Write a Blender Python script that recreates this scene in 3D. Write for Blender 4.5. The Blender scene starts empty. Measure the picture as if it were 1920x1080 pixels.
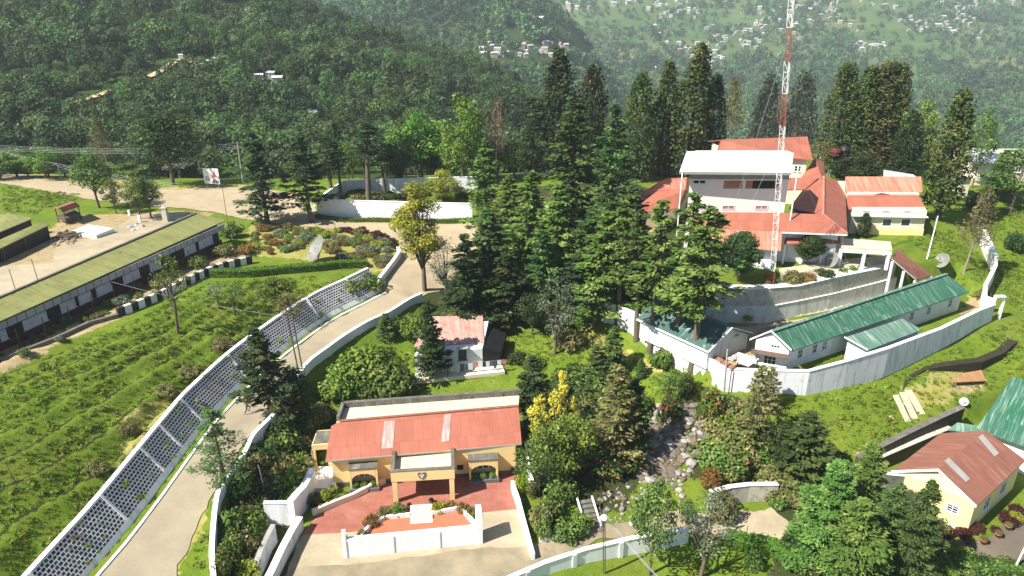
import bpy, math, random
import numpy as np
from mathutils import Vector
random.seed(7); RNG = np.random.default_rng(11)
SC = bpy.context.scene
COL = SC.collection
R = math.radians
# ------------------------------------------------------------------ camera
CZ, PITCH, F = 42.0, R(23.0), 1400.0
CP, SP = math.cos(PITCH), math.sin(PITCH)
def ray(px, py):
    u = (px-960.0)/F; v = (540.0-py)/F
    return (u, CP+v*SP, -SP+v*CP)
def A(px, py, z):
    d = ray(px, py); t = (z-CZ)/d[2]
    return (d[0]*t, d[1]*t, z)
def AY(px, py, y):
    d = ray(px, py); t = y/d[1]
    return (d[0]*t, y, CZ+d[2]*t)
def ZT(p, py):
    """height z at which the vertical through p shows on row py"""
    v = (540.0-py)/F
    return CZ + p[1]*(-SP+v*CP)/(CP+v*SP)
def depth(p): return p[1]*CP+(CZ-p[2])*SP
def mpp(p): return depth(p)/F
cam = bpy.data.cameras.new('camera'); camo = bpy.data.objects.new('camera', cam); COL.objects.link(camo)
cam.sensor_width = 36; cam.lens = 36*F/1920; cam.clip_end = 20000; cam.clip_start = .5
camo.location = (0, 0, CZ); camo.rotation_euler = (R(90)-PITCH, 0, 0)
SC.camera = camo
# ------------------------------------------------------------------ light
SUN = Vector((-1.0, -.56, 1.25)).normalized()
el = math.asin(SUN.z); az = math.atan2(SUN.x, SUN.y)
W = bpy.data.worlds.new('World'); SC.world = W; W.use_nodes = True
nt = W.node_tree; bg = nt.nodes['Background']
sky = nt.nodes.new('ShaderNodeTexSky'); sky.sky_type = 'NISHITA'; sky.sun_disc = False
sky.sun_elevation = el; sky.sun_rotation = az % (2*math.pi); sky.air_density = 1; sky.dust_density = 1.5; sky.altitude = 1500
nt.links.new(sky.outputs[0], bg.inputs[0]); bg.inputs[1].default_value = .065
sl = bpy.data.lights.new('sun', 'SUN'); so = bpy.data.objects.new('sun', sl); COL.objects.link(so)
sl.energy = 5.0; sl.angle = R(.55); sl.color = (1, .955, .87)
so.rotation_euler = SUN.to_track_quat('Z', 'Y').to_euler(); so.location = (-60, -20, 120)
SC.view_settings.view_transform = 'Standard'; SC.view_settings.look = 'None'; SC.view_settings.exposure = 1.1
SC.view_settings.gamma = 1
SC.cycles.max_bounces = 6; SC.cycles.transparent_max_bounces = 4; SC.cycles.volume_bounces = 0
SC.cycles.use_denoising = True
# ------------------------------------------------------------------ materials
def newmat(name):
    m = bpy.data.materials.new(name); m.use_nodes = True
    n = m.node_tree; b = n.nodes['Principled BSDF']
    return m, n, b
def N(n, t, **k):
    x = n.nodes.new(t)
    for a, v in k.items(): setattr(x, a, v)
    return x
def rgba(c): return (c[0], c[1], c[2], 1)
def mixc(n, fac, a, b):
    m = N(n, 'ShaderNodeMix', data_type='RGBA')
    for s, v in ((m.inputs[0], fac), (m.inputs[6], a), (m.inputs[7], b)):
        if isinstance(v, (int, float)): s.default_value = v
        elif isinstance(v, tuple): s.default_value = rgba(v)
        else: n.links.new(v, s)
    return m.outputs[2]
def mth(n, op, a, b=None, clamp=False):
    m = N(n, 'ShaderNodeMath', operation=op, use_clamp=clamp)
    for s, v in zip(m.inputs, (a, b)):
        if v is None: continue
        if isinstance(v, (int, float)): s.default_value = v
        else: n.links.new(v, s)
    return m.outputs[0]
def uvmap(n, sx=1, sy=1, obj=False):
    mp = N(n, 'ShaderNodeMapping'); mp.inputs['Scale'].default_value = (sx, sy, 1 if not obj else sx)
    if obj:
        t = N(n, 'ShaderNodeNewGeometry'); n.links.new(t.outputs['Position'], mp.inputs[0])
    else:
        t = N(n, 'ShaderNodeUVMap'); t.uv_map = 'uv'; n.links.new(t.outputs[0], mp.inputs[0])
    return mp.outputs[0]
def noise(n, vec, scale=1, detail=5, rough=.6, lo=.35, hi=.65):
    t = N(n, 'ShaderNodeTexNoise'); t.inputs['Scale'].default_value = scale; t.inputs['Detail'].default_value = detail
    t.inputs['Roughness'].default_value = rough; n.links.new(vec, t.inputs['Vector'])
    r = N(n, 'ShaderNodeMapRange'); r.inputs[1].default_value = lo; r.inputs[2].default_value = hi
    n.links.new(t.outputs[0], r.inputs[0]); return r.outputs[0]
def bump(n, b, h, strength=.4, dist=.05):
    x = N(n, 'ShaderNodeBump'); x.inputs['Strength'].default_value = strength; x.inputs['Distance'].default_value = dist
    n.links.new(h, x.inputs['Height']); n.links.new(x.outputs[0], b.inputs['Normal'])
def surf(name, col, var=None, vs=.5, streak=None, sv=(3, .35), slo=.5, shi=.72, spot=None, sp=(1.5, .62, .7), rough=.75, bmp=.3, corr=0, spec=.25):
    """plain surface: base colour, broad variation, streaks along v (uv in metres), spots; real corrugation bump"""
    m, n, b = newmat(name); uv = uvmap(n); c = rgba(col)
    base = tuple(col)
    f = noise(n, uv, vs, 6, .65, .3, .7); out = mixc(n, f, base, tuple(var if var else [x*.82 for x in col]))
    if streak:
        f = noise(n, uvmap(n, sv[0], sv[1]), 1, 5, .7, slo, shi); out = mixc(n, f, out, tuple(streak))
    if spot:
        f = noise(n, uv, sp[0], 8, .75, sp[1], sp[2]); out = mixc(n, f, out, tuple(spot))
    if corr:
        lp = N(n, 'ShaderNodeTexBrick'); n.links.new(uv, lp.inputs[0]); lp.offset = .5
        for k_, v_ in (('Scale', 1), ('Brick Width', .85), ('Row Height', 2.3), ('Mortar Size', .014), ('Mortar Smooth', .3)): lp.inputs[k_].default_value = v_
        lp.inputs[1].default_value = (0,0,0,1); lp.inputs[2].default_value = (.22,.22,.22,1); lp.inputs[3].default_value = (.62,.62,.62,1)
        out = mixc(n, lp.outputs[0], out, tuple(x*.45 for x in (streak or col)))
    n.links.new(out, b.inputs['Base Color']); b.inputs['Roughness'].default_value = rough
    b.inputs['Specular IOR Level'].default_value = spec
    if corr:
        wv = N(n, 'ShaderNodeTexWave', wave_type='BANDS', bands_direction='X'); wv.inputs['Scale'].default_value = corr
        n.links.new(uv, wv.inputs[0]); bump(n, b, wv.outputs[0], .22, .02)
    elif bmp:
        bump(n, b, noise(n, uv, 9, 6, .7, 0, 1), bmp, .03)
    return m
def leafmat(name, ca, cb, cc=None, trans=.28, rough=.5, var=.35, sat=1.0, gain=1.38, patch=0, isl=.5):
    ca, cb = [x*gain for x in ca], [x*gain for x in cb]; cc = [x*gain for x in cc] if cc else None
    m, n, b = newmat(name); out = n.nodes['Material Output']
    at = N(n, 'ShaderNodeAttribute', attribute_name='tint'); oi = N(n, 'ShaderNodeObjectInfo')
    c = mixc(n, at.outputs['Fac'], tuple(ca), tuple(cb))
    if cc: c = mixc(n, mth(n, 'MULTIPLY', mth(n, 'GREATER_THAN', at.outputs['Fac'], .86), .8), c, tuple(cc))
    if patch:
        f = noise(n, oi.outputs['Location'], patch, 4, .6, .38, .62); c = mixc(n, mth(n, 'MULTIPLY', f, .75), c, (cb[0]*1.12, cb[1]*1.2, cb[2]*1.1))
        f = noise(n, oi.outputs['Location'], patch*2.7, 4, .6, .5, .62); c = mixc(n, mth(n, 'MULTIPLY', f, .8), c, (ca[0]*.5, ca[1]*.6, ca[2]*.7))
    hs = N(n, 'ShaderNodeHueSaturation'); n.links.new(c, hs.inputs['Color'])
    rp = N(n, 'ShaderNodeNewGeometry')
    v = mth(n, 'ADD', mth(n, 'MULTIPLY', oi.outputs['Random'], var), mth(n, 'MULTIPLY', rp.outputs['Random Per Island'], isl))
    v = mth(n, 'ADD', v, 1-var/2-isl/2); n.links.new(v, hs.inputs['Value'])
    h = mth(n, 'ADD', mth(n, 'MULTIPLY', oi.outputs['Random'], .05), .475); n.links.new(h, hs.inputs['Hue']); hs.inputs['Saturation'].default_value = sat
    n.links.new(hs.outputs[0], b.inputs['Base Color']); b.inputs['Roughness'].default_value = rough; b.inputs['Specular IOR Level'].default_value = .15
    tr = N(n, 'ShaderNodeBsdfTranslucent'); n.links.new(hs.outputs[0], tr.inputs[0])
    mx = N(n, 'ShaderNodeMixShader'); mx.inputs[0].default_value = trans
    n.links.new(b.outputs[0], mx.inputs[1]); n.links.new(tr.outputs[0], mx.inputs[2]); n.links.new(mx.outputs[0], out.inputs[0])
    return m
# ------------------------------------------------------------------ geometry
def vadd(a, b): return (a[0]+b[0], a[1]+b[1], a[2]+b[2])
def vsub(a, b): return (a[0]-b[0], a[1]-b[1], a[2]-b[2])
def vmul(a, s): return (a[0]*s, a[1]*s, a[2]*s)
def lerp(a, b, t): return tuple(x+(y-x)*t for x, y in zip(a, b))
def up(p, h): return (p[0], p[1], p[2]+h)
def at_z(p, z): return (p[0], p[1], z)
class G:
    def __init__(s): s.v = []; s.f = []; s.m = []; s.sm = []
    def face(s, pts, m=0, smooth=False):
        i = len(s.v); s.v += [tuple(p) for p in pts]; s.f.append(tuple(range(i, i+len(pts)))); s.m.append(m); s.sm.append(smooth)
    def raw(s, vs, fs, m=0, smooth=False):
        i = len(s.v); s.v += [tuple(p) for p in vs]
        for f in fs: s.f.append(tuple(k+i for k in f)); s.m.append(m); s.sm.append(smooth)
    def hexa(s, lo, hi, m=0):
        """two quads (same order, ccw from above): bottom and top"""
        n = len(lo); vs = list(lo)+list(hi)
        fs = [tuple(range(n-1, -1, -1)), tuple(range(n, 2*n))]+[(i, (i+1) % n, n+(i+1) % n, n+i) for i in range(n)]
        s.raw(vs, fs, m); return s
    def prism(s, poly, z0, z1, m=0):
        a = sum(poly[i][0]*poly[(i+1) % len(poly)][1]-poly[(i+1) % len(poly)][0]*poly[i][1] for i in range(len(poly)))
        if a < 0: poly = poly[::-1]
        return s.hexa([(p[0], p[1], z0) for p in poly], [(p[0], p[1], z1) for p in poly], m)
    def slab(s, q, t=.12, m=0):
        """roof slab under a top quad/polygon"""
        a, b, c = Vector(q[0]), Vector(q[1]), Vector(q[2]); nn = (b-a).cross(c-a)
        if nn.z < 0: q = q[::-1]
        return s.hexa([up(p, -t) for p in q], q, m)
    def box(s, c, size, rz=0, m=0):
        x, y, z = size; ca, sa = math.cos(rz), math.sin(rz)
        q = [(c[0]+dx*ca-dy*sa, c[1]+dx*sa+dy*ca) for dx, dy in ((-x/2, -y/2), (x/2, -y/2), (x/2, y/2), (-x/2, y/2))]
        return s.prism(q, c[2], c[2]+z, m)
    def bar(s, a, b, w, h, m=0):
        """rectangular bar from a to b, w wide (horizontal), h high, resting on the line a-b"""
        a, b = Vector(a), Vector(b); d = (b-a); hz = Vector((d.x, d.y, 0))
        if hz.length < 1e-6: return s.box(a, (w, w, d.z))
        sd = Vector((-hz.y, hz.x, 0)).normalized()*(w/2); u = Vector((0, 0, h))
        return s.hexa([a+sd, a-sd, b-sd, b+sd], [a+sd+u, a-sd+u, b-sd+u, b+sd+u], m)
    def tube(s, pts, rad, seg=6, m=0, cap=True, smooth=True):
        pts = [Vector(p) for p in pts]; n = len(pts)
        if isinstance(rad, (int, float)): rad = [rad]*n
        rings = []
        for i, p in enumerate(pts):
            d = (pts[min(i+1, n-1)]-pts[max(i-1, 0)]).normalized()
            x = d.cross(Vector((0, 0, 1)) if abs(d.z) < .95 else Vector((1, 0, 0))).normalized(); y = d.cross(x)
            rings.append([p+(x*math.cos(2*math.pi*k/seg)+y*math.sin(2*math.pi*k/seg))*rad[i] for k in range(seg)])
        vs = [v for r in rings for v in r]
        fs = [(i*seg+k, i*seg+(k+1) % seg, (i+1)*seg+(k+1) % seg, (i+1)*seg+k) for i in range(n-1) for k in range(seg)]
        s.raw(vs, fs, m, smooth)
        if cap: s.raw(rings[0][::-1], [tuple(range(seg))], m); s.raw(rings[-1], [tuple(range(seg))], m)
        return s
    def lathe(s, c, prof, seg=16, m=0, smooth=True):
        vs = [(c[0]+r*math.cos(2*math.pi*k/seg), c[1]+r*math.sin(2*math.pi*k/seg), c[2]+z) for r, z in prof for k in range(seg)]
        fs = [(i*seg+k, i*seg+(k+1) % seg, (i+1)*seg+(k+1) % seg, (i+1)*seg+k) for i in range(len(prof)-1) for k in range(seg)]
        s.raw(vs, fs, m, smooth); return s
def finish_mesh(me, uv=True, planar=False):
    if uv and len(me.polygons):
        co = np.empty(len(me.vertices)*3, np.float32); me.vertices.foreach_get('co', co); co = co.reshape(-1, 3)
        li = np.empty(len(me.loops), np.int32); me.loops.foreach_get('vertex_index', li)
        nf = len(me.polygons); lt = np.empty(nf, np.int32); me.polygons.foreach_get('loop_total', lt)
        nm = np.empty(nf*3, np.float32); me.polygons.foreach_get('normal', nm); nm = nm.reshape(-1, 3)
        t = np.stack([-nm[:, 1], nm[:, 0], np.zeros(nf)], 1); l = np.linalg.norm(t, axis=1)
        flat = (l < .05) | planar; nm[flat] = (0, 0, 1); t[flat] = (1, 0, 0); l[flat] = 1; t /= l[:, None]
        bt = np.cross(nm, t); fi = np.repeat(np.arange(nf), lt); p = co[li]
        u = np.stack([(p*t[fi]).sum(1), (p*bt[fi]).sum(1)], 1).astype(np.float32)
        ul = me.uv_layers.new(name='uv'); ul.data.foreach_set('uv', u.ravel())
def mesh_obj(name, g, mats, origin=(0, 0, 0), parent=None):
    me = bpy.data.meshes.new(name); o0 = Vector(origin)
    me.from_pydata([(v[0]-o0.x, v[1]-o0.y, v[2]-o0.z) for v in g.v], [], g.f)
    if not isinstance(mats, (list, tuple)): mats = [mats]
    for m in mats: me.materials.append(m)
    if len(mats) > 1: me.polygons.foreach_set('material_index', g.m)
    if any(g.sm): me.polygons.foreach_set('use_smooth', g.sm)
    me.update(); finish_mesh(me)
    o = bpy.data.objects.new(name, me); COL.objects.link(o)
    if parent: o.parent = parent
    else: o.location = origin
    return o
def tag(o, label=None, cat=None, group=None, kind=None):
    if label: o['label'] = label
    if cat: o['category'] = cat
    if group: o['group'] = group
    if kind: o['kind'] = kind
    return o
class T:
    """a thing: Empty at its base and its parts"""
    def __init__(s, name, label, cat, loc, group=None):
        s.o = bpy.data.objects.new(name, None); COL.objects.link(s.o); s.o.location = loc; s.loc = tuple(loc); s.o.empty_display_size = .3
        tag(s.o, label, cat, group)
    def part(s, name, g, mats, parent=None, label=None):
        o = mesh_obj(name, g, mats, s.loc, parent or s.o)
        if label: o['label'] = label
        return o
def solo(name, g, mats, label, cat, loc=None, group=None, kind=None):
    if loc is None: loc = np.array(g.v).mean(0); loc[2] = min(v[2] for v in g.v)
    o = mesh_obj(name, g, mats, loc); tag(o, label, cat, group, kind); return o
# 2-D helpers
def poly_sd(X, Y, poly):
    """signed distance to polygon, positive inside"""
    P = np.array(poly)[:, :2]; n = len(P); ins = np.zeros(X.shape, bool); d2 = np.full(X.shape, 1e18)
    for i in range(n):
        a, b = P[i], P[(i+1) % n]; e = b-a
        t = np.clip(((X-a[0])*e[0]+(Y-a[1])*e[1])/(e@e+1e-12), 0, 1)
        d2 = np.minimum(d2, (X-a[0]-t*e[0])**2+(Y-a[1]-t*e[1])**2)
        c = ((a[1] > Y) != (b[1] > Y))
        with np.errstate(divide='ignore', invalid='ignore'):
            ins ^= c & (X < (b[0]-a[0])*(Y-a[1])/(b[1]-a[1]+1e-15)+a[0])
    d = np.sqrt(d2); return np.where(ins, d, -d)
def line_d(X, Y, pts):
    """distance to polyline and interpolated z of the nearest point"""
    P = np.array(pts, float); best = np.full(X.shape, 1e18); zz = np.zeros(X.shape)
    for i in range(len(P)-1):
        a, b = P[i], P[i+1]; e = b-a; q = e[:2]@e[:2]+1e-12
        t = np.clip(((X-a[0])*e[0]+(Y-a[1])*e[1])/q, 0, 1)
        d2 = (X-a[0]-t*e[0])**2+(Y-a[1]-t*e[1])**2; k = d2 < best
        best = np.where(k, d2, best); zz = np.where(k, a[2]+t*e[2], zz)
    return np.sqrt(best), zz
class TPS:
    def __init__(s, pts, lam=.02):
        P = np.array(pts, float); s.c = P[:, :2]; n = len(P)
        s.sc = np.abs(s.c).max(); c = s.c/s.sc
        d = np.linalg.norm(c[:, None]-c[None], axis=2); K = s.U(d)+np.eye(n)*lam*1e-3
        Q = np.c_[np.ones(n), c]; M = np.block([[K, Q], [Q.T, np.zeros((3, 3))]])
        s.w = np.linalg.solve(M, np.r_[P[:, 2], 0, 0, 0])
    @staticmethod
    def U(d): return np.where(d > 1e-9, d*d*np.log(np.maximum(d, 1e-9)), 0)
    def __call__(s, X, Y):
        sh = X.shape; x = X.ravel()/s.sc; y = Y.ravel()/s.sc; c = s.c/s.sc; n = len(c)
        z = s.w[n]+s.w[n+1]*x+s.w[n+2]*y
        for i in range(n): z = z+s.w[i]*s.U(np.hypot(x-c[i, 0], y-c[i, 1]))
        return z.reshape(sh)
def vnoise(X, Y, scale, seed=0, octv=4):
    """value noise in [-1,1]"""
    r = np.random.default_rng(seed); out = np.zeros(X.shape); amp = 1; tot = 0
    for o in range(octv):
        T_ = r.uniform(-1, 1, (256, 256)); x = X/scale*2**o+37.3*o; y = Y/scale*2**o+11.7*o
        xi = np.floor(x).astype(int); yi = np.floor(y).astype(int); fx = x-xi; fy = y-yi
        fx = fx*fx*(3-2*fx); fy = fy*fy*(3-2*fy); g = lambda a, b: T_[a & 255, b & 255]
        out += amp*((g(xi, yi)*(1-fx)+g(xi+1, yi)*fx)*(1-fy)+(g(xi, yi+1)*(1-fx)+g(xi+1, yi+1)*fx)*fy)
        tot += amp; amp *= .5
    return out/tot
def sstep(x): x = np.clip(x, 0, 1); return x*x*(3-2*x)
# ------------------------------------------------------------------ key lines (pixel of the photo, height) -> world
STRIP = [A(*p) for p in ((-70,1370,.2),(58,1206,.8),(162,1079,1.4),(240,985,2.0),(367,815,2.9),(405,770,3.15),(485,692,3.52),(600,605,4.0),(670,568,4.3),(712,546,4.5))]
PAR = [A(*p) for p in ((420,1300,1.6),(409,1150,2.2),(404,1079,2.6),(401,1022,2.9),(410,930,3.3),(425,905,3.4),(462,847,3.8),(480,812,4.0),(525,765,4.25),(572,687,4.6),(615,652,4.8),(650,627,4.95),(692,602,5.1),(730,585,5.25),(767,562,5.4),(792,550,5.5))]
PARB = [up(p, -.9) for p in PAR]
def off(line, d):
    """polyline moved d to its left, heights kept"""
    out = []
    for i, p in enumerate(line):
        a, b = line[max(i-1, 0)], line[min(i+1, len(line)-1)]
        e = Vector((b[0]-a[0], b[1]-a[1])).normalized(); out.append((p[0]-e.y*d, p[1]+e.x*d, p[2]))
    return out
LBOT = [up(p, .55) for p in off(STRIP, .08)]
LTOP = [up(p, 2.7) for p in off(STRIP, 1.75)]
rampC = [lerp(STRIP[k], PARB[j], .5) for k, j in ((0,0),(1,1),(2,2),(3,4),(4,6),(5,7),(6,8),(7,11),(8,12),(9,14))]
RAMP = STRIP+PARB[::-1]
C = [A(*p) for p in (
 (-60,338,7),(60,338,6.8),(0,360,6.8),(150,358,6.5),(250,365,6.2),(350,352,6),(320,395,6),(430,375,5.7),(560,365,5.5),(560,415,5.3),(700,400,5.4),(700,428,5.2),(830,425,5.1),(880,440,5.0),(840,480,4.9),(790,530,4.65),(880,410,5.6),(740,410,5.5),(600,402,5.5),
 (620,372,6.4),(740,368,6.6),(880,366,7),(660,352,7),(880,345,7.4),(480,340,5.6),
 (0,655,7.0),(100,617,7),(200,577,7),(300,532,7),(420,470,6.8),(100,480,7),(250,430,6.6),(0,530,7),(50,430,7),(20,400,7),(150,410,6.7),
 (560,440,6.1),(680,450,5.6),(720,470,5.3),(600,490,6),(500,500,6.3),(640,520,5.7),(690,505,5.4),(480,560,6.3),(560,560,5.9),
 (240,640,6.8),(120,760,6.4),(0,760,6.8),(300,600,6.9),(420,560,6.7),(-60,900,6.6),
 (900,500,4.3),(1000,480,5.4),(1100,450,7.3),(1150,400,8.8),(1200,370,9.4),(1000,400,7.2),(980,340,8),(1100,340,9),
 (980,620,2.5),(1000,650,2.3),(1100,620,3.1),(1150,660,2.8),(1240,700,2.6),(1100,570,4.1),(1200,650,3.6),(1290,700,3.3),(1350,738,3.0),(900,590,2.6),(850,560,3.2),
 (640,700,2.2),(740,720,1.3),(700,660,2.9),(790,600,3.0),(960,700,1.2),(700,750,.9),(980,740,.7),
 (560,760,1.3),(520,850,.6),(470,960,.4),(440,1060,.4),(560,880,.2),(430,980,.7),
 (1050,760,.8),(1150,800,.8),(1100,900,.1),(1010,870,0),(1190,720,1.7),
 (1220,880,.4),(1290,790,2.4),(1240,830,1.3),(1330,860,.9),
 (1440,750,3.2),(1500,745,3.3),(1600,705,3.6),(1750,655,4.2),(1850,612,4.7),(1900,600,4.6),(1500,800,1.9),(1620,740,2.9),(1700,780,1.4),(1800,700,2.4),(1640,850,.3),(1560,830,.9),(1400,800,1.7),(1450,900,0),(1900,680,2.6),
 (1500,1000,-.5),(1350,980,-.3),(1100,1010,-.1),(1300,1066,-1.2),(1200,1078,-1.1),(1700,1080,-1.2),(1850,1060,-1.0),(1900,900,-.5),(1420,1050,-1.1),
 (800,1075,-.3),(1000,1075,-.3),(600,1075,-.2),
 (1880,500,6.3),(1910,440,7.3),(1800,430,8.6),(1870,390,8.4),(1760,470,8.6),(1720,440,9.3),(1800,480,7.8),(1820,540,6.2),(1890,560,5.3),
 (1400,330,9.5),(1600,330,9.4),(1750,330,9),(1500,300,9.5),(1250,330,9.5),(1850,330,9))]
C += [(-200,150,3),(-120,152,2),(-50,158,0),(0,155,2),(40,158,4),(-200,190,-9),(-80,190,-9),(0,190,-10),(60,180,-5),(90,165,2),(140,160,2),(90,210,-28),(160,210,-28),
      (-220,260,-20),(0,260,-25),(200,260,-55),(-220,90,8),(-110,90,7.5),(-110,60,7),(120,100,6),(140,60,3),(110,40,0),(-80,34,3),(0,28,-.5),(60,30,-1.5),(-150,30,4)]
hbase = TPS(C, .05)
def pz(pts, z): return [A(px, py, z) for px, py in pts]
YARD = pz(((545,1130),(560,985),(612,905),(600,840),(640,800),(985,770),(1010,900),(1045,1010),(1000,1085),(1000,1140)), 0.0)
T1PX = ((1225,566,7.5),(1323,571,7.5),(1400,573,7.5),(1440,572,7.5),(1493,562,7.5),(1560,548,7.5),(1620,533,7.5),(1676,517,7.5))
BARR = [A(*p) for p in ((1120,556,5.2),(1215,612,5.2),(1330,690,5.0),(1440,712,5),(1560,680,5),(1850,575,5.4),(1790,520,5.6))]+off([A(*p) for p in T1PX], .3)[::-1]+[A(1190,560,5.3)]
TERR = off([A(*p) for p in T1PX], 1.05)+[A(*p) for p in ((1690,470,9.4),(1745,440,9.4),(1760,380,9.4),(1740,330,9.5),(1560,285,9.5),(1350,290,9.5),(1200,320,9.5),(1170,390,9.4),(1200,460,9.4))]
HOUSE = [A(*p) for p in ((772,712,1.6),(945,700,1.6),(950,620,1.6),(800,615,1.6))]
RHOUSE = [A(*p) for p in ((1660,985,-.5),(1700,1020,-.5),(1840,1012,-.5),(2010,930,-.5),(1990,800,-.5),(1800,800,-.5),(1640,900,-.5))]
SHEET2 = [A(*p) for p in ((1600,880,-.4),(1800,800,-.4),(1880,760,-.4),(2000,700,-.4),(2100,820,-.4),(1900,900,-.4))]
LAWNB = [A(-200,735,7), A(0,655,7), A(240,590,7), A(417,470,6.8)]
def row_phase(X, Y):
    d1, _ = line_d(X, Y, LTOP); d2, _ = line_d(X, Y, LAWNB)
    t = d1/(d1+d2+1e-6); k = t*9+vnoise(X, Y, 9, 5, 3)*.55; return k-np.floor(k), t
def hfun(X, Y):
    z = hbase(X, Y)
    # terraced rows of the left slope, between the stone revetment and the long building
    fr, t = row_phase(X, Y)
    lawn = [A(*p) for p in ((-120,1250,3.4),(60,1090,4),(270,830,5.6),(430,668,6.3),(600,572,6.6),(560,520,6.3),(480,520,6.4),(240,600,7),(0,668,7),(-200,740,7))]
    ml = sstep((poly_sd(X, Y, lawn)-.2)/1.5)
    row = np.where(fr < .84, fr/.84, 1-(fr-.84)/.16)
    z = z+ml*((row-.5)*.85+vnoise(X, Y, 2.2, 3, 3)*.16)
    for poly, zz, e in ((HOUSE, 1.6, .8), (BARR, 5.3, .25), (TERR, 9.45, .25), (RHOUSE, -.5, .6), (SHEET2, -.5, .6), (YARD, 0, .6)):
        z0 = z; sd = poly_sd(X, Y, poly); w = sstep((sd+e)/(2*e)); z = z*(1-w)+zz*w
    sd = poly_sd(X, Y, RAMP); _, zr = line_d(X, Y, rampC)
    w = np.clip(1+sd/1.75, 0, 1); z = z*(1-w)+zr*w
    return z
xs = np.concatenate([np.arange(-420, -96, 6), np.arange(-96, 100.01, .5), np.arange(106, 420, 6)])
ys = np.concatenate([np.arange(6, 34, 2), np.arange(34, 150, .5), np.arange(150, 290, 3)])
GX, GY = np.meshgrid(xs, ys); GZ = hfun(GX, GY)
far = np.clip((np.abs(GX)-100)/60, 0, 1)
GZ = GZ+vnoise(GX, GY, 3, 9, 3)*.08*(GZ < 1e9)
for poly in (YARD, BARR, TERR, RAMP):      # level where people walk
    pass
def H(x, y):
    i = np.clip(np.searchsorted(xs, x)-1, 0, len(xs)-2); j = np.clip(np.searchsorted(ys, y)-1, 0, len(ys)-2)
    fx = (x-xs[i])/(xs[i+1]-xs[i]); fy = (y-ys[j])/(ys[j+1]-ys[j])
    return (GZ[j, i]*(1-fx)+GZ[j, i+1]*fx)*(1-fy)+(GZ[j+1, i]*(1-fx)+GZ[j+1, i+1]*fx)*fy
def S(px, py):
    """point of the ground that shows at a pixel"""
    d = ray(px, py); t = np.concatenate([np.arange(35, 150, .15), np.arange(150, 330, 1)])
    x, y, z = d[0]*t, d[1]*t, CZ+d[2]*t; ok = np.where(z <= H(x, y))[0]; k = ok[0] if len(ok) else len(t)-1
    return (float(x[k]), float(y[k]), float(H(x[k], y[k])))
def onground(p, dz=0): return (p[0], p[1], float(H(p[0], p[1]))+dz)
def drape(name, poly, mat, offz=.05, step=.5, kind='structure', **kw):
    """a sheet over the ground with the outline poly"""
    bm = bmesh.new(); f = bm.faces.new([bm.verts.new((p[0], p[1], 0)) for p in poly])
    bmesh.ops.triangulate(bm, faces=bm.faces[:])
    x0, x1 = min(p[0] for p in poly), max(p[0] for p in poly); y0, y1 = min(p[1] for p in poly), max(p[1] for p in poly)
    for ax, lo, hi in ((0, x0, x1), (1, y0, y1)):
        k = math.ceil(lo/step)*step
        while k < hi:
            no = (1, 0, 0) if ax == 0 else (0, 1, 0); co = (k, 0, 0) if ax == 0 else (0, k, 0)
            bmesh.ops.bisect_plane(bm, geom=bm.verts[:]+bm.edges[:]+bm.faces[:], plane_co=co, plane_no=no); k += step
    bmesh.ops.remove_doubles(bm, verts=bm.verts[:], dist=.0005)
    P = np.array([v.co[:] for v in bm.verts]); Z = H(P[:, 0], P[:, 1])+offz
    for v, z in zip(bm.verts, Z): v.co.z = z
    bmesh.ops.recalc_face_normals(bm, faces=bm.faces[:])
    if sum(f.normal.z for f in bm.faces) < 0: bmesh.ops.reverse_faces(bm, faces=bm.faces[:])
    me = bpy.data.meshes.new(name); bm.to_mesh(me); bm.free(); me.materials.append(mat); finish_mesh(me, planar=True)
    o = bpy.data.objects.new(name, me); COL.objects.link(o); tag(o, kind=kind, **kw); return o
def smooth_line(pts, n=6):
    out = []
    for i in range(len(pts)-1):
        p0, p1, p2, p3 = pts[max(i-1, 0)], pts[i], pts[i+1], pts[min(i+2, len(pts)-1)]
        for k in range(n):
            t = k/n; out.append(tuple(.5*((2*b)+(-a+c)*t+(2*a-5*b+4*c-d)*t*t+(-a+3*b-3*c+d)*t**3) for a, b, c, d in zip(p0, p1, p2, p3)))
    out.append(tuple(pts[-1])); return out
def rough_poly(pts, amp=.25, seed=1, step=.7):
    r = random.Random(seed); out = []
    for i in range(len(pts)):
        a, b = pts[i], pts[(i+1) % len(pts)]; n = max(1, int(math.dist(a[:2], b[:2])/step))
        for k in range(n):
            q = lerp(a, b, k/n); out.append((q[0]+r.uniform(-amp, amp), q[1]+r.uniform(-amp, amp), q[2]))
    return out
import bmesh
def grid_mesh(name, X, Y, Z, mats, attrs={}):
    ny, nx = X.shape; me = bpy.data.meshes.new(name)
    co = np.stack([X, Y, Z], 2).reshape(-1, 3).astype(np.float32)
    i = np.arange(nx*ny).reshape(ny, nx); q = np.stack([i[:-1, :-1], i[:-1, 1:], i[1:, 1:], i[1:, :-1]], 2).reshape(-1, 4)
    me.vertices.add(len(co)); me.vertices.foreach_set('co', co.ravel()); me.loops.add(q.size); me.loops.foreach_set('vertex_index', q.ravel().astype(np.int32))
    me.polygons.add(len(q)); me.polygons.foreach_set('loop_start', np.arange(0, q.size, 4, dtype=np.int32))
    me.polygons.foreach_set('use_smooth', np.ones(len(q), bool)); me.update(calc_edges=True)
    for k, v in attrs.items():
        a = me.attributes.new(k, 'FLOAT', 'POINT'); a.data.foreach_set('value', v.ravel().astype(np.float32))
    me.materials.append(mats); o = bpy.data.objects.new(name, me); COL.objects.link(o); return o
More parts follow.
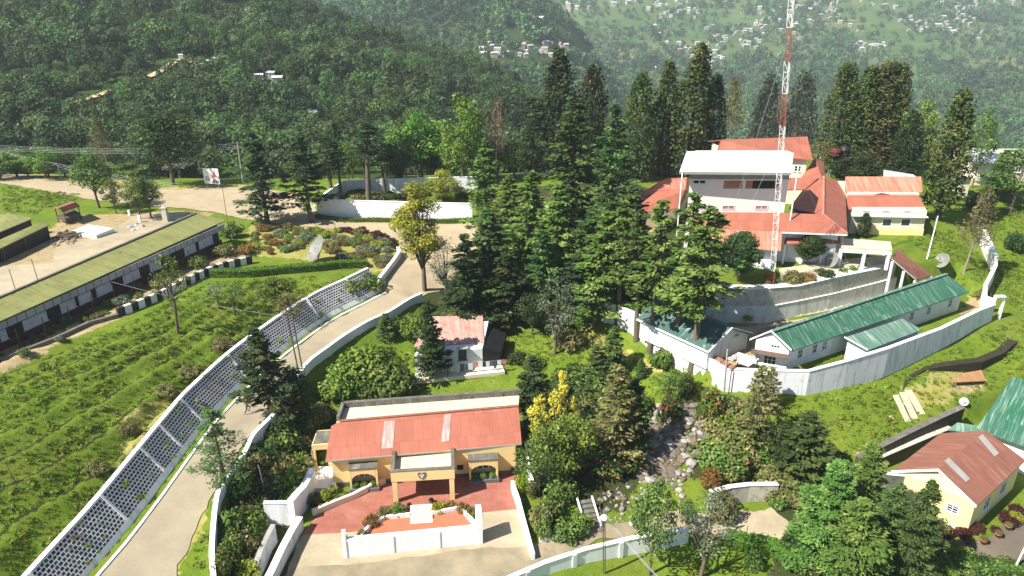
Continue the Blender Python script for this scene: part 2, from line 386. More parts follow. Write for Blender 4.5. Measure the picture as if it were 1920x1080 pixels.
# ------------------------------------------------------------------ ground material
m, n, b = newmat('ground'); pos = uvmap(n, 1, 1, True)
def attr(n, a): return N(n, 'ShaderNodeAttribute', attribute_name=a).outputs['Fac']
ga = mixc(n, noise(n, pos, .35, 6, .65, .35, .65), (.10, .168, .014), (.17, .225, .024))
ga = mixc(n, mth(n, 'MULTIPLY', noise(n, pos, 2.2, 6, .7, .48, .7), .6), ga, (.045, .088, .012))
ga = mixc(n, mth(n, 'MULTIPLY', noise(n, pos, .12, 4, .6, .5, .7), .5), ga, (.15, .17, .03))
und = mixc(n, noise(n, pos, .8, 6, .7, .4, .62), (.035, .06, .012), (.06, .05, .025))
soil = mixc(n, noise(n, pos, 1.2, 7, .7, .35, .68), (.30, .21, .11), (.44, .36, .20))
dry = mixc(n, noise(n, pos, .9, 7, .7, .4, .65), (.27, .26, .05), (.38, .33, .13))
nz = mth(n, 'SUBTRACT', noise(n, pos, .9, 7, .7, .25, .75), .5)
def zone(a, k=1.3): return mth(n, 'ADD', mth(n, 'MULTIPLY', nz, k), attr(n, a))
def stp(v): return mth(n, 'MULTIPLY', mth(n, 'SUBTRACT', v, .42), 6, True)
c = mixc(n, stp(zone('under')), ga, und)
c = mixc(n, stp(zone('furrow', .9)), c, (.03,.032,.012)); c = mixc(n, stp(zone('dry')), c, dry); c = mixc(n, stp(zone('soil')), c, soil)  # near-black soil tone paints in the shade of the lawn row steps
n.links.new(c, b.inputs['Base Color']); b.inputs['Roughness'].default_value = .95; b.inputs['Specular IOR Level'].default_value = .1
bump(n, b, noise(n, pos, 5, 8, .75, 0, 1), .9, .15)
GROUND = m
def zpoly(px, z=None): return [S(*p) if z is None else A(p[0], p[1], z) for p in px]
def zw(polys, e=.8):
    w = np.zeros(GX.shape)
    for p in polys:
        w = np.maximum(w, sstep((poly_sd(GX, GY, p)+e)/(2*e)))
    return w
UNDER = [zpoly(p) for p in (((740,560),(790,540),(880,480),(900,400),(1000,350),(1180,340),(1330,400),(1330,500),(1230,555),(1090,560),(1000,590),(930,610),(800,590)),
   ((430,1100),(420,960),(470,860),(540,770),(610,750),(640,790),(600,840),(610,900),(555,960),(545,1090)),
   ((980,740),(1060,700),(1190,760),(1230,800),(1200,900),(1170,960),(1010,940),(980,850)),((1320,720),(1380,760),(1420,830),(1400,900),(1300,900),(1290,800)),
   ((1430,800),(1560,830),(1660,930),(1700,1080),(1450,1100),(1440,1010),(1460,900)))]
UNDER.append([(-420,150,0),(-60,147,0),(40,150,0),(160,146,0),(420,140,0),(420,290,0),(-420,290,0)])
SOIL = [zpoly(p) for p in (((-40,668),(0,655),(200,585),(420,465),(470,478),(340,545),(240,590),(100,650),(-40,720)),
   ((90,430),(130,405),(330,395),(400,400),(370,425),(150,500),(60,470)),((0,470),(90,460),(160,500),(0,545)),
   ((940,960),(970,960),(1010,1060),(990,1070)),((1720,965),(1800,1000),(1760,1015),(1690,990)),((1340,640),(1420,640),(1420,700),(1350,690)),
   ((1200,400),(1240,400),(1250,520),(1220,540),(1180,470)),((1310,575),(1480,590),(1440,640),(1400,612)),((1790,700),(1850,705),(1845,730),(1780,745)),
   ((1820,555),(1850,560),(1850,580),(1800,590)))]
DRY = [zpoly(p) for p in (((290,352),(450,346),(560,362),(590,380),(560,395),(480,370),(340,372)),((470,420),(560,424),(640,425),(730,445),(748,480),(710,512),(640,500),(560,485),(480,480),(460,445)),
   ((1080,600),(1150,640),(1250,700),(1200,700),(1120,660)),((0,335),(150,345),(300,352),(250,340),(100,328),(0,322)),((230,790),(300,750),(350,720),(300,830),(230,900)),
   ((1690,730),(1790,690),(1840,720),(1760,760),(1700,770)),((1590,860),(1680,830),(1790,775),(1780,790),(1690,850)),((270,1090),(320,960),(395,925),(380,990),(330,1090)))]
def furrow_shade_mask():
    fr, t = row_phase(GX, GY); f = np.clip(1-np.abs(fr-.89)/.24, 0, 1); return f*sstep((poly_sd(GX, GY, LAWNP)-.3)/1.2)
LAWNP = [A(*p) for p in ((-120,1250,3.4),(40,1085,4),(190,911,5),(275,812,5.6),(347,734,6),(426,657,6.3),(525,597,6.5),(600,560,6.3),(480,540,6.4),(400,545,6.7),(240,605,7),(0,700,7),(-200,780,7))]
def build_ground(lower=()):
    Z = GZ.copy()
    for p in lower: Z -= .22*np.clip((poly_sd(GX, GY, p)-.4)/.4, 0, 1)
    o = grid_mesh('ground', GX, GY, Z, GROUND, {'under': zw(UNDER), 'soil': zw(SOIL), 'dry': zw(DRY), 'furrow': furrow_shade_mask()})
    tag(o, kind='structure'); return o
# ------------------------------------------------------------------ roads and paving
def paving(name, ca, cb, cc, s=.35, spots=(.08,.05,.03), lo=.6, rough=.9, amt=.5, sand=None):
    m, n, b = newmat(name); p = uvmap(n)
    c = mixc(n, noise(n, p, s, 7, .62, .32, .68), tuple(ca), tuple(cb))
    c = mixc(n, mth(n, 'MULTIPLY', noise(n, p, s*.3, 5, .6, .5, .72), .7), c, tuple(cc))
    c = mixc(n, mth(n, 'MULTIPLY', noise(n, p, 3.5, 8, .8, lo, lo+.14), amt), c, tuple(spots))
    if sand:      # sandy upper forecourt, worn tarmac lower down
        sx = N(n, 'ShaderNodeSeparateXYZ'); n.links.new(p, sx.inputs[0]); mr = N(n, 'ShaderNodeMapRange'); mr.inputs[1].default_value = 74; mr.inputs[2].default_value = 104
        n.links.new(mth(n, 'ADD', sx.outputs[1], mth(n, 'MULTIPLY', noise(n, p, .15, 5, .6, .2, .8), 12)), mr.inputs[0]); c = mixc(n, mr.outputs[0], c, mixc(n, noise(n, p, .4, 7, .7, .35, .68), sand, tuple(x*.78 for x in sand)))
    n.links.new(c, b.inputs['Base Color']); b.inputs['Roughness'].default_value = rough; b.inputs['Specular IOR Level'].default_value = .2
    bump(n, b, noise(n, p, 6, 8, .75, 0, 1), .35, .04); return m
M_DIRT = paving('dirt road', (.255,.215,.15), (.33,.28,.195), (.185,.17,.13), .3, (.12,.105,.07), .55, sand=(.42,.335,.215))
M_CONC = paving('old concrete', (.44,.38,.26), (.55,.49,.36), (.40,.36,.24), .4, (.22,.18,.11))
M_CREAM = paving('bleached concrete', (.43,.365,.25), (.34,.28,.185), (.23,.195,.13), .5, (.13,.10,.065), .53)
M_LANE = paving('worn lane', (.20,.165,.105), (.30,.25,.165), (.42,.35,.23), .55, (.10,.085,.055), .55)
M_ASPH = paving('asphalt', (.105,.088,.068), (.14,.115,.09), (.19,.15,.10), .4, (.05,.04,.035))
m, n, b = newmat('red tile paving'); p = uvmap(n)
br = N(n, 'ShaderNodeTexBrick'); n.links.new(p, br.inputs[0])
for k, v in (('Scale', 1), ('Brick Width', .45), ('Row Height', .45), ('Mortar Size', .02)): br.inputs[k].default_value = v
br.offset = 0; br.inputs[1].default_value = (.33,.11,.075,1); br.inputs[2].default_value = (.27,.085,.058,1); br.inputs[3].default_value = (.22,.09,.06,1)
c = mixc(n, mth(n, 'MULTIPLY', noise(n, p, .5, 6, .65, .45, .7), .5), br.outputs[0], (.37,.19,.135)); c = mixc(n, mth(n, 'MULTIPLY', noise(n, p, 2, 8, .75, .58, .75), .5), c, (.15,.07,.05))
n.links.new(c, b.inputs['Base Color']); b.inputs['Roughness'].default_value = .8
M_TILE = m
PLAZA = [S(*q) for q in ((-60,330),(60,333),(150,343),(240,352),(330,356),(420,352),(500,355),(560,366),(590,385),(597,412),(660,415),(740,417),(880,417),(905,430),(920,470),(890,510),(830,545),(795,553))]
PLAZA2 = [S(*q) for q in ((712,548),(728,520),(745,490),(752,470),(745,452),(700,437),(640,432),(560,424),(490,416),(440,408),(400,398),(330,390),(300,388),(240,382),(180,376),(120,366),(60,354),(0,344),(-60,338))]
VERGE_L = off(STRIP, -1.0)
RVW = []
road_poly = off(STRIP, -1.15)[:-1]+PLAZA2+PLAZA+off(PARB, 1.2)[::-1][:12]+[A(355,1020,2.2), A(335,1050,2.0), A(327,1079,1.9), A(318,1200,1.2), A(312,1330,.6)]
road_poly = [p for p in road_poly]
court_poly = [S(*q) for q in ((-60,590),(0,560),(180,480),(370,402),(330,398),(250,405),(200,440),(100,470),(100,492),(0,500),(-60,520))]
yard_tiles = [A(px, py, 0) for px, py in ((565,1004),(600,962),(690,925),(740,898),(740,880),(985,860),(962,903),(977,955),(905,962),(890,960),(760,985),(640,1000))]
yard_cream = [A(px, py, 0) for px, py in ((540,1062),(563,1005),(600,998),(760,983),(905,960),(977,954),(990,1000),(1002,1062),(1000,1085),(536,1095))]
street = [A(px, py, -.3 if px < 1100 else -.4) for px, py in ((530,1090),(548,1070),(650,1066),(900,1035),(1000,1030),(1060,1004),(1290,955),(1290,1000),(1130,1012),(1020,1062),(980,1100),(960,1200),(520,1200))]
court_r = [S(*q) for q in ((1280,1000),(1300,965),(1450,955),(1500,1000),(1480,1030),(1360,1012),(1330,1008))]
asph_r = [S(*q) for q in ((1690,1005),(1760,1018),(1850,1014),(1925,950),(2000,900),(2050,1000),(2050,1090),(1720,1050))]
yard_r2 = [S(*q) for q in ((1335,660),(1425,600),(1500,590),(1480,575),(1330,578),(1230,565))]
terr_path = [A(px, py, 9.45) for px, py in ((1460,505),(1465,528),(1500,534),(1600,515),(1672,498),(1672,478),(1570,488))]
LOWER = [road_poly, court_poly, yard_tiles, yard_cream, street, asph_r]
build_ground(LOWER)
drape('dirt_road', rough_poly(road_poly, .22, 3), M_DIRT, .06)
drape('courtyard', rough_poly(court_poly, .2, 4), M_CREAM, .06)
drape('driveway', rough_poly(yard_cream, .12, 5), M_CREAM, .05)
drape('street', rough_poly(street, .15, 6), M_LANE, .066)
drape('tile_terrace', yard_tiles, M_TILE, .062)
drape('forecourt', rough_poly(court_r, .3, 7), M_CREAM, .06)
drape('parking_road', rough_poly(asph_r, .1, 8), M_ASPH, .06)
drape('terrace_path', terr_path, M_CONC, .06)
hwy = [A(px, py, 9.5) for px, py in ((1120,365),(1190,343),(1290,322),(1290,307),(1235,313),(1180,330),(1110,350))]
drape('road', hwy, M_ASPH, .08)
drape('back_court', [A(px, py, 5.3) for px, py in ((1308,612),(1400,613),(1500,600),(1600,574),(1686,543),(1690,552),(1600,590),(1480,610),(1428,616),(1410,640),(1372,612),(1330,616))], M_CREAM, .06)
# ------------------------------------------------------------------ building materials
M_ROOF = surf('orange roof sheet', (.40,.145,.095), (.34,.11,.07), .4, (.26,.085,.055), (2.2,.25), .55, .8, (.12,.05,.04), (1.1,.66,.74), .6, 0, 1.9)
M_ROOFP = surf('faded orange roof sheet', (.50,.20,.13), (.44,.13,.08), .4, (.58,.33,.23), (2.5,.2), .45, .7, (.16,.08,.06), (1.1,.66,.74), .6, 0, 1.9)
M_ROOFR = surf('rusty red roof sheet', (.27,.11,.075), (.21,.08,.055), .5, (.37,.20,.14), (2.0,.3), .5, .75, (.12,.06,.05), (1.6,.6,.7), .6, 0, 1.9)
M_ROOFW = surf('worn pinkish roof sheet', (.48,.30,.24), (.36,.14,.10), .7, (.55,.42,.36), (2.0,.3), .45, .7, (.10,.05,.04), (1.8,.56,.66), .65, 0, 1.9)
M_GREENW = surf('weathered green roof sheet', (.016,.10,.052), (.03,.13,.072), .4, (.27,.37,.31), (3.4,.2), .5, .68, (.03,.08,.05), (1.5,.6,.7), .5, 0, 1.6)
M_GREENP = surf('pale green roof sheet', (.06,.155,.10), (.11,.21,.15), .6, (.40,.47,.42), (3,.25), .5, .7, (.04,.09,.06), (1.5,.62,.7), .5, 0, 1.6)
M_GREEND = surf('dark green roof sheet', (.035,.085,.07), (.05,.11,.09), .5, (.30,.36,.30), (1.4,.8), .55, .68, (.20,.20,.10), (.8,.62,.7), .5, 0, 1.6)
M_OLIVE = surf('olive painted roof sheet', (.27,.265,.085), (.22,.235,.085), .5, (.13,.14,.05), (2.6,.22), .5, .72, (.05,.05,.025), (1.2,.58,.68), .65, 0, 1.1)
M_WROOF = surf('white metal roof', (.80,.81,.84), (.74,.76,.80), .4, (.66,.67,.70), (3,.2), .55, .8, None, rough=.45, bmp=0, corr=1.6)
M_WHITE = surf('white plaster', (.80,.79,.77), (.72,.71,.69), .6, (.50,.48,.44), (1.6,.25), .56, .78, (.33,.31,.27), (1.4,.66,.78))
M_WALLC = surf('white compound wall', (.78,.78,.78), (.66,.67,.67), .5, (.34,.34,.32), (1.4,.22), .5, .72, (.20,.20,.17), (1.3,.6,.72))
M_CLEAN = surf('fresh white paint', (.84,.84,.84), (.76,.76,.77), .6, (.55,.55,.53), (1.6,.25), .55, .8, (.36,.35,.31), (1.1,.66,.78))
M_PINK = surf('pinkish white render', (.82,.73,.67), (.84,.78,.72), .5, (.66,.55,.48), (1,.3), .6, .85, None)
M_CREAMW = surf('cream render', (.72,.66,.50), (.66,.59,.44), .6, (.5,.44,.32), (1.3,.3), .58, .8, None)
M_YELLOW = surf('yellow ochre render', (.76,.57,.27), (.70,.51,.23), .6, (.54,.39,.18), (1.4,.3), .58, .8, (.30,.2,.09), (1.4,.7,.8))
M_PALEY = surf('pale yellow render', (.80,.70,.33), (.76,.63,.28), .6, (.62,.5,.24), (1.4,.3), .6, .85, None)
M_FLATR = surf('cream flat roof', (.52,.45,.32), (.60,.53,.39), .4, (.5,.42,.3), (1,.6), .58, .75, (.2,.16,.1), (.9,.63,.72))
M_MOSS = surf('mossy dark concrete', (.17,.16,.13), (.09,.085,.07), .9, (.30,.29,.25), (2,.4), .55, .75, (.03,.03,.025), (1.5,.56,.66))
M_STONE = surf('pale stone masonry', (.48,.44,.37), (.58,.54,.46), .9, (.30,.26,.2), (2,1), .5, .68, (.14,.12,.09), (2.6,.58,.66), bmp=.8)
M_STONED = surf('dark stone wall', (.05,.045,.035), (.085,.075,.06), 1.2, (.03,.04,.02), (2,.8), .45, .7, (.14,.13,.1), (2.2,.66,.74), bmp=.8)
M_PLINTH = surf('dark plinth paint', (.10,.10,.105), (.13,.13,.13), .8)
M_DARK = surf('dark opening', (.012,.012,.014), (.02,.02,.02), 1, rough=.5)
M_MAROON = surf('maroon wall paint', (.10,.022,.02), (.07,.02,.018), .8, (.05,.015,.014), (1.5,.3))
M_PANEL = surf('pale panel', (.58,.60,.63), (.50,.52,.56), .8, (.40,.41,.43), (2,.3), .5, .7)
M_TRIM = surf('white trim', (.78,.77,.75), (.70,.69,.67), 1)
M_GREYT = surf('grey trim', (.36,.35,.32), (.28,.27,.25), 1)
M_LOUV = surf('salmon louvre', (.46,.22,.17), (.40,.18,.14), 1, (.32,.14,.11), (.3,9), .45, .6)
M_GLASS, n, b = newmat('window glass'); b.inputs['Base Color'].default_value = (.03,.035,.04,1); b.inputs['Roughness'].default_value = .12
M_CURT = surf('curtained glass', (.62,.64,.68), (.36,.38,.43), .9, rough=.3)
M_WOOD = surf('dark timber', (.10,.07,.05), (.15,.11,.08), 1, (.06,.045,.035), (6,.4))
M_STEEL, n, b = newmat('galvanised steel'); b.inputs['Base Color'].default_value = (.42,.43,.44,1); b.inputs['Roughness'].default_value = .45; b.inputs['Metallic'].default_value = .5
M_REDP = surf('red mast paint', (.36,.10,.07), (.30,.08,.055), 1); M_WHTP = surf('white mast paint', (.78,.76,.74), (.7,.69,.67), 1)
def plane_hit(q, px, py):
    a, b_, c = Vector(q[0]), Vector(q[1]), Vector(q[2]); nn = (b_-a).cross(c-a); d = Vector(ray(px, py)); o = Vector((0, 0, CZ))
    t = (a-o).dot(nn)/d.dot(nn); return tuple(o+d*t)
def wall_hit(a, b_, px, py):
    """(metres along a->b, height) where a pixel meets the vertical plane through a,b"""
    q = [a, b_, up(a, 1)]; p = plane_hit(q, px, py); e = Vector((b_[0]-a[0], b_[1]-a[1])).normalized()
    return (p[0]-a[0])*e.x+(p[1]-a[1])*e.y, p[2]
def plane_z(q, x, y):
    a, b_, c = Vector(q[0]), Vector(q[1]), Vector(q[2]); nn = (b_-a).cross(c-a); return a.z-(nn.x*(x-a.x)+nn.y*(y-a.y))/nn.z
def along(a, b_, s, z, o=0):
    e = Vector((b_[0]-a[0], b_[1]-a[1])).normalized(); return (a[0]+e.x*s+e.y*o, a[1]+e.y*s-e.x*o, z)
def wbox(g, a, b_, s0, s1, z0, z1, o0, o1, m=0):
    """box on a wall: along a->b from s0 to s1, out of the wall from o0 to o1"""
    q = [along(a, b_, s, 0, o) for s, o in ((s0, o1), (s1, o1), (s1, o0), (s0, o0))]; return g.prism(q, z0, z1, m)
def window(th, a, b_, s0, s1, z0, z1, frame=M_TRIM, pane=M_GLASS, mull=1, rail=0, sill=True, name='window', label=None, parent=None, fr=.07):
    g = G(); wbox(g, a, b_, s0, s0+fr, z0, z1, -.05, .05); wbox(g, a, b_, s1-fr, s1, z0, z1, -.05, .05)
    wbox(g, a, b_, s0+fr, s1-fr, z0, z0+fr, -.05, .05); wbox(g, a, b_, s0+fr, s1-fr, z1-fr, z1, -.05, .05)
    for k in range(mull):
        c = s0+(s1-s0)*(k+1)/(mull+1); wbox(g, a, b_, c-fr*.4, c+fr*.4, z0+fr, z1-fr, -.05, .04)
    for k in range(rail):
        c = z0+(z1-z0)*(k+1)/(rail+1); wbox(g, a, b_, s0+fr, s1-fr, c-fr*.3, c+fr*.3, -.05, .035)
    if sill: wbox(g, a, b_, s0-.08, s1+.08, z0-.08, z0, -.05, .12)
    w = th.part(name, g, frame, parent, label); w2 = G(); wbox(w2, a, b_, s0+fr*.8, s1-fr*.8, z0+fr*.8, z1-fr*.8, -.04, .015); th.part('pane', w2, pane, w)
    return w
def pxwin(th, a, b_, x0, y0, x1, y1, **k):
    s0, zt = wall_hit(a, b_, x0, y0); s1, zb = wall_hit(a, b_, x1, y1); return window(th, a, b_, s0, s1, zb, zt, **k)
def rpx(pts): return [A(*p) for p in pts]
def roof_part(th, q, mat, t=.12, name='roof', parent=None, label=None):
    return th.part(name, G().slab(q, t), mat, parent, label)
def edge_trim(g, a, b_, w=.08, h=.22, dz=-.2): g.bar(up(a, dz), up(b_, dz), w, h)
# ================================================================== long olive-roofed barracks on the left
a, b_ = A(0, 660, 7), A(417, 462, 6.9); a = lerp(a, b_, -.3); e0 = Vector((b_[0]-a[0], b_[1]-a[1])).normalized()
L = math.dist(a[:2], b_[:2])
th = T('barracks', 'long low barracks with olive roof and maroon walls along the top of the left slope', 'building', lerp(a, b_, .5))
ev0, ev1 = lerp(A(0,602,10.4), A(423,413,10.2), -.3), A(423,413,10.2); rg0, rg1 = lerp(A(0,557,11.25), A(367,400,11.1), -.3), A(367,400,11.1)
roof_part(th, [ev0, ev1, rg1, rg0], M_OLIVE, .1)
ridge = G().bar(up(rg0, .02), up(rg1, .02), .35, .09); th.part('ridge_cap', ridge, M_MOSS)
def bk(s, o): return along(a, b_, s, 0, -o)
rq = [ev0, ev1, rg1]
def rz(p, d=.13): return plane_z(rq, p[0], p[1])-d
fp = [bk(0, .05), bk(L-.3, .05), bk(L-.3, 3.1), bk(0, 3.1)]
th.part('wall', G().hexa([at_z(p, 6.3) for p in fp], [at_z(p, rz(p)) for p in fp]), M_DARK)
g = G(); wbox(g, a, b_, 0, L, 6.5, 7.95, -.02, .06); th.part('lower_wall', g, M_MAROON)
g = G(); wbox(g, a, b_, -.2, L+.3, 9.38, 10.12, .5, .58)
m, n, bb = newmat('pale fascia panels'); br = N(n, 'ShaderNodeTexBrick'); n.links.new(uvmap(n), br.inputs[0]); br.offset = 0
for k, v in (('Scale', 1), ('Brick Width', 1.05), ('Row Height', 4), ('Mortar Size', .05)): br.inputs[k].default_value = v
br.inputs[1].default_value = (.34,.36,.40,1); br.inputs[2].default_value = (.26,.28,.32,1); br.inputs[3].default_value = (.05,.05,.05,1); n.links.new(br.outputs[0], bb.inputs['Base Color'])
th.part('fascia', g, m)
for x0, x1 in ((-160,-110),(-90,-45),(0,12),(43,87),(113,140),(147,170),(180,207),(230,260),(280,300),(345,365),(372,397)):
    y = 660-198*x0/417; s0, _ = wall_hit(a, b_, x0, y-30); s1, _ = wall_hit(a, b_, x1, 660-198*x1/417-30)
    if s0 < .3: continue
    window(th, a, b_, s0, s1, 8.0, 9.05, M_PANEL, M_CURT, mull=2 if x1-x0 < 30 else 3, sill=True)
for k in range(14): p = along(a, b_, 2+k*(L-4)/13, 0, 1.5); th.part('veranda_post', G().tube([at_z(p, 6.6), at_z(p, 9.3)], .06), M_WOOD)
g = G()      # striped retaining wall under the barracks: painted blocks
# ================================================================== sheds, shelter and yard clutter, top left
def shed(name, label, top, mat, h, wallmat, cat='shed', inset=.35, t=.1):
    c = np.array(top).mean(0); base = onground((c[0], c[1])); th = T(name, label, cat, base)
    roof_part(th, top, mat, t)
    q = [lerp(p, tuple(c), inset/max(.5, math.dist(p[:2], c[:2]))) for p in top]
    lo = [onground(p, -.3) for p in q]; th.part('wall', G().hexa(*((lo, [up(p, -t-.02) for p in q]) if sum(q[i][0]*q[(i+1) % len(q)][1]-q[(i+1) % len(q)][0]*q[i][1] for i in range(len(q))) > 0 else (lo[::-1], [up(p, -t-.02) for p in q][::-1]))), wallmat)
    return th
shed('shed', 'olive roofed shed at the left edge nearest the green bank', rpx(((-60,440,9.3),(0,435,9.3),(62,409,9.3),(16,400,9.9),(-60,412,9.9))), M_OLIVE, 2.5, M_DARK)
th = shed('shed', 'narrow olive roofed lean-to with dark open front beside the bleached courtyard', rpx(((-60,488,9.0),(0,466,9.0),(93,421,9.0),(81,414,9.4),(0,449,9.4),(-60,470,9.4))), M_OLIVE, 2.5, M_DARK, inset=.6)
for px, py in ((88,424),(45,446),(5,466)): p = A(px, py, 8.9); th.part('post', G().tube([onground(p), p], .07), M_WOOD)
q = rpx(((118,398,8.9),(150,386,8.9),(142,379,9.7),(110,390,9.7))); q2 = rpx(((110,390,9.7),(142,379,9.7),(134,377,9.0),(99,391,9.0)))
c = np.array(q+q2).mean(0); th = T('shelter', 'tiny open shelter with a rusty red gable roof beside the grass bank', 'shelter', onground(c))
roof_part(th, q, M_ROOFR, .07); roof_part(th, q2, M_ROOFR, .07)
for p in (q[0], q[1], q2[2], q2[3]):
    p = lerp(p, tuple(c), .15); th.part('post', G().tube([onground(p), up(p, -.1)], .08), M_WOOD)
pp = [lerp(p, tuple(c), .12) for p in (q[0], q[1], q2[2], q2[3])]; th.part('bench', G().prism(pp, c[2]-2.0, c[2]-1.5), M_WOOD)
q = rpx(((131,434,7.4),(180,441,7.4),(213,428,7.4),(165,421,7.4))); g = G().prism(q, 6.5, 7.4)
q3 = [lerp(p, tuple(np.array(q).mean(0)), .12) for p in q]; g.prism(q3, 7.4, 7.5)
solo('tank_cover', g, M_CLEAN, 'flat white concrete tank cover on bare earth by the olive sheds', 'tank')
g = G(); rr = random.Random(4)
def rock(g, c, s, m=0, r=rr):
    t = bmesh.new(); bmesh.ops.create_icosphere(t, subdivisions=1, radius=1)
    for v in t.verts: v.co *= r.uniform(.7, 1.2)
    rz_ = r.uniform(0, 6); sx, sy, sz = s*r.uniform(.7, 1.3), s*r.uniform(.7, 1.2), s*r.uniform(.45, .8); ca, sa = math.cos(rz_), math.sin(rz_)
    g.raw([(c[0]+v.co.x*sx*ca-v.co.y*sy*sa, c[1]+v.co.x*sx*sa+v.co.y*sy*ca, c[2]+v.co.z*sz) for v in t.verts], [tuple(v.index for v in f.verts) for f in t.faces], m); t.free()
def rubble(name, pxpoly, nrock, s0, s1, mats, label, seed=1, kind='stuff', cat=None):
    r = random.Random(seed); poly = [S(*p) for p in pxpoly]; xs_ = [p[0] for p in poly]; ys_ = [p[1] for p in poly]; g = G(); k = 0
    while k < nrock:
        x, y = r.uniform(min(xs_), max(xs_)), r.uniform(min(ys_), max(ys_))
        if poly_sd(np.array([x]), np.array([y]), poly)[0] < 0: continue
        s = s0+(s1-s0)*r.random()**2.2; p = onground((x, y), s*.15); rock(g, p, s, r.randrange(len(mats)), r); k += 1
    o = solo(name, g, mats, label, cat, kind=kind); return o
M_RK1 = surf('pale rock', (.24,.22,.18), (.17,.15,.12), 2, bmp=.6); M_RK2 = surf('brown rock', (.11,.09,.062), (.16,.13,.09), 2, bmp=.6); M_RK3 = surf('white boulder', (.38,.35,.31), (.28,.25,.22), 2, bmp=.5)
rubble('rubble', ((92,448),(125,430),(150,440),(140,456),(98,466)), 90, .12, .5, [M_RK1, M_RK2, M_RK3], 'loose heap of pale stones on the courtyard edge', 3)
def logs(px, label, n=16, seed=2):
    r = random.Random(seed); c = S(*px); g = G()
    for k in range(n):
        x, y = c[0]+r.uniform(-1.5, 1.5), c[1]+r.uniform(-.9, .9); an = r.uniform(-.5, .5)+.4; l = r.uniform(.5, 1.3); z = float(H(x, y))+.1+r.random()*.5
        g.tube([(x-l*math.cos(an), y-l*math.sin(an), z), (x+l*math.cos(an), y+l*math.sin(an), z+r.uniform(-.1, .2))], .09, 6)
    solo('log_pile', g, M_WOOD, label, 'log pile')
logs((130,446), 'brown pile of cut branches beside the white tank cover')
def pillar(px, pyb, pyt, w, label, mat=M_CLEAN, name='gate_pillar', cat='pillar', cap=True, group=None):
    p = S(px, pyb); h = ZT(p, pyt)-p[2]; g = G().box(up(p, -.2), (w, w, h+.2))
    if cap: g.box(up(p, h), (w*1.25, w*1.25, w*.18)); g.lathe(up(p, h+w*.18), [(w*.45, 0), (w*.3, w*.2), (.01, w*.28)], 10)
    return solo(name, g, mat, label, cat, p, group)
pillar(312, 416, 390, .75, 'pale stone gate pillar at the end of the olive roofed barracks', M_STONE)
for px, pyb, pyt, w, lb in ((243,404,394,.3,'short white post by the two leafy trees near the gate pillar'),(263,417,404,.35,'stubby white post beside the white rubble near the courtyard')):
    pillar(px, pyb, pyt, w, lb, M_CLEAN, 'bollard', 'post', False)
rubble('painted_stones', ((240,424),(262,418),(268,428),(246,434)), 14, .2, .5, [M_RK3, M_CLEAN], 'white painted stones by the courtyard', 8)
# ================================================================== yellow bungalow
fl, fr_ = A(627, 913, 0), A(966, 888, 0)
RQ = rpx(((610,864,3.15),(978,831.5,3.15),(972,761,4.75)))
RQ += [plane_hit(RQ, 638, 789.5), plane_hit(RQ, 621, 799)]
bk_r = A(974, 741, 4.1); bk_l = A(644, 765, 4.1)
th = T('bungalow', 'yellow bungalow with orange sheet roof, flat portico and arched bay windows', 'house', lerp(fl, fr_, .5))
roof = roof_part(th, RQ, M_ROOF, .1)
for x0, x1, y0, y1, mt in ((716,741,790,842,M_ROOFR),(828,846,778,829,M_ROOFR)):
    s = (7, -2)
    q = [up(plane_hit(RQ, x, y), .03) for x, y in ((x0-1, y1), (x1-4, y1-2), (x1, y0-1), (x0+5, y0))]; th.part('roof_sheet', G().slab(q, .02), surf('grey translucent sheet %d' % x0, (.30,.20,.17), (.40,.30,.27), 1, (.58,.52,.48), (3,.3), .5, .7, None, corr=1.9), roof, 'greyish patched roof sheet')
th.part('gutter', G().bar(up(RQ[0], -.13), up(RQ[1], -.13), .12, .12), M_GREYT, roof); th.part('ridge_cap', G().bar(up(RQ[3], .0), up(RQ[2], .0), .3, .06), M_ROOFR, roof)
fw = [fl, fr_]; dv = Vector((bk_r[0]-fr_[0], bk_r[1]-fr_[1]))
br_, bl_ = at_z(bk_r, 0), at_z(bk_l, 0)
mid_r, mid_l = lerp(fr_, br_, .52), lerp(fl, bl_, .52)
foot = [fl, fr_, mid_r, mid_l]
th.part('wall', G().hexa([at_z(p, -.3) for p in foot], [at_z(p, plane_z(RQ, p[0], p[1])-.13) for p in foot]), M_YELLOW)
foot = [mid_l, mid_r, br_, bl_]; th.part('rear_wall', G().hexa([at_z(p, -.3) for p in foot], [at_z(p, 4.08) for p in foot]), M_YELLOW)
rb = [lerp(mid_l, bl_, .0), lerp(mid_r, br_, .0), br_, bl_]; th.part('flat_roof', G().prism([p for p in rb], 4.085, 4.18), M_FLATR)
g = G(); g.bar(at_z(bl_, 4.0), at_z(br_, 4.0), .35, .75); g.bar(at_z(bl_, 4.0), at_z(lerp(bl_, mid_l, .8), 4.0), .3, .75); th.part('parapet', g, M_MOSS)
LW = math.dist(fl[:2], fr_[:2])
g = G(); wbox(g, fl, fr_, -.03, LW+.03, -.1, .42, -.02, .05); th.part('plinth', g, M_PLINTH)
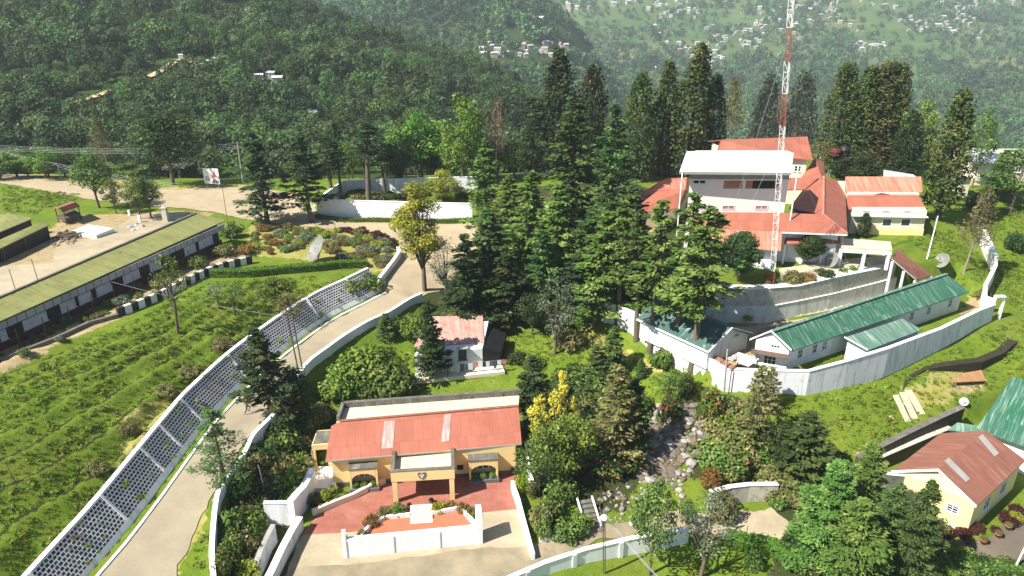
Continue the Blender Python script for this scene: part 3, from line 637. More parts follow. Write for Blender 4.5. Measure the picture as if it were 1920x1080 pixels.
def bay(px0, px1, base_row, glassm, lab):
    s0, _ = wall_hit(fl, fr_, px0, base_row); s1, _ = wall_hit(fl, fr_, px1, base_row); zt = 2.35; d = .95
    g = G(); wbox(g, fl, fr_, s0, s0+.16, .1, zt, .0, d); wbox(g, fl, fr_, s1-.16, s1, .1, zt, 0, d); wbox(g, fl, fr_, s0-.05, s1+.05, zt, zt+.12, 0, d+.06, 1)
    # front spandrel with an arch
    c = (s0+s1)/2; rx = (s1-s0)/2-.18; nn = 12; sp = 1.25; rise = .62; pts = [(c+rx*math.cos(t), sp+rise*math.sin(t)) for t in [math.pi*k/nn for k in range(nn+1)]]
    for k in range(nn):
        (sa, za), (sb, zb) = pts[k], pts[k+1]
        q = [(sb, zb), (sa, za), (sa, zt-.004), (sb, zt-.004)]
        g.hexa([along(fl, fr_, s, z, d) for s, z in q], [along(fl, fr_, s, z, d-.16) for s, z in q])
    bw = th.part('window_bay', g, [M_YELLOW, M_MOSS])
    w = G(); wbox(w, fl, fr_, s0+.2, s1-.2, .95, 1.95, .02, .08); wp = th.part('window', w, glassm, bw)
    w = G()
    for k in range(5): x = s0+.25+k*(s1-s0-.5)/4; wbox(w, fl, fr_, x-.05, x+.05, .95, 1.95, .08, .12)
    wbox(w, fl, fr_, s0+.2, s1-.2, 1.42, 1.5, .081, .118); th.part('frame', w, M_TRIM, wp)
    w = G(); wbox(w, fl, fr_, s0-.05, s1+.08, -.05, .42, .06, d+.25); th.part('planter', w, M_PLINTH, bw)
    return (s0, s1, d)
BAYS = [bay(659, 711, 905, M_LOUV, 'l'), bay(879, 932, 892, M_GLASS, 'r')]
s0, zt = wall_hit(fl, fr_, 857, 872); s1, zb = wall_hit(fl, fr_, 869, 880); g = G(); wbox(g, fl, fr_, s0, s1, zb, zt, 0, .04); th.part('wall_vent', g, M_DARK)
# portico
pa, pb = A(738, 945, 0), A(853, 938, 0); PW = math.dist(pa[:2], pb[:2]); ez = Vector((pb[0]-pa[0], pb[1]-pa[1])).normalized()
dpt = 3.0
for s in (0, PW-.42): g = G(); wbox(g, pa, pb, s, s+.42, -.05, 2.3, -.42, 0); th.part('column', g, M_YELLOW)
g = G(); wbox(g, pa, pb, -.06, PW+.06, 2.3, 3.3, -.3, .03); wbox(g, pa, pb, -.06, .2, 2.3, 3.3, -dpt, -.3); wbox(g, pa, pb, PW-.2, PW+.06, 2.3, 3.3, -dpt, -.3)
beam = th.part('portico_beam', g, M_YELLOW)
g = G(); wbox(g, pa, pb, -.08, PW+.08, 3.3, 3.36, -.32, .05); wbox(g, pa, pb, -.08, .22, 3.3, 3.36, -dpt, -.32); wbox(g, pa, pb, PW-.22, PW+.08, 3.3, 3.36, -dpt, -.32); th.part('coping', g, M_MOSS, beam)
g = G(); wbox(g, pa, pb, .2, PW-.2, 2.62, 2.78, -dpt, -.3); th.part('portico_roof', g, M_FLATR)
sc_, zc = wall_hit(pa, pb, 791, 891); g = G(); g2 = G()
shield = [(-.34,.26),(-.22,.30),(0,.25),(.22,.30),(.34,.26),(.31,0),(.18,-.26),(0,-.36),(-.18,-.26),(-.31,0)]
g.hexa([along(pa, pb, sc_+x, zc+z, .085) for x, z in shield[::-1]], [along(pa, pb, sc_+x, zc+z, .03) for x, z in shield[::-1]])
cr = th.part('crest', g, M_WOOD, beam)
for x0, x1, z0, z1 in ((-.2,-.06,.02,.12),(.06,.2,.02,.12),(-.12,.12,-.1,-.03),(-.04,.04,.1,.22),(-.07,.07,-.24,-.17)): wbox(g2, pa, pb, sc_+x0, sc_+x1, zc+z0, zc+z1, .08, .1)
th.part('emblem', g2, M_TRIM, cr)
g = G(); wbox(g, fl, fr_, LW*.47, LW*.47+1.2, .0, 2.1, 0, .06); th.part('door', g, M_WOOD)
# side porch on the left
q = rpx(((584,836,2.75),(617,833,2.75),(622,806,2.75),(594,808,2.75))); g = G().prism(q, 2.25, 2.8); th.part('side_porch', g, M_YELLOW)
q4 = [lerp(p, tuple(np.array(q).mean(0)), .12) for p in q]; th.part('porch_roof', G().prism(q4, 2.803, 2.83), M_MOSS)
for k in (0, 1): p = lerp(q[k], tuple(np.array(q).mean(0)), .12); th.part('column', G().box((p[0], p[1], -.2), (.3, .3, 2.45)), M_YELLOW)
g = G().tube([at_z(q[0], 0), at_z(q[0], 2.3)], .05); th.part('drain_pipe', g, M_STEEL)
BUNG = th
# ================================================================== small white house in the middle
wl, wr = A(779, 703, 1.6), A(905, 690, 1.6); LWh = math.dist(wl[:2], wr[:2])
th = T('cottage', 'small white cottage with a worn pinkish roof and washing outside', 'house', lerp(wl, wr, .5))
q = rpx(((776,650,4.35),(908,642,4.35),(905,592,5.5),(806,593,5.5)))
zt = lambda p: plane_z(q, p[0], p[1])
roof_part(th, q, M_ROOFW, .09)
dpv = Vector((.12, 1)).normalized()*4.6; b2, b3 = (wr[0]+dpv.x, wr[1]+dpv.y, 0), (wl[0]+dpv.x, wl[1]+dpv.y, 0); foot = [wl, wr, b2, b3]
th.part('wall', G().hexa([at_z(p, 1.3) for p in foot], [at_z(p, min(zt(p), 5.4)-.12) for p in foot]), M_WHITE)
pxwin(th, wl, wr, 859, 655, 875, 674, frame=M_PLINTH, mull=2, rail=1)
g = G(); s0, z0 = wall_hit(wl, wr, 856, 653); s1, _ = wall_hit(wl, wr, 877, 653); wbox(g, wl, wr, s0, s1, z0, z0+.12, 0, .5); th.part('window_hood', g, M_GREYT)
side = [wr, (wr[0]+2.0, wr[1]+.5, 0), (b2[0]+2.0, b2[1]-.2, 0), b2]
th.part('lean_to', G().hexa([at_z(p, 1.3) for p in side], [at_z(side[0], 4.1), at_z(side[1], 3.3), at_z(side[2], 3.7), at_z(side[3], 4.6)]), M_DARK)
g = G(); wbox(g, wl, wr, -.5, LWh+2.2, 1.3, 1.72, .02, 1.5); th.part('veranda_floor', g, M_CREAMW)
COT = (wl, wr)
# washing line
M_CLO = [surf('cloth %d' % i, c, tuple(x*.8 for x in c), 1) for i, c in enumerate(((.75,.75,.78),(.7,.72,.75),(.12,.13,.18),(.08,.09,.12),(.62,.66,.72),(.55,.2,.18)))]
th = T('washing_line', 'row of pale and dark washing hung along the white cottage wall', 'laundry', along(wl, wr, 4.4, 1.7, 1.0))
pA, pB = along(wl, wr, 3.4, 2.95, 1.0), along(wl, wr, 9.6, 2.95, 1.0)
th.part('line', G().tube([pA, lerp(pA, pB, .5), pB], .012, 4), M_STEEL)
for s in (3.4, 9.6): th.part('post', G().tube([along(wl, wr, s, 1.3, 1.0), along(wl, wr, s, 3.0, 1.0)], .035), M_WOOD)
s = 3.7; r = random.Random(5)
for k in range(12):
    w = r.uniform(.28, .55); h = r.uniform(.5, 1.0); g = G()
    if s > 6.9 and s < 7.4: s = 7.6
    q = [along(wl, wr, s, 2.94, 1.0), along(wl, wr, s+w, 2.94, 1.0), along(wl, wr, s+w*.95, 2.94-h, 1.07), along(wl, wr, s+.03, 2.94-h*.93, 1.05)]
    g.hexa([vadd(p, (0, .015, 0)) for p in q], q); th.part('garment', g, M_CLO[k % 6]); s += w+.06
# ================================================================== the big hall and its orange-roofed wings on the terrace
GB = 9.3
th = T('main_building', 'large pinkish white hall with orange roofed wings on the upper terrace', 'building', A(1400, 430, 9.45)); HALL = th
def ccw(q): return q if sum(q[i][0]*q[(i+1) % len(q)][1]-q[(i+1) % len(q)][0]*q[i][1] for i in range(len(q))) > 0 else q[::-1]
def under_roof(th, q, mat, z0, inset=.5, t=.13, name='wall', parent=None):
    c = np.array(q).mean(0); lo, hi = [], []
    for p in ccw(q):
        k = inset/max(.6, math.dist(p[:2], c[:2])); r_ = lerp(p, tuple(c), min(k, .4)); lo.append(at_z(r_, z0)); hi.append(up(r_, -t))
    return th.part(name, G().hexa(lo, hi), mat, parent)
# tall hall
y0 = A(1400, 398, 15.2)[1]
ha, hb = AY(1288, 397, y0), AY(1470, 398, y0); ha, hb = at_z(ha, 0), at_z(hb, 0)
top_z = ZT(ha, 335)+.9
fpt = [ha, hb, (hb[0]+3.0, hb[1]+11, 0), (ha[0]+3.0, ha[1]+11, 0)]
th.part('hall_wall', G().hexa([at_z(p, GB) for p in fpt], [at_z(p, top_z) for p in fpt]), M_PINK)
HW = math.dist(ha[:2], hb[:2])
zb = ZT(ha, 337); g = G(); wbox(g, ha, hb, -.1, HW+.1, zb, zb+.14, 0, .35); th.part('hall_ledge', g, M_TRIM)
g = G(); wbox(g, ha, hb, .05, HW-.05, zb+.14, top_z-.05, .0, .12); th.part('hall_soffit', g, M_GREYT)
HR = rpx(((1274,322,top_z+.25),(1483,324,top_z+.25),(1488,287,top_z+1.25),(1286,288,top_z+1.25)))
roof = roof_part(th, HR, M_WROOF, .14, name='hall_roof')
bkq = [HR[3], HR[2], (HR[2][0]+1.5, HR[2][1]+6, top_z+.2), (HR[3][0]+1.5, HR[3][1]+6, top_z+.2)]; roof_part(th, bkq, M_WROOF, .14, name='hall_roof')
g = G().bar(up(HR[0], -.28), up(HR[1], -.28), .12, .3); th.part('gutter', g, M_GREYT, roof)
s0, z1 = wall_hit(ha, hb, 1357, 338.5); s1, z0 = wall_hit(ha, hb, 1466, 353.5)
SC1 = [wall_hit(ha, hb, x, 345)[0] for x in (1357, 1392, 1398, 1411, 1452, 1466)]
g = G(); wbox(g, ha, hb, SC1[0], SC1[1], z0, z1, 0, .04); th.part('louvre', g, M_LOUV)
g = G(); wbox(g, ha, hb, SC1[2], SC1[3], z0, z1, 0, .04); th.part('louvre', g, M_LOUV)
g = G(); wbox(g, ha, hb, SC1[4], SC1[5]-.1, z0, z1, 0, .04); th.part('louvre', g, M_LOUV)
g = G(); wbox(g, ha, hb, SC1[3], SC1[4], z0, z1, 0, .03); th.part('opening', g, M_DARK)
for x in (1303, 1354, 1416): pxwin(th, ha, hb, x, 384.5, x+23, 393, frame=M_TRIM, pane=M_LOUV, mull=1, name='vent', fr=.09, sill=False)
for x in (1305, 1317):
    s, z = wall_hit(ha, hb, x, 340); g = G(); wbox(g, ha, hb, s-.25, s+.25, z-.15, z+.12, .0, .3); th.part('floodlight', g, M_DARK)
s, z = wall_hit(ha, hb, 1286, 326); g = G(); p = along(ha, hb, s, z, .4); g.lathe(p, [(.01, 0), (.25, .08), (.32, .3), (.01, .32)], 12); th.part('dish', g, M_TRIM)
for px, pyb, pyt in ((1273, 398, 322), (1484, 398, 310)):
    p = AY(px, pyb, HR[0][1]-.1); th.part('downpipe', G().tube([at_z(p, 12.5), at_z(p, ZT(p, pyt))], .09), M_CLEAN)
# front wing
F1 = rpx(((1300,397,15.2),(1543,402,15.2),(1589,439,13.55),(1468,435,13.55)))
pl = rpx(((1300,397,15.2),(1543,402,15.2),(1589,439,13.55)))
F1 = [plane_hit(pl, 1292, 397), pl[1], pl[2], plane_hit(pl, 1466, 434.5)]
F2 = [plane_hit(pl, 1292, 397), plane_hit(pl, 1467, 399), plane_hit(pl, 1466, 434), plane_hit(pl, 1304, 427)]
roof_part(th, [plane_hit(pl, 1467, 399), pl[1], pl[2], plane_hit(pl, 1466, 434.5)], M_ROOF)
roof_part(th, F2, M_ROOF)
F3 = [up(plane_hit(pl, 1303, 425), -.03), up(plane_hit(pl, 1467, 432), -.03), up(plane_hit(pl, 1464, 469), -.05), up(plane_hit(pl, 1316, 458), -.05)]
roof_part(th, F3, M_ROOFP)
zf = lambda p: plane_z(pl, p[0], p[1])
wa, wb = (F3[3][0]+.3, F3[3][1]+.9, 0), (F3[2][0]-.3, F3[2][1]+.9, 0)
wc, wd = (wb[0]+.5, F1[1][1]-.4, 0), (wa[0], F1[1][1]-.4, 0)
fp = [wa, wb, wc, wd]; th.part('wall', G().hexa([at_z(p, GB) for p in fp], [at_z(p, zf(p)-.16) for p in fp]), M_WALLC)
pxwin(th, wa, wb, 1422, 480, 1430, 497, frame=M_TRIM, mull=0); pxwin(th, wa, wb, 1352, 478, 1372, 497, frame=M_TRIM, mull=1)
g = G(); s, z = wall_hit(wa, wb, 1433, 505); wbox(g, wa, wb, s-.55, s+.55, GB, z+1.3, 0, .35); th.part('porch_box', g, M_CLEAN)
we, wf = (wc[0], F1[3][1]+1.2, 0), (pl[2][0]-.6, pl[2][1]+1.0, 0)
fp = [we, wf, (pl[1][0], pl[1][1]-.5, 0), (wc[0], pl[1][1]-.5, 0)]
th.part('wall', G().hexa([at_z(p, GB) for p in fp], [at_z(p, zf(p)-.16) for p in fp]), M_WALLC)
g = G(); g.bar(up(F1[3], -.2), up(pl[2], -.2), .14, .18); th.part('gutter', g, M_TRIM)
# porch roof below the eave on the right
PR = rpx(((1474,440,12.75),(1577,444,12.75),(1576,456,12.15),(1470,457,12.15))); roof_part(th, PR, M_ROOF, .1, name='porch_roof')
for px in (1474, 1508, 1545): p = at_z(lerp(PR[3], PR[2], (px-1470)/106), 0); th.part('post', G().box((p[0], p[1]+.3, GB), (.22, .22, 12.05-GB)), M_CLEAN)
q = [(PR[3][0], PR[3][1]+3.2, 0), (PR[2][0], PR[2][1]+3.2, 0)]
for k in (.2, .45, .7): g = G(); wbox(g, q[0], q[1], k*8, k*8+.9, GB, GB+2.1, -.0, .4); th.part('door', g, M_WOOD)
# cross wing going back
E1 = rpx(((1543,402,15.2),(1589,439,13.55),(1584,341,13.6),(1544,331,15.2))); roof_part(th, E1, M_ROOF)
W1 = rpx(((1543,402,15.2),(1541,332,15.2),(1505,356,13.9),(1480,390,13.9))); roof_part(th, W1, M_ROOF)
K1 = rpx(((1466,333,15.0),(1535,333,15.25),(1509,355,14.2),(1466,356,14.2))); roof_part(th, K1, M_ROOF)
N1 = rpx(((1541,334,15.25),(1528,297,15.6),(1503,331,14.2))); roof_part(th, N1, M_ROOF)
N2 = rpx(((1528,297,15.6),(1545,303,14.6),(1548,330,14.6),(1541,334,15.25))); roof_part(th, N2, M_ROOF)
cap = G()
cap.bar(up(E1[0], .03), up(E1[3], .03), .3, .08); cap.bar(up(E1[0], .03), up(E1[1], .03), .3, .08); th.part('ridge_cap', cap, M_ROOFP)
under_roof(th, [E1[1], E1[2], at_z(W1[2], 13.6), at_z(W1[3], 13.6)], M_WALLC, GB, .7)
# tall block at the back
B1 = rpx(((1343,287,16.6),(1524,299,16.6),(1514,256,18.3),(1351,262,18.3))); roof_part(th, B1, M_ROOF)
B2 = [B1[3], B1[2], (B1[2][0]+1.5, B1[2][1]+7, 16.6), (B1[3][0], B1[3][1]+7, 16.6)]; roof_part(th, B2, M_ROOF)
bq = [(B1[0][0]+.5, B1[0][1]+.8, 0), (B1[1][0]-.5, B1[1][1]+.8, 0), (B2[2][0]-.5, B2[2][1]-.6, 0), (B2[3][0]+.5, B2[3][1]-.6, 0)]
th.part('wall', G().hexa([at_z(p, GB) for p in bq], [at_z(p, 16.7) for p in bq]), M_CREAMW)
pxwin(th, bq[0], bq[1], 1490, 310, 1501, 322, frame=M_TRIM, mull=1, rail=1)
# hipped wings on the left
def hip(c4, r2, mat=M_ROOF):
    """eave corners (front-left, front-right, back-right, back-left) and ridge ends left, right"""
    for q in ([c4[0], c4[1], r2[1], r2[0]], [c4[1], c4[2], r2[1]], [c4[2], c4[3], r2[0], r2[1]], [c4[3], c4[0], r2[0]]):
        roof_part(th, q, mat if q is not None else mat, .1)
    under_roof(th, list(c4), M_CREAMW, GB, .6)
h4 = rpx(((1176,402,12.0),(1272,390,12.0),(1292,360,12.0),(1215,372,12.0))); hip(h4, rpx(((1240,352,14.0),(1284,356,14.0))))
h4 = rpx(((1196,368,12.2),(1284,364,12.2),(1300,340,12.2),(1225,346,12.2))); hip(h4, rpx(((1249,335,14.2),(1288,332,14.2))), M_ROOFP)
# ================================================================== annex to the right
a1, b1 = A(1591, 440, 9.3), A(1728, 443, 9.3)
th = T('annex', 'cream annex with two orange roof slopes beside the dark columnar conifer', 'building', lerp(a1, b1, .5))
AF = rpx(((1589,392,12.75),(1737,394,12.75),(1722,366,14.0),(1588,366,14.0))); roof_part(th, AF, M_ROOF)
AG = rpx(((1653,361,14.35),(1638,366,13.98),(1672,366,13.98))); roof_part(th, AG, M_ROOF, .06, 'dormer')
AR = rpx(((1584,359,14.2),(1730,360,14.2),(1727,331,15.6),(1585,331,15.6))); roof_part(th, AR, M_ROOFP)
dep = AR[3][1]-a1[1]; fp = [a1, b1, (b1[0]+1.5, AR[2][1]+3, 0), (a1[0]+1.5, AR[3][1]+3, 0)]
g = G().hexa([at_z(p, 9.0) for p in (a1, b1, lerp(b1, fp[2], .35), lerp(a1, fp[3], .35))], [at_z(a1, 12.75), at_z(b1, 12.75), at_z(lerp(b1, fp[2], .35), 13.5), at_z(lerp(a1, fp[3], .35), 13.5)]); th.part('wall', g, M_CREAMW)
g = G().hexa([at_z(p, 9.0) for p in (lerp(a1, fp[3], .36), lerp(b1, fp[2], .36), fp[2], fp[3])], [at_z(p, 14.15) for p in (lerp(a1, fp[3], .36), lerp(b1, fp[2], .36), fp[2], fp[3])]); th.part('rear_wall', g, M_CREAMW)
AL = math.dist(a1[:2], b1[:2]); s, z = wall_hit(a1, b1, 1650, 405); g = G(); wbox(g, a1, b1, -.1, AL+.1, z, z+.12, 0, .5); th.part('ledge', g, M_TRIM)
s, z = wall_hit(a1, b1, 1650, 427); g = G(); wbox(g, a1, b1, 2, AL, 9.0, z, 0, .25); th.part('plinth', g, M_PALEY)
for x in (1655, 1690): pxwin(th, a1, b1, x, 409, x+16, 425, frame=M_TRIM, mull=0, fr=.13)
for x in (1618, 1655, 1695): pxwin(th, a1, b1, x, 395.5, x+13, 398.5, frame=M_TRIM, pane=M_DARK, mull=0, fr=.04, name='vent', sill=False)
# ================================================================== entrance canopy and covered walkway
CT = rpx(((1577,463,11.9),(1673,468,11.9),(1670,453,11.9),(1580,446,11.9)))
th = T('canopy', 'flat cream concrete canopy on white posts at the edge of the upper terrace', 'canopy', onground(np.array(CT).mean(0)))
th.part('roof', G().prism(CT, 11.62, 11.9), M_FLATR); g = G(); g.bar(at_z(CT[0], 11.25), at_z(CT[1], 11.25), .2, .37); th.part('beam', g, M_CLEAN)
for q in (CT[0], lerp(CT[0], CT[1], .48), lerp(CT[0], CT[1], .97), CT[2], CT[3]):
    q = lerp(q, tuple(np.array(CT).mean(0)), .03); th.part('post', G().box((q[0], q[1], 9.3), (.3, .3, 2.32)), M_CLEAN)
WK = rpx(((1672,487,11.0),(1717,525,8.3),(1748,516,8.3),(1681,466,11.0)))
th = T('covered_walkway', 'sloping rusty red roof over the stair walkway beside the green roofed barracks', 'walkway', onground(np.array(WK).mean(0)))
roof_part(th, WK, M_ROOFR, .1)
g = G().bar(up(WK[0], .0), up(WK[1], .0), .1, .12); th.part('edge_trim', g, M_TRIM)
for q in (WK[0], lerp(WK[0], WK[1], .5), WK[1], WK[2], WK[3]): q = lerp(q, tuple(np.array(WK).mean(0)), .06); b0 = onground(q); th.part('post', G().box(up(b0, -.3), (.22, .22, q[2]-b0[2]+.15)), M_CLEAN)
# ================================================================== green-roofed barracks below the terrace
RZ, EZ = 9.35, 7.8
el_, er_ = A(1484, 658, EZ), A(1818, 547, EZ); rl, rr_ = A(1446, 622, RZ), A(1775, 514, RZ)
th = T('barracks', 'white barracks with long weathered green roof behind the curved compound wall', 'building', lerp(el_, rr_, .5))
roof_part(th, [el_, er_, rr_, rl], M_GREENW, .1)
nrm = (rl[0]-el_[0], rl[1]-el_[1]); fl2, fr2 = (rl[0]+nrm[0]*.9, rl[1]+nrm[1]*.9, EZ+.1), (rr_[0]+nrm[0]*.9, rr_[1]+nrm[1]*.9, EZ+.1)
roof_part(th, [rl, rr_, fr2, fl2], M_GREENW, .1)
th.part('ridge_cap', G().bar(up(rl, .02), up(rr_, .02), .4, .07), M_GREENP)
q = [lerp(el_, er_, .012), lerp(el_, er_, .985), lerp(fl2, fr2, .985), lerp(fl2, fr2, .012)]
cc = tuple(np.array(q).mean(0)); e1 = Vector((er_[0]-el_[0], er_[1]-el_[1])).normalized(); nn = Vector((-e1.y, e1.x))
wq = [(q[0][0]+nn.x*.55, q[0][1]+nn.y*.55), (q[1][0]+nn.x*.55, q[1][1]+nn.y*.55), (q[2][0]-nn.x*.5, q[2][1]-nn.y*.5), (q[3][0]-nn.x*.5, q[3][1]-nn.y*.5)]
rz2 = plane_z([el_, er_, rl], *wq[0])-.13
rm0, rm1 = lerp(rl, rr_, .012), lerp(rl, rr_, .985)
g = G(); P5 = [(wq[0][0], wq[0][1], 5), (wq[1][0], wq[1][1], 5), (wq[2][0], wq[2][1], 5), (wq[3][0], wq[3][1], 5)]
g.hexa(P5, [at_z(wq[0], rz2), at_z(wq[1], rz2), at_z(wq[2], rz2-.02), at_z(wq[3], rz2-.02)])
g.raw([at_z(wq[0], rz2), at_z(wq[3], rz2-.02), up(rm0, -.13), at_z(wq[1], rz2), at_z(wq[2], rz2-.02), up(rm1, -.13)], [(0, 2, 1), (3, 4, 5), (0, 3, 5, 2), (1, 2, 5, 4)])
th.part('wall', g, M_WHITE)
g = G()
for r0, e in ((rl, el_), (rl, fl2)): g.bar(up(r0, .02), up(e, .02), .16, .14)
th.part('verge_board', g, M_TRIM)
w0, w1 = at_z(wq[0], 0), at_z(wq[1], 0)
for x, y in ((1776,589),(1737,599),(1706,606),(1500,662),(1545,652),(1527,655)):
    s, z = wall_hit(w0, w1, x, y)
    window(th, w0, w1, s-.35, s+.35, 6.2, 7.2, M_TRIM, M_GLASS, 1, 1)
ge = [at_z(wq[3], 0), at_z(wq[0], 0)]; GL = math.dist(ge[0][:2], ge[1][:2])
window(th, ge[0], ge[1], GL*.45, GL*.45+.9, 7.55, 7.9, M_TRIM, M_DARK, 2, 0, False, 'vent'); window(th, ge[0], ge[1], GL*.3, GL*.3+1.2, 5.6, 6.7, M_TRIM, M_GLASS, 2, 1)
g = G(); wbox(g, ge[0], ge[1], -.3, GL+.2, 6.95, 7.05, 0, .9); th.part('canopy', g, M_WOOD)
# lean-to
la, lb, lc, ld = A(1627, 657, 6.75), A(1729, 618, 6.75), A(1692, 597, 7.6), A(1583, 633, 7.6)
roof_part(th, [la, lb, lc, ld], M_GREENP, .08, 'lean_to_roof')
q = [lerp(p, tuple(np.array([la, lb, lc, ld]).mean(0)), .1) for p in (la, lb, lc, ld)]; th.part('lean_to_wall', G().hexa([at_z(p, 5) for p in q], [up(p, -.1) for p in q]), M_WHITE)
for f in (.35, .62, .85): L1 = math.dist(q[0][:2], q[1][:2]); window(th, at_z(q[0], 0), at_z(q[1], 0), L1*f-.35, L1*f+.35, 5.75, 6.4, M_TRIM, M_GLASS, 1, 1, False)
th.part('verge_board', G().bar(up(la, .01), up(ld, .01), .14, .12), M_TRIM)
# ================================================================== dark green roofed block to its left
el2, er2 = A(1194, 598, 7.0), A(1330, 660, 7.0); rl2, rr2 = A(1228, 556, 8.7), A(1373, 616, 8.7)
th = T('quarters', 'low white quarters under a stained dark green roof shaded by tall pines', 'building', lerp(el2, rr2, .5))
roof_part(th, [el2, er2, rr2, rl2], M_GREEND, .1)
fb = A(1411, 626, 7.1); dx = (fb[0]-rr2[0], fb[1]-rr2[1]); fa = (rl2[0]+dx[0], rl2[1]+dx[1], 7.1)
roof_part(th, [rl2, rr2, fb, fa], M_GREEND, .1)
q = [el2, er2, fb, fa]; ccn = tuple(np.array(q).mean(0)); q = [lerp(p, ccn, .07) for p in q]
g = G(); g.hexa([at_z(p, 4.8) for p in q], [at_z(p, 7.0) for p in q]); rm = lerp(rr2, rl2, .03)
rmL = lerp(rl2, rr2, .03); g.raw([at_z(q[1], 7.0), at_z(q[2], 7.0), up(rm, -.13), at_z(q[0], 7.0), at_z(q[3], 7.0), up(rmL, -.13)], [(0, 1, 2), (3, 5, 4), (0, 2, 5, 3), (1, 4, 5, 2)]); th.part('wall', g, M_WHITE)
g = G(); g.bar(up(rr2, .02), up(er2, .02), .16, .14); g.bar(up(rr2, .02), up(fb, .02), .16, .14); th.part('verge_board', g, M_TRIM)
L1 = math.dist(q[1][:2], q[2][:2]); window(th, at_z(q[1], 0), at_z(q[2], 0), L1*.62, L1*.62+.8, 7.25, 7.65, M_TRIM, M_DARK, 2, 0, False, 'vent')
g = G(); g.bar(up(el2, -.12), up(er2, -.12), .2, .14); th.part('gutter', g, M_TRIM)
# small roofs and clutter between the two
q = rpx(((1361,672,6.4),(1404,687,6.0),(1424,673,6.5),(1385,660,6.9)))
th = T('lean_to', 'patched white corrugated lean-to roof in the corner of the compound wall', 'shed', onground(np.array(q).mean(0)))
roof_part(th, q, surf('patched sheet', (.62,.60,.57), (.42,.40,.38), .8, (.2,.1,.07), (1.2,.5), .52, .66, (.06,.05,.05), (.9,.55,.62), corr=1.6), .06)
for p in q: p = lerp(p, tuple(np.array(q).mean(0)), .1); b0 = onground(p); th.part('post', G().tube([up(b0, -.2), up(p, -.05)], .06), M_WOOD)
q = rpx(((1341,666,6.2),(1379,686,6.1),(1372,692,5.9),(1338,672,6.0))); th = T('sheet_roof', 'rusty red sheet roof tucked behind the corner of the white compound wall', 'shed', onground(np.array(q).mean(0)))
roof_part(th, q, M_ROOFR, .06)
for p in q: b0 = onground(p); th.part('post', G().tube([up(b0, -.2), up(p, -.05)], .05), M_WOOD)
# ================================================================== pale yellow house, lower right
EZ, RZ = 2.5, 4.1
e1_, e2_, r1, r2, e4 = A(1671, 884, EZ), A(1831, 950, EZ), A(1759, 881, RZ), A(1848, 807, RZ), A(1923, 863, EZ)
e3 = (e1_[0]+(r2[0]-r1[0]), e1_[1]+(r2[1]-r1[1]), EZ)
th = T('house', 'pale yellow gabled house with a brownish red roof in the lower right corner', 'house', at_z(lerp(e1_, e4, .5), -.5))
roof = roof_part(th, [e2_, e4, r2, r1], M_ROOFR, .1); roof_part(th, [e1_, r1, r2, e3], M_ROOFW if False else M_ROOFR, .1)
for (x0, y0), (x1, y1) in (((1775,861),(1815,901)),((1838,817),(1869,853))):
    pl = [e2_, e4, r2]; a_ = plane_hit(pl, x0-4, y0+3); b2_ = plane_hit(pl, x1-4, y1+3); c_ = plane_hit(pl, x1+4, y1-3); d_ = plane_hit(pl, x0+4, y0-3)
    th.part('roof_sheet', G().slab([up(p, .03) for p in (a_, b2_, c_, d_)], .02), M_GREYT, roof, 'grey replacement roof sheet')
    pl = [e1_, r1, r2]; a_ = plane_hit(pl, x0-20, y0+1); b2_ = plane_hit(pl, x0-4, y0+2); c_ = plane_hit(pl, x0+4, y0-3); d_ = plane_hit(pl, x0-10, y0-3)
cn = tuple(np.array([e1_, e2_, e4, e3]).mean(0)); q = [lerp(p, cn, .06) for p in (e1_, e2_, e4, e3)]
g = G(); g.hexa([at_z(p, -.8) for p in q], [at_z(p, EZ+.08) for p in q]); ra, rb_ = lerp(r1, r2, .05), lerp(r2, r1, .05)
g.raw([at_z(q[0], EZ+.08), at_z(q[1], EZ+.08), up(ra, -.16), at_z(q[3], EZ+.08), at_z(q[2], EZ+.08), up(rb_, -.16)], [(0, 1, 2), (3, 5, 4), (1, 4, 5, 2), (0, 2, 5, 3)]); th.part('wall', g, M_PALEY)
g = G(); g.bar(up(e1_, -.12), up(r1, -.12), .1, .2); g.bar(up(r1, -.12), up(e2_, -.12), .1, .2); th.part('bargeboard', g, M_CLEAN)
w0, w1 = at_z(q[0], 0), at_z(q[1], 0)
pxwin(th, w0, w1, 1777, 942, 1795, 965, frame=M_CLEAN, mull=1, rail=2); pxwin(th, w0, w1, 1783, 920, 1800, 930, frame=M_CLEAN, pane=M_LOUV, mull=2, name='vent', sill=False, fr=.05); pxwin(th, w0, w1, 1713, 895, 1729, 901, frame=M_CLEAN, pane=M_DARK, mull=0, name='vent', sill=False, fr=.04)
g = G(); L1 = math.dist(w0[:2], w1[:2]); wbox(g, w0, w1, -.2, L1+.15, -.8, -.25, .0, .3); th.part('plinth', g, M_FLATR)
w1b, w2 = at_z(q[1], 0), at_z(q[2], 0); L2 = math.dist(w1b[:2], w2[:2])
for f in (.25, .6): window(th, w1b, w2, L2*f, L2*f+1.2, .5, 1.7, M_TRIM, M_GLASS, 1, 1)
RH = th
# ================================================================== green-roofed shed at the right edge
q = rpx(((1831,803,2.6),(1985,862,2.6),(2035,740,5.0),(1898,706,5.0)))
th = T('shed', 'long shed with a pale weathered green roof cut off at the right edge', 'building', onground(np.array(q).mean(0)))
roof_part(th, q, M_GREENW, .1); under_roof(th, q, M_WHITE, -.6, .8)
q = rpx(((1776,806,1.7),(1828,812,1.7),(1846,800,2.3),(1795,792,2.3))); th = T('lean_to', 'small pale green lean-to roof between the yellow house and dark stone wall', 'shed', onground(np.array(q).mean(0)))
roof_part(th, q, M_GREENP, .08); under_roof(th, q, M_STONED, -.6, .3)
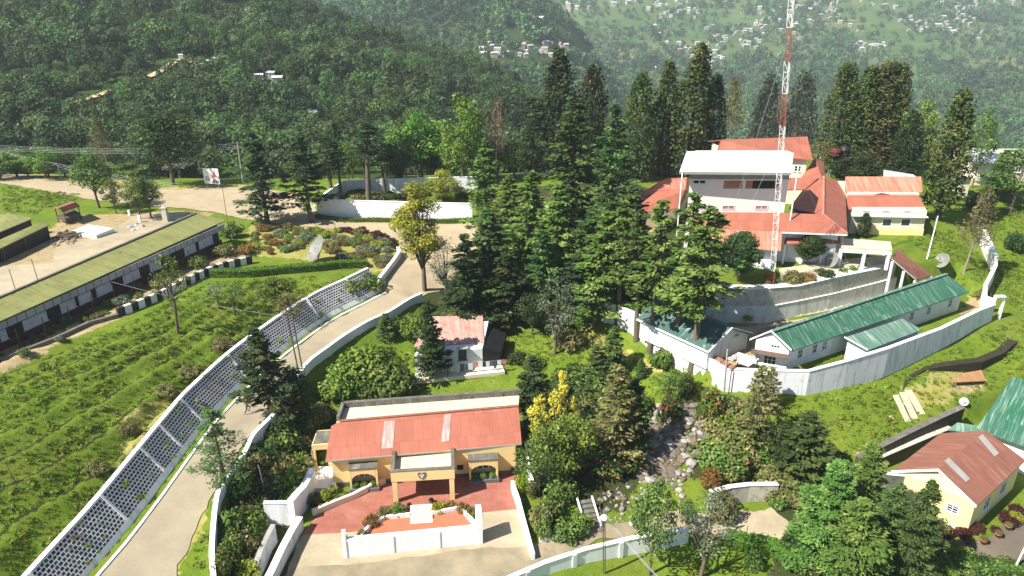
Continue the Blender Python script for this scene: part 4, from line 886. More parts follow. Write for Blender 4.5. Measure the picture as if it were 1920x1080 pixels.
# ================================================================== cream buildings at the far right
def block(name, label, px0, px1, base, top, z0, depth_, wallm, roofm, rise=1.2, wins=(), cat='building', ov=.5):
    a_, b2_ = A(px0, base, z0), A(px1, base, z0); b2_ = (b2_[0], b2_[1], z0); zt_ = ZT(a_, top); th = T(name, label, cat, lerp(a_, b2_, .5))
    q = [a_, b2_, (b2_[0]+.5, b2_[1]+depth_, z0), (a_[0]+.5, a_[1]+depth_, z0)]
    th.part('wall', G().hexa([at_z(p, z0-1.5) for p in q], [at_z(p, zt_) for p in q]), wallm)
    lo = [(q[0][0]-ov, q[0][1]-ov, zt_+.02), (q[1][0]+ov, q[1][1]-ov, zt_+.02), (q[2][0]+ov, q[2][1]+ov, zt_+.02), (q[3][0]-ov, q[3][1]+ov, zt_+.02)]
    m0, m1 = up(lerp(lo[0], lo[3], .5), rise), up(lerp(lo[1], lo[2], .5), rise)
    roof_part(th, [lo[0], lo[1], m1, m0], roofm, .1); roof_part(th, [m0, m1, lo[2], lo[3]], roofm, .1)
    th.part('gable', G().hexa([up(p, -.02) for p in (lerp(lo[0], lo[1], .06), lerp(lo[1], lo[0], .06), lerp(lo[2], lo[3], .06), lerp(lo[3], lo[2], .06))], [up(p, -.1) for p in (lerp(m0, m1, .06), lerp(m1, m0, .06), lerp(m1, m0, .061), lerp(m0, m1, .061))]), wallm)
    for (x0, y0, x1, y1) in wins: pxwin(th, at_z(a_, 0), at_z(b2_, 0), x0, y0, x1, y1, frame=M_TRIM, mull=1)
    return th
block('cottage', 'cream two-storey house with white roof behind the right hand conifers', 1812, 1864, 352, 304, 8.5, 8, M_CREAMW, M_WROOF, 1.4, ((1817,322,1823,331),(1838,322,1846,333)))
block('cottage', 'pale cream house half hidden by foliage at the right edge', 1872, 1960, 350, 300, 8.2, 8, M_CREAMW, M_FLATR, 1.0, ((1886,312,1893,323),(1905,312,1913,323)))
block('outhouse', 'narrow cream outhouse left of the two-storey cream house', 1788, 1811, 376, 332, 8.6, 3, M_CREAMW, M_FLATR, .4)
q = rpx(((1656,333,13.3),(1722,334,12.7),(1712,327,13.2),(1657,318,14.4))); th = T('shed', 'long white roofed shed behind the orange annex', 'shed', onground(np.array(q).mean(0)))
roof_part(th, q, M_WROOF, .1); under_roof(th, q, M_GREYT, 8.8, .4)
# ================================================================== walls
def wall_run(name, label, pts, thick=.28, cop=None, mat=M_WALLC, copmat=M_TRIM, cat='wall', group=None, piers=0, sink=.6):
    """pts: (base point, top z) along the visible foot"""
    th = T(name, label, cat, pts[len(pts)//2][0], group); L = [p for p, _ in pts]; Bk = off(L, thick)
    g = G(); n_ = len(L); v = []
    for p, q, (_, zt_) in zip(L, Bk, pts): v += [at_z(p, p[2]-sink), at_z(q, p[2]-sink), at_z(q, zt_), at_z(p, zt_)]
    f = [(4*i+k, 4*(i+1)+k, 4*(i+1)+(k+1) % 4, 4*i+(k+1) % 4) for i in range(n_-1) for k in range(4)]+[(3, 2, 1, 0), (4*n_-4, 4*n_-3, 4*n_-2, 4*n_-1)]
    g.raw(v, f); th.part('wall_body', g, mat)
    if cop:
        L2, B2 = off(L, -.05), off(L, thick+.05); v = []
        for p, q, (_, zt_) in zip(L2, B2, pts): v += [at_z(p, zt_+.004), at_z(q, zt_+.004), at_z(q, zt_+cop), at_z(p, zt_+cop)]
        g = G(); g.raw(v, f); th.part('coping', g, copmat)
    if piers:
        d = 0
        for i in range(n_-1):
            l = math.dist(L[i][:2], L[i+1][:2]); k = math.ceil(d/piers)*piers
            while k < d+l:
                t = (k-d)/max(l, 1e-6); p = lerp(L[i], L[i+1], t); zt_ = pts[i][1]+(pts[i+1][1]-pts[i][1])*t; an = math.atan2(L[i+1][1]-L[i][1], L[i+1][0]-L[i][0])
                th.part('pier', G().box((p[0], p[1], p[2]-sink), (.35, .18, zt_-p[2]+sink-.02), an), mat); k += piers
            d += l
    return th
def wpx(rows): # (px, base row, top row, base z)
    out = []
    for px, pb, pt, z in rows: p = A(px, pb, z); out.append((p, ZT(p, pt)))
    return out
# parapet along the road
pp = smooth_line(PAR[1:], 3)
wall_run('road_wall', 'white plastered parapet wall down the right side of the dirt road', [(at_z(p, p[2]-1.9), p[2]) for p in pp], .28, .06, M_CLEAN, M_CLEAN, piers=5, sink=.5)
# compound wall, two named runs
cw = wpx(((1086,592,560,4.4),(1117,592,562,4.4),(1151,602,572,4.2),(1185,625,587,4.0),(1220,655,610,3.7),(1262,683,640,3.5),(1310,708,664,3.3),(1357,733,693,3.2)))
wall_run('compound_wall', 'stained white compound wall running down behind the row of pine trunks', cw, .3, .07, M_WHITE, M_CLEAN, piers=4)
cw2 = wpx(((1357,733,693,3.2),(1435,742,696,3.2),(1510,742,697,3.3),(1580,725,678,3.5),(1657,699,654,3.9),(1757,655,617,4.3),(1830,616,582,4.7),(1858,603,572,4.8)))
wall_run('compound_wall', 'long white curving compound wall in front of the green roofed barracks', cw2, .3, .08, M_WALLC, M_CLEAN)
sp = [(A(1857,590,5.0), 6.9), (A(1838,582,5.4), 7.2), (A(1838,560,5.9), 7.6), (A(1858,520,6.7), 8.3), (A(1860,500,7.1), 8.7), (A(1846,470,7.7), 9.3), (A(1838,452,8.1), 9.7)]
wall_run('compound_wall', 'white wall winding up the grass from the right end of the compound', sp[::-1], .3, .06, M_CLEAN, M_CLEAN)
# retaining walls below the terrace
t1 = wpx(((1225,566,540,7.5),(1323,571,541,7.5),(1400,573,543,7.5),(1440,572,541,7.5),(1493,562,537,7.5),(1560,548,521,7.5),(1620,533,509,7.5),(1676,517,498,7.5)))
def split(rows, i): return rows[:i+1], rows[i:]
wall_run('retaining_wall', 'upper white retaining wall tier with pale stone masonry under the terrace lawn', t1, 1.15, .06, M_STONE, M_TRIM, sink=.2)
g = [p for p, z in t1[4:]]
t2 = [((q[0], q[1], 5.1), 7.3) for q in (A(px, r_, 7.3) for px, r_ in ((1225,569),(1313,574),(1400,577),(1440,576),(1493,566),(1560,552),(1620,537),(1682,521)))]
wall_run('retaining_wall', 'lower white retaining wall tier above the green roofed barracks', t2, .4, .06, M_WALLC, M_TRIM, sink=.3)
lq = [p for p, z in t2]; bq_ = [p for p, z in t1]; g = G()
for i in range(len(lq)-1): g.face([at_z(off(lq, .4)[i], 7.25), at_z(off(lq, .4)[i+1], 7.25), at_z(bq_[i+1], 7.4), at_z(bq_[i], 7.4)])
o = mesh_obj('terrace_ledge', g, M_FLATR); tag(o, kind='structure')
# roundabout walls
wall_run('garden_wall', 'bright white curved wall with a clipped hedge at its foot above the road', wpx(((596,404,378,5.5),(603,406,374,5.5),(640,408,375.5,5.5),(676,410,377,5.5),(747,411,379,5.5),(813,412,381,5.5),(886,412,382.5,5.6))), .3, .07, M_CLEAN, M_CLEAN)
wall_run('garden_wall', 'second white boundary wall farther back behind the row of slender trees', wpx(((606,386,368,6.4),(622,376,356,6.6),(646,363,340,6.8),(691,361,337.5,6.8),(755,359,335.5,7),(807,357,333.7,7.1),(895,355,332,7.4))), .3, .06, M_WALLC, M_CLEAN, piers=6)
wall_run('wing_wall', 'short white wing wall curving up where the dirt road meets the forecourt', wpx(((707,548,531,4.6),(722,530,512,4.8),(742,500,486,5.1),(752,484,470,5.2),(749,476,463,5.2))), .35, .05, M_CLEAN, M_CLEAN)
# lower street wall
wall_run('street_wall', 'white roadside wall along the bottom edge below the street lamp', wpx(((900,1160,1112,-2.0),(970,1130,1080,-1.9),(1022,1106,1057,-1.8),(1097,1080,1032,-1.7),(1180,1057,1012,-1.6),(1242,1043,1001,-1.6),(1288,1034,993,-1.6))), .3, .07, M_CLEAN, M_CLEAN, piers=4)
wall_run('stone_wall', 'bleached white stone wall right of the boulder bank', wpx(((1330,962,925,-.3),(1366,952,915,-.3),(1400,945,911,-.3),(1455,940,910,-.3))), .4, .05, M_STONE, M_WHITE)
# yard walls left of the bungalow
wall_run('yard_wall', 'white yard wall slanting down the left side of the bungalow drive', [(A(p[0], p[1]+20, .0), 1.2) for p in ((500,1110),(519,1072),(538,1030),(556,995),(570,972))], .45, .05, M_WALLC, M_CLEAN)
wall_run('yard_wall', 'low white wall stepping up from the drive gate to the bungalow side', wpx(((556,985,940,.0),(566,962,926,.1),(577,945,914,.2),(588,925,894,.3),(594,908,879,.4))), .5, .05, M_CLEAN, M_CLEAN)
wall_run('yard_wall', 'dappled white screen wall among the shrubs beside the flag pole', wpx(((499,980,944,.2),(528,980,944,.2),(556,978,943,.2))), .25, .05, M_WALLC, M_CLEAN)
wall_run('yard_wall', 'grey white garden wall sloping through shrubs at the bottom left of the drive', wpx(((486,1085,1060,.3),(498,1060,1030,.3),(510,1030,1003,.2),(520,1012,984,.2))), .3, .05, M_WALLC, M_GREYT)
g = G(); q = pz(((580,925),(632,925),(628,885),(582,882)), .0); g.prism(q, -.2, .55); solo('terrace_slab', g, M_CLEAN, 'white painted slab at the left corner of the yellow bungalow', 'slab')
wall_run('terrace_kerb', 'pale kerb wall edging the potted plants left of the bungalow drive', wpx(((588,968,958,0),(630,950,940,0),(664,937,927,0),(700,920,908,.0),(724,908,897,0))), .3, .0, M_CREAMW, M_TRIM, cat='kerb')
wall_run('drive_kerb', 'white kerb wall along the right side of the bungalow drive', wpx(((1003,1052,1038,-.1),(985,990,972,0),(975,955,934,0),(963,918,900,0))), .25, .0, M_CLEAN, M_CLEAN, cat='kerb')
wall_run('bed_kerb', 'white stone edging of the flower bed right of the drive', wpx(((1012,1020,1008,-.1),(1030,1018,1006,-.1),(1070,1010,998,-.1),(1106,999,988,-.1))), .25, .0, M_WHITE, M_CLEAN, cat='kerb')
wall_run('side_wall', 'narrow white wall along the right side of the yellow bungalow', wpx(((1002,926,906,0),(996,900,880,.05),(991,880,858,.1),(988,855,833,.2))), .22, .0, M_CLEAN, M_CLEAN)
# planter in front of the portico
fl_, fr2_ = A(645, 1052, -.3), A(905, 1026, -.3); PL = math.dist(fl_[:2], fr2_[:2])
th = T('entrance_planter', 'white walled planter with red tiled floor and steps in front of the portico', 'planter', lerp(fl_, fr2_, .5))
zt = ZT(fl_, 1013); g = G(); wbox(g, fl_, fr2_, 0, PL, -.8, zt, -.35, 0); th.part('front_wall', g, M_CLEAN)
for s in (.0, PL*.335, PL*.665): g = G(); wbox(g, fl_, fr2_, s, s+.3, -.8, zt-.08, 0, .06); th.part('pilaster', g, M_CLEAN)
g = G(); wbox(g, fl_, fr2_, -.06, PL+.1, -.8, -.3+.25, .06, .2); th.part('foot', g, M_CLEAN)
g = G(); q = [along(fl_, fr2_, 0, 0, -.0), along(fl_, fr2_, .28, 0, 0)]
pq = lambda s0, s1, o0, o1: [along(fl_, fr2_, s, 0, o) for s, o in ((s0, o1), (s1, o1), (s1, o0), (s0, o0))]
q = pq(.02, .32, -1.2, -.36); g.hexa([at_z(p, -.8) for p in q], [at_z(q[0], zt+.1), at_z(q[1], zt+.1), at_z(q[2], zt-.3), at_z(q[3], zt-.3)]); g.prism(pq(.02, .32, -.35, .03), zt+.002, zt+.75); th.part('end_post', g, M_CLEAN)
g = G(); g.prism(pq(PL-.42, PL+.02, -1.3, .03), -.8, zt+1.15); th.part('end_post', g, M_CLEAN)
fq = pq(.3, PL-.4, -3.4, -.34); fz = .28
fpoly = [A(*p) for p in ((690,1010,fz),(700,990,fz),(722,975,fz),(770,970,fz),(815,968,fz),(862,958,fz),(886,985,fz))]+[at_z(along(fl_, fr2_, PL-.4, 0, -.34), fz), at_z(along(fl_, fr2_, .3, 0, -.34), fz)]
th.part('tile_floor', G().prism(fpoly, -.4, fz), surf('orange floor tile', (.50,.16,.09), (.42,.13,.07), .8, (.34,.11,.06), (1,1), .6, .8))
bw = [A(*p) for p in ((676,1010,.6),(686,994,.6),(700,980,.6),(722,969,.6),(768,964,.6))]; bw2 = [A(*p) for p in ((812,961,.6),(862,951,.6),(891,982,.6))]
for L_ in (bw, bw2):
    g = G(); B_ = off(L_, .22)
    for i in range(len(L_)-1): g.hexa([at_z(p, -.3) for p in (L_[i], L_[i+1], B_[i+1], B_[i])], [at_z(p, .62) for p in (L_[i], L_[i+1], B_[i+1], B_[i])])
    th.part('back_wall', g, M_CLEAN)
s0 = A(769, 982, .3); s1 = A(811, 979, .3); st = G()
for k in range(4): wbox(st, s0, s1, 0, math.dist(s0[:2], s1[:2]), -.2, .3+.0-k*.0+.14*k, -.45*(k+1), -.45*k-.002)
th.part('steps', st, M_CREAMW)
# lattice revetment
th = T('revetment', 'sloping dark stone revetment with white pointing along the left of the dirt road', 'retaining wall', STRIP[5])
m, n, b = newmat('dark stone with white pointing'); br = N(n, 'ShaderNodeTexBrick'); n.links.new(uvmap(n), br.inputs[0])
for k, v in (('Scale', 1), ('Brick Width', .36), ('Row Height', .30), ('Mortar Size', .042), ('Mortar Smooth', .1), ('Bias', -.2)): br.inputs[k].default_value = v
br.offset = .5; br.inputs[1].default_value = (.035,.032,.032,1); br.inputs[2].default_value = (.012,.012,.013,1); br.inputs[3].default_value = (.70,.70,.72,1)
wob = N(n, 'ShaderNodeTexNoise'); wob.inputs['Scale'].default_value = 1.7; wob.inputs['Detail'].default_value = 3; n.links.new(uvmap(n), wob.inputs['Vector'])
vm = N(n, 'ShaderNodeVectorMath', operation='MULTIPLY_ADD'); vm.inputs[1].default_value = (.1, .1, 0); n.links.new(wob.outputs['Color'], vm.inputs[0]); n.links.new(uvmap(n), vm.inputs[2]); n.links.new(vm.outputs[0], br.inputs[0])
c = mixc(n, mth(n, 'MULTIPLY', noise(n, uvmap(n), 1.1, 7, .75, .52, .7), .55), br.outputs[0], (.16,.15,.13)); n.links.new(c, b.inputs['Base Color']); b.inputs['Roughness'].default_value = .8
bump(n, b, br.outputs['Fac'], -.5, .05)
LB = smooth_line(LBOT, 4); LT = [up(p, 2.15) for p in off(LB, 1.67)]; LBd = off(LB, -.12); LTd = [up(p, .02) for p in off(LT, -.10)]
g = G(); n_ = len(LB)
# uv continuous along the wall: one strip mesh
me = bpy.data.meshes.new('stone_face'); vs = []; d = 0; uvs = []
for i in range(n_):
    if i: d += math.dist(LB[i], LB[i-1])
    vs += [LBd[i], LTd[i]]; uvs += [(d, 0), (d, 2.72)]
fs = [(2*i, 2*i+2, 2*i+3, 2*i+1) for i in range(n_-1)]
me.from_pydata([tuple(Vector(v)-Vector(th.loc)) for v in vs], [], fs); ul = me.uv_layers.new(name='uv')
for pgn in me.polygons:
    for li, vi in zip(pgn.loop_indices, pgn.vertices): ul.data[li].uv = uvs[vi]
me.materials.append(m); o = bpy.data.objects.new('stone_face', me); COL.objects.link(o); o.parent = th.o
g = G(); top = [up(p, .03) for p in LTd]
for i in range(n_-1):
    a_, b2_ = top[i], top[i+1]; c_, d_ = off(top, .4)[i+1], off(top, .4)[i]; g.hexa([up(p, -.5) for p in (a_, b2_, c_, d_)], [up(p, .06) for p in (a_, b2_, c_, d_)])
th.part('coping', g, M_WALLC)
g = G(); ss = smooth_line(STRIP, 4); so_ = off(ss, -.35)
for i in range(n_-1):
    q0 = [so_[i], so_[i+1], LB[i+1], LB[i]]; g.hexa([up(so_[i], -.4), up(so_[i+1], -.4), up(LB[i+1], -.9), up(LB[i], -.9)], [up(so_[i], .12), up(so_[i+1], .12), up(LBd[i+1], .06), up(LBd[i], .06)])
th.part('foot_band', g, M_WALLC)
for px0, py0 in ((105,1123),(238,957),(336,837),(380,780),(460,703),(597,592),(668,556),(300,880)):
    k = min(range(n_), key=lambda i: (960+F*(LB[i][0])/depth(LB[i])-px0)**2)
    j = min(k+1, n_-1); e = Vector(LB[j])-Vector(LB[max(k-1, 0)]); e.normalize(); e *= .11
    q = [Vector(LBd[k])-e, Vector(LBd[k])+e, Vector(LTd[k])+e, Vector(LTd[k])-e]; th.part('rib', G().hexa([tuple(v+Vector((0, 0, -.05))) for v in q], [tuple(v+Vector((.06, -.05, .09))) for v in q]), M_WALLC)
# gutter kerb at the road edge
kb = off(STRIP, -1.0); kb = smooth_line(kb, 3); g = G(); ko = off(kb, -.22)
for i in range(len(kb)-1): g.hexa([onground(p, -.2) for p in (ko[i], ko[i+1], kb[i+1], kb[i])], [onground(p, .17) for p in (ko[i], ko[i+1], kb[i+1], kb[i])])
solo('road_kerb', g, M_CLEAN, 'thin white kerb between the gutter and the dirt road', 'kerb')
# striped wall under the barracks
pts = [A(*p) for p in ((225,600,6.7),(262,585,6.75),(305,565,6.8),(350,540,6.8),(395,517,6.75),(430,503,6.7),(474,492,6.6))]
pts = [onground(p) for p in pts]
th = T('striped_wall', 'low retaining wall painted in black and white blocks below the olive roofed barracks', 'retaining wall', pts[3])
Ls = smooth_line(pts, 6); tot = [0]
for i in range(1, len(Ls)): tot.append(tot[-1]+math.dist(Ls[i][:2], Ls[i-1][:2]))
def at_s(s):
    i = max(0, min(len(tot)-2, int(np.searchsorted(tot, s))-1)); return lerp(Ls[i], Ls[i+1], (s-tot[i])/(tot[i+1]-tot[i]+1e-9))
M_BLK = surf('black block paint', (.025,.022,.02), (.05,.045,.04), 1.5)
nb = 25; stp_ = tot[-1]/nb
for k in range(nb):
    p, q = at_s(k*stp_), at_s((k+1)*stp_-.02); g = G(); e = Vector((q[0]-p[0], q[1]-p[1])).normalized(); nv = (e.y*.0-e.y*.45, e.x*.45)
    hh = 1.0; qd = [p, q, (q[0]+nv[0], q[1]+nv[1], q[2]), (p[0]+nv[0], p[1]+nv[1], p[2])]
    g.hexa([up(v, -.6) for v in qd], [up(v, hh) for v in qd]); th.part('painted_block', g, M_WHITE if k % 2 else M_BLK)
ed = [onground(A(*p)) for p in ((-40,705,6.7),(60,665,6.8),(110,643,6.8),(170,615,6.8),(224,600,6.8))]
wall_run('stone_edging', 'low mossy stone edging of the bed below the barracks at far left', [(p, p[2]+.45) for p in ed], .4, 0, M_MOSS, M_MOSS, cat='kerb')
# dark retaining walls at the right
r1 = wpx(((1608,888,860,.1),(1650,868,838,.1),(1700,845,812,.1),(1760,818,783,.1),(1800,800,765,.1)))
wall_run('retaining_wall', 'dark stone retaining wall with a pale edge above the yellow house', r1, .5, .06, M_STONED, M_MOSS, sink=.4)
r2_ = wpx(((1612,884,873,-.45),(1660,865,851,-.4),(1720,838,826,-.35),(1775,816,802,-.3)))
wall_run('retaining_wall', 'lower dark retaining wall with a pale stone edge close behind the yellow house', wpx(((1600,905,880,-.5),(1640,888,862,-.5),(1700,862,836,-.5),(1740,845,819,-.5),(1780,826,803,-.5))), .45, .06, M_STONED, M_STONE, sink=.4)
bkp = [A(*p) for p in ((1688,745,1.9),(1705,722,2.2),(1735,705,2.5),(1790,696,2.7),(1840,690,2.8),(1880,672,3.0),(1905,650,3.2))]
wall_run('earth_bank', 'dark cut earth bank curving across the grass slope at right', [(onground(p, -.2), ZT(p, py)) for p, py in zip(bkp, (738,708,692,684,678,662,640))], .9, 0, surf('dark cut earth', (.022,.02,.012), (.045,.035,.02), 1, (.03,.025,.015), (2,1), .5, .7, (.10,.10,.03), (1.2,.58,.68), bmp=.9), M_MOSS, cat='bank')
ep = [(A(1400,915,-.2), .55), (A(1440,905,-.2), .7), (A(1610,935,-.5), .9), (A(1668,938,-.5), 1.1)]
wall_run('stone_wall', 'grey rendered wall beside the gable of the yellow house', wpx(((1600,938,893,-.5),(1640,940,889,-.5),(1684,945,893,-.5))), .3, .05, M_MOSS, M_WHITE)
# ================================================================== foliage
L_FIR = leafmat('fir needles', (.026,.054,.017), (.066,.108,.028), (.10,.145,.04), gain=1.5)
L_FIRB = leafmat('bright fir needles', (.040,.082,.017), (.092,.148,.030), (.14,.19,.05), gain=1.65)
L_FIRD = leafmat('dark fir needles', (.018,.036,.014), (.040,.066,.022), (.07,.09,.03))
L_CYP = leafmat('cypress foliage', (.030,.052,.014), (.072,.098,.024), (.11,.115,.03))
L_CYPD = leafmat('dark cypress foliage', (.016,.030,.012), (.036,.054,.018), (.06,.065,.022))
L_BROAD = leafmat('broad leaves', (.045,.085,.018), (.10,.15,.028), (.17,.22,.06))
L_BRIGHT = leafmat('bright green leaves', (.065,.125,.016), (.125,.195,.03), (.18,.25,.05))
L_LIME = leafmat('yellow green leaves', (.12,.16,.015), (.25,.28,.03), (.34,.35,.05))
L_GREY = leafmat('grey green leaves', (.07,.10,.055), (.15,.19,.11), (.30,.34,.24), gain=1.1)
L_OLIVE = leafmat('olive brown leaves', (.08,.085,.025), (.15,.14,.05), (.22,.18,.08))
L_DRYT = leafmat('dry twigs', (.16,.11,.06), (.26,.19,.12), (.34,.27,.18), gain=1.1)
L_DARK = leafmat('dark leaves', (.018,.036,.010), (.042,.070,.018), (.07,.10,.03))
L_GOLD = leafmat('yellow blossom', (.44,.38,.045), (.56,.48,.08), (.24,.26,.04), gain=1.1)
L_RED = leafmat('red blossom', (.30,.03,.02), (.42,.06,.05), (.08,.12,.03), gain=1.1)
L_ORANGE = leafmat('orange blossom', (.22,.105,.03), (.14,.13,.035), (.30,.15,.04), gain=1.1)
L_PINKB = leafmat('pale pink blossom', (.45,.25,.25), (.12,.15,.05), (.55,.42,.38), gain=1.1)
L_MAROON = leafmat('maroon leaves', (.05,.012,.012), (.085,.018,.018), (.06,.04,.02), gain=1.1)
BARK = surf('bark', (.11,.085,.06), (.17,.13,.095), 2, (.05,.04,.03), (5,.6), bmp=.6); BARKP = surf('pale bark', (.30,.25,.19), (.22,.18,.13), 2, (.12,.10,.08), (5,.6), bmp=.6)
BARKD = surf('dark bark', (.04,.03,.023), (.06,.045,.035), 2, bmp=.6)
def leaf_mesh(name, P, D, Nn, Ls, Ws, tint, mat):
    """rhombic leaves: centre, direction, normal, length, width"""
    D = D/np.linalg.norm(D, axis=1)[:, None]; S_ = np.cross(Nn, D); S_ /= np.linalg.norm(S_, axis=1)[:, None]+1e-9
    l = (Ls/2)[:, None]; w = (Ws/2)[:, None]
    V = np.stack([P-D*l, P+S_*w-D*l*.15, P+D*l, P-S_*w-D*l*.15], 1).reshape(-1, 3).astype(np.float32); n_ = len(P)
    me = bpy.data.meshes.new(name); me.vertices.add(n_*4); me.vertices.foreach_set('co', V.ravel()); me.loops.add(n_*4)
    me.loops.foreach_set('vertex_index', np.arange(n_*4, dtype=np.int32)); me.polygons.add(n_); me.polygons.foreach_set('loop_start', np.arange(0, n_*4, 4, dtype=np.int32)); me.update(calc_edges=True)
    a = me.attributes.new('tint', 'FLOAT', 'POINT'); a.data.foreach_set('value', np.repeat(tint, 4).astype(np.float32)); me.materials.append(mat); return me
def unit(n_, r): v = r.normal(size=(n_, 3)); return v/np.linalg.norm(v, axis=1)[:, None]
class Leaves:
    def __init__(s): s.a = [[] for _ in range(6)]
    def add(s, P, D, Nn, L_, W_, t):
        for k, v in zip(s.a, (P, D, Nn, L_, W_, t)): k.append(v)
    def mesh(s, name, mat): return leaf_mesh(name, *[np.concatenate(k) for k in s.a], mat)
    def clump(s, c, rad, n_, size, r, t=None, shell=.55, upb=.35, asp=.55):
        d = unit(n_, r); q = shell+(1-shell)*r.random(n_)**.5; P = np.array(c)+d*q[:, None]*np.array(rad)
        Nn = d*.8+unit(n_, r)*.7+np.array([0, 0, upb]); Nn /= np.linalg.norm(Nn, axis=1)[:, None]
        D = np.cross(Nn, unit(n_, r)); sz = size*r.uniform(.65, 1.35, n_)
        tt = r.random() if t is None else t; s.add(P, D, Nn, sz, sz*asp, np.clip(tt+r.normal(0, .16, n_), 0, 1))
def tube_mesh(name, tubes, mat):
    g = G()
    for pts, rad, seg in tubes: g.tube(pts, rad, seg, cap=False)
    me = bpy.data.meshes.new(name); me.from_pydata(g.v, [], g.f); me.polygons.foreach_set('use_smooth', [True]*len(g.f)); me.materials.append(mat); me.update(); finish_mesh(me); return me
def fir(mat, seed, H0=12, R0=2.7, base=.12, nb=74, lpb=86, lsize=.42, droop=.12, gap=.3, prof=.66, bark=BARK):
    """layered conifer: plates of needle sprays on whorled branches"""
    r = np.random.default_rng(seed); lv = Leaves(); tb = [([(0, 0, -.5), (r.normal(0, .05), r.normal(0, .05), H0*.5), (0, 0, H0*.97)], [H0*.018, H0*.012, .02], 7)]
    az_ = 0
    for i in range(nb):
        f = base+(1-base)*(i+.5)/nb; f = min(.985, f+r.normal(0, .012)); az_ += 2.4+r.normal(0, .35)
        Lb = R0*(max(.03, (1-f)/(1-base))**prof)*r.uniform(.6, 1.18)
        if r.random() < gap*.35: Lb *= .55
        up_ = .25*(f-.45)-droop*r.uniform(.5, 1.6); z0 = f*H0; dx, dy = math.cos(az_), math.sin(az_)
        n_ = int(lpb*(.35+.65*Lb/R0)); s_ = r.uniform(.12, 1, n_)**.75; lat = r.normal(0, 1, n_)*(.16+.17*Lb)*(1.1-s_*.6)
        sag = up_*s_*Lb-.10*Lb*s_**2+.16*Lb*s_**4
        P = np.stack([dx*s_*Lb-dy*lat, dy*s_*Lb+dx*lat, z0+sag+r.normal(0, .09, n_)-np.abs(lat)*.15], 1)
        D = np.stack([dx*np.ones(n_)-dy*lat*.9, dy+dx*lat*.9, r.normal(-.05, .3, n_)], 1); Nn = np.stack([r.normal(0, .45, n_), r.normal(0, .45, n_), np.ones(n_)], 1); Nn /= np.linalg.norm(Nn, axis=1)[:, None]
        sz = lsize*r.uniform(.6, 1.4, n_); lv.add(P, D, Nn, sz, sz*.5, np.clip(r.random()*.7+.1+.25*s_+r.normal(0, .12, n_), 0, 1))
        if Lb > .5: tb.append(([(0, 0, z0), (dx*Lb*.45, dy*Lb*.45, z0+up_*Lb*.45-.02*Lb), (dx*Lb*.9, dy*Lb*.9, z0+up_*Lb*.9-.05*Lb)], [.045, .03, .01], 4))
    return (lv.mesh('crown', mat), tube_mesh('trunk', tb, bark), H0, R0)
def cypress(mat, seed, H0=16, R0=3.0, base=.08, nc=120, lpc=46, lsize=.42, power=.55, bark=BARKD):
    """dense columnar conifer with a lumpy surface"""
    r = np.random.default_rng(seed); lv = Leaves()
    for i in range(nc):
        f = base+(1-base)*((i+.5)/nc)**1.08; a_ = i*2.4+r.normal(0, .3); pr = R0*min(1, ((1-f)/.55)**power if f > .45 else .82+.18*math.sin(f/.45*1.57))
        q = r.uniform(.55, .95); rc = (.42+.30*pr/R0)*R0*.42*r.uniform(.75, 1.25); c = (math.cos(a_)*pr*q*.8, math.sin(a_)*pr*q*.8, f*H0-rc*.2)
        lv.clump(c, (rc, rc, rc*1.35), lpc, lsize, r, None, .5, .5)
    tb = [([(0, 0, -.6), (0, 0, H0*.5), (0, 0, H0*.9)], [H0*.02, H0*.012, .03], 7)]
    return (lv.mesh('crown', mat), tube_mesh('trunk', tb, bark), H0, R0)
def broad(mat, seed, H0=8, R0=2.8, base=.3, nc=46, lpc=70, lsize=.30, spread=1.0, bark=BARK, tuft=.42, shell=.35, asp=.6, limbs=True):
    """round crowned tree: trunk, limbs and clumps of leaves with gaps"""
    r = np.random.default_rng(seed); lv = Leaves(); zc = H0*(base+1)/2; hz = H0*(1-base)/2; tb = [([(0, 0, -.5), (r.normal(0, .12), r.normal(0, .12), H0*base), (r.normal(0, .2), r.normal(0, .2), H0*.75)], [H0*.022, H0*.017, H0*.006], 7)]
    for i in range(nc):
        d = unit(1, r)[0]; q = r.uniform(.35, 1)**.6; c = np.array([d[0]*R0*q*.85, d[1]*R0*q*.85, zc+d[2]*hz*q*.88]); c[:2] *= spread*(1.0-.35*max(0, d[2]))
        rc = R0*tuft*r.uniform(.6, 1.15); lv.clump(c, (rc, rc, rc*.7), int(lpc*r.uniform(.6, 1.3)), lsize, r, None, shell, .55, asp)
        if limbs and i % 3 == 0: z1 = H0*base*r.uniform(.8, 1.3); tb.append(([(0, 0, z1), tuple(np.array([0, 0, z1])*.5+c*.5+np.array([0, 0, -.1])), tuple(c)], [H0*.009, H0*.006, .012], 4))
    return (lv.mesh('crown', mat), tube_mesh('trunk', tb, bark), H0, R0)
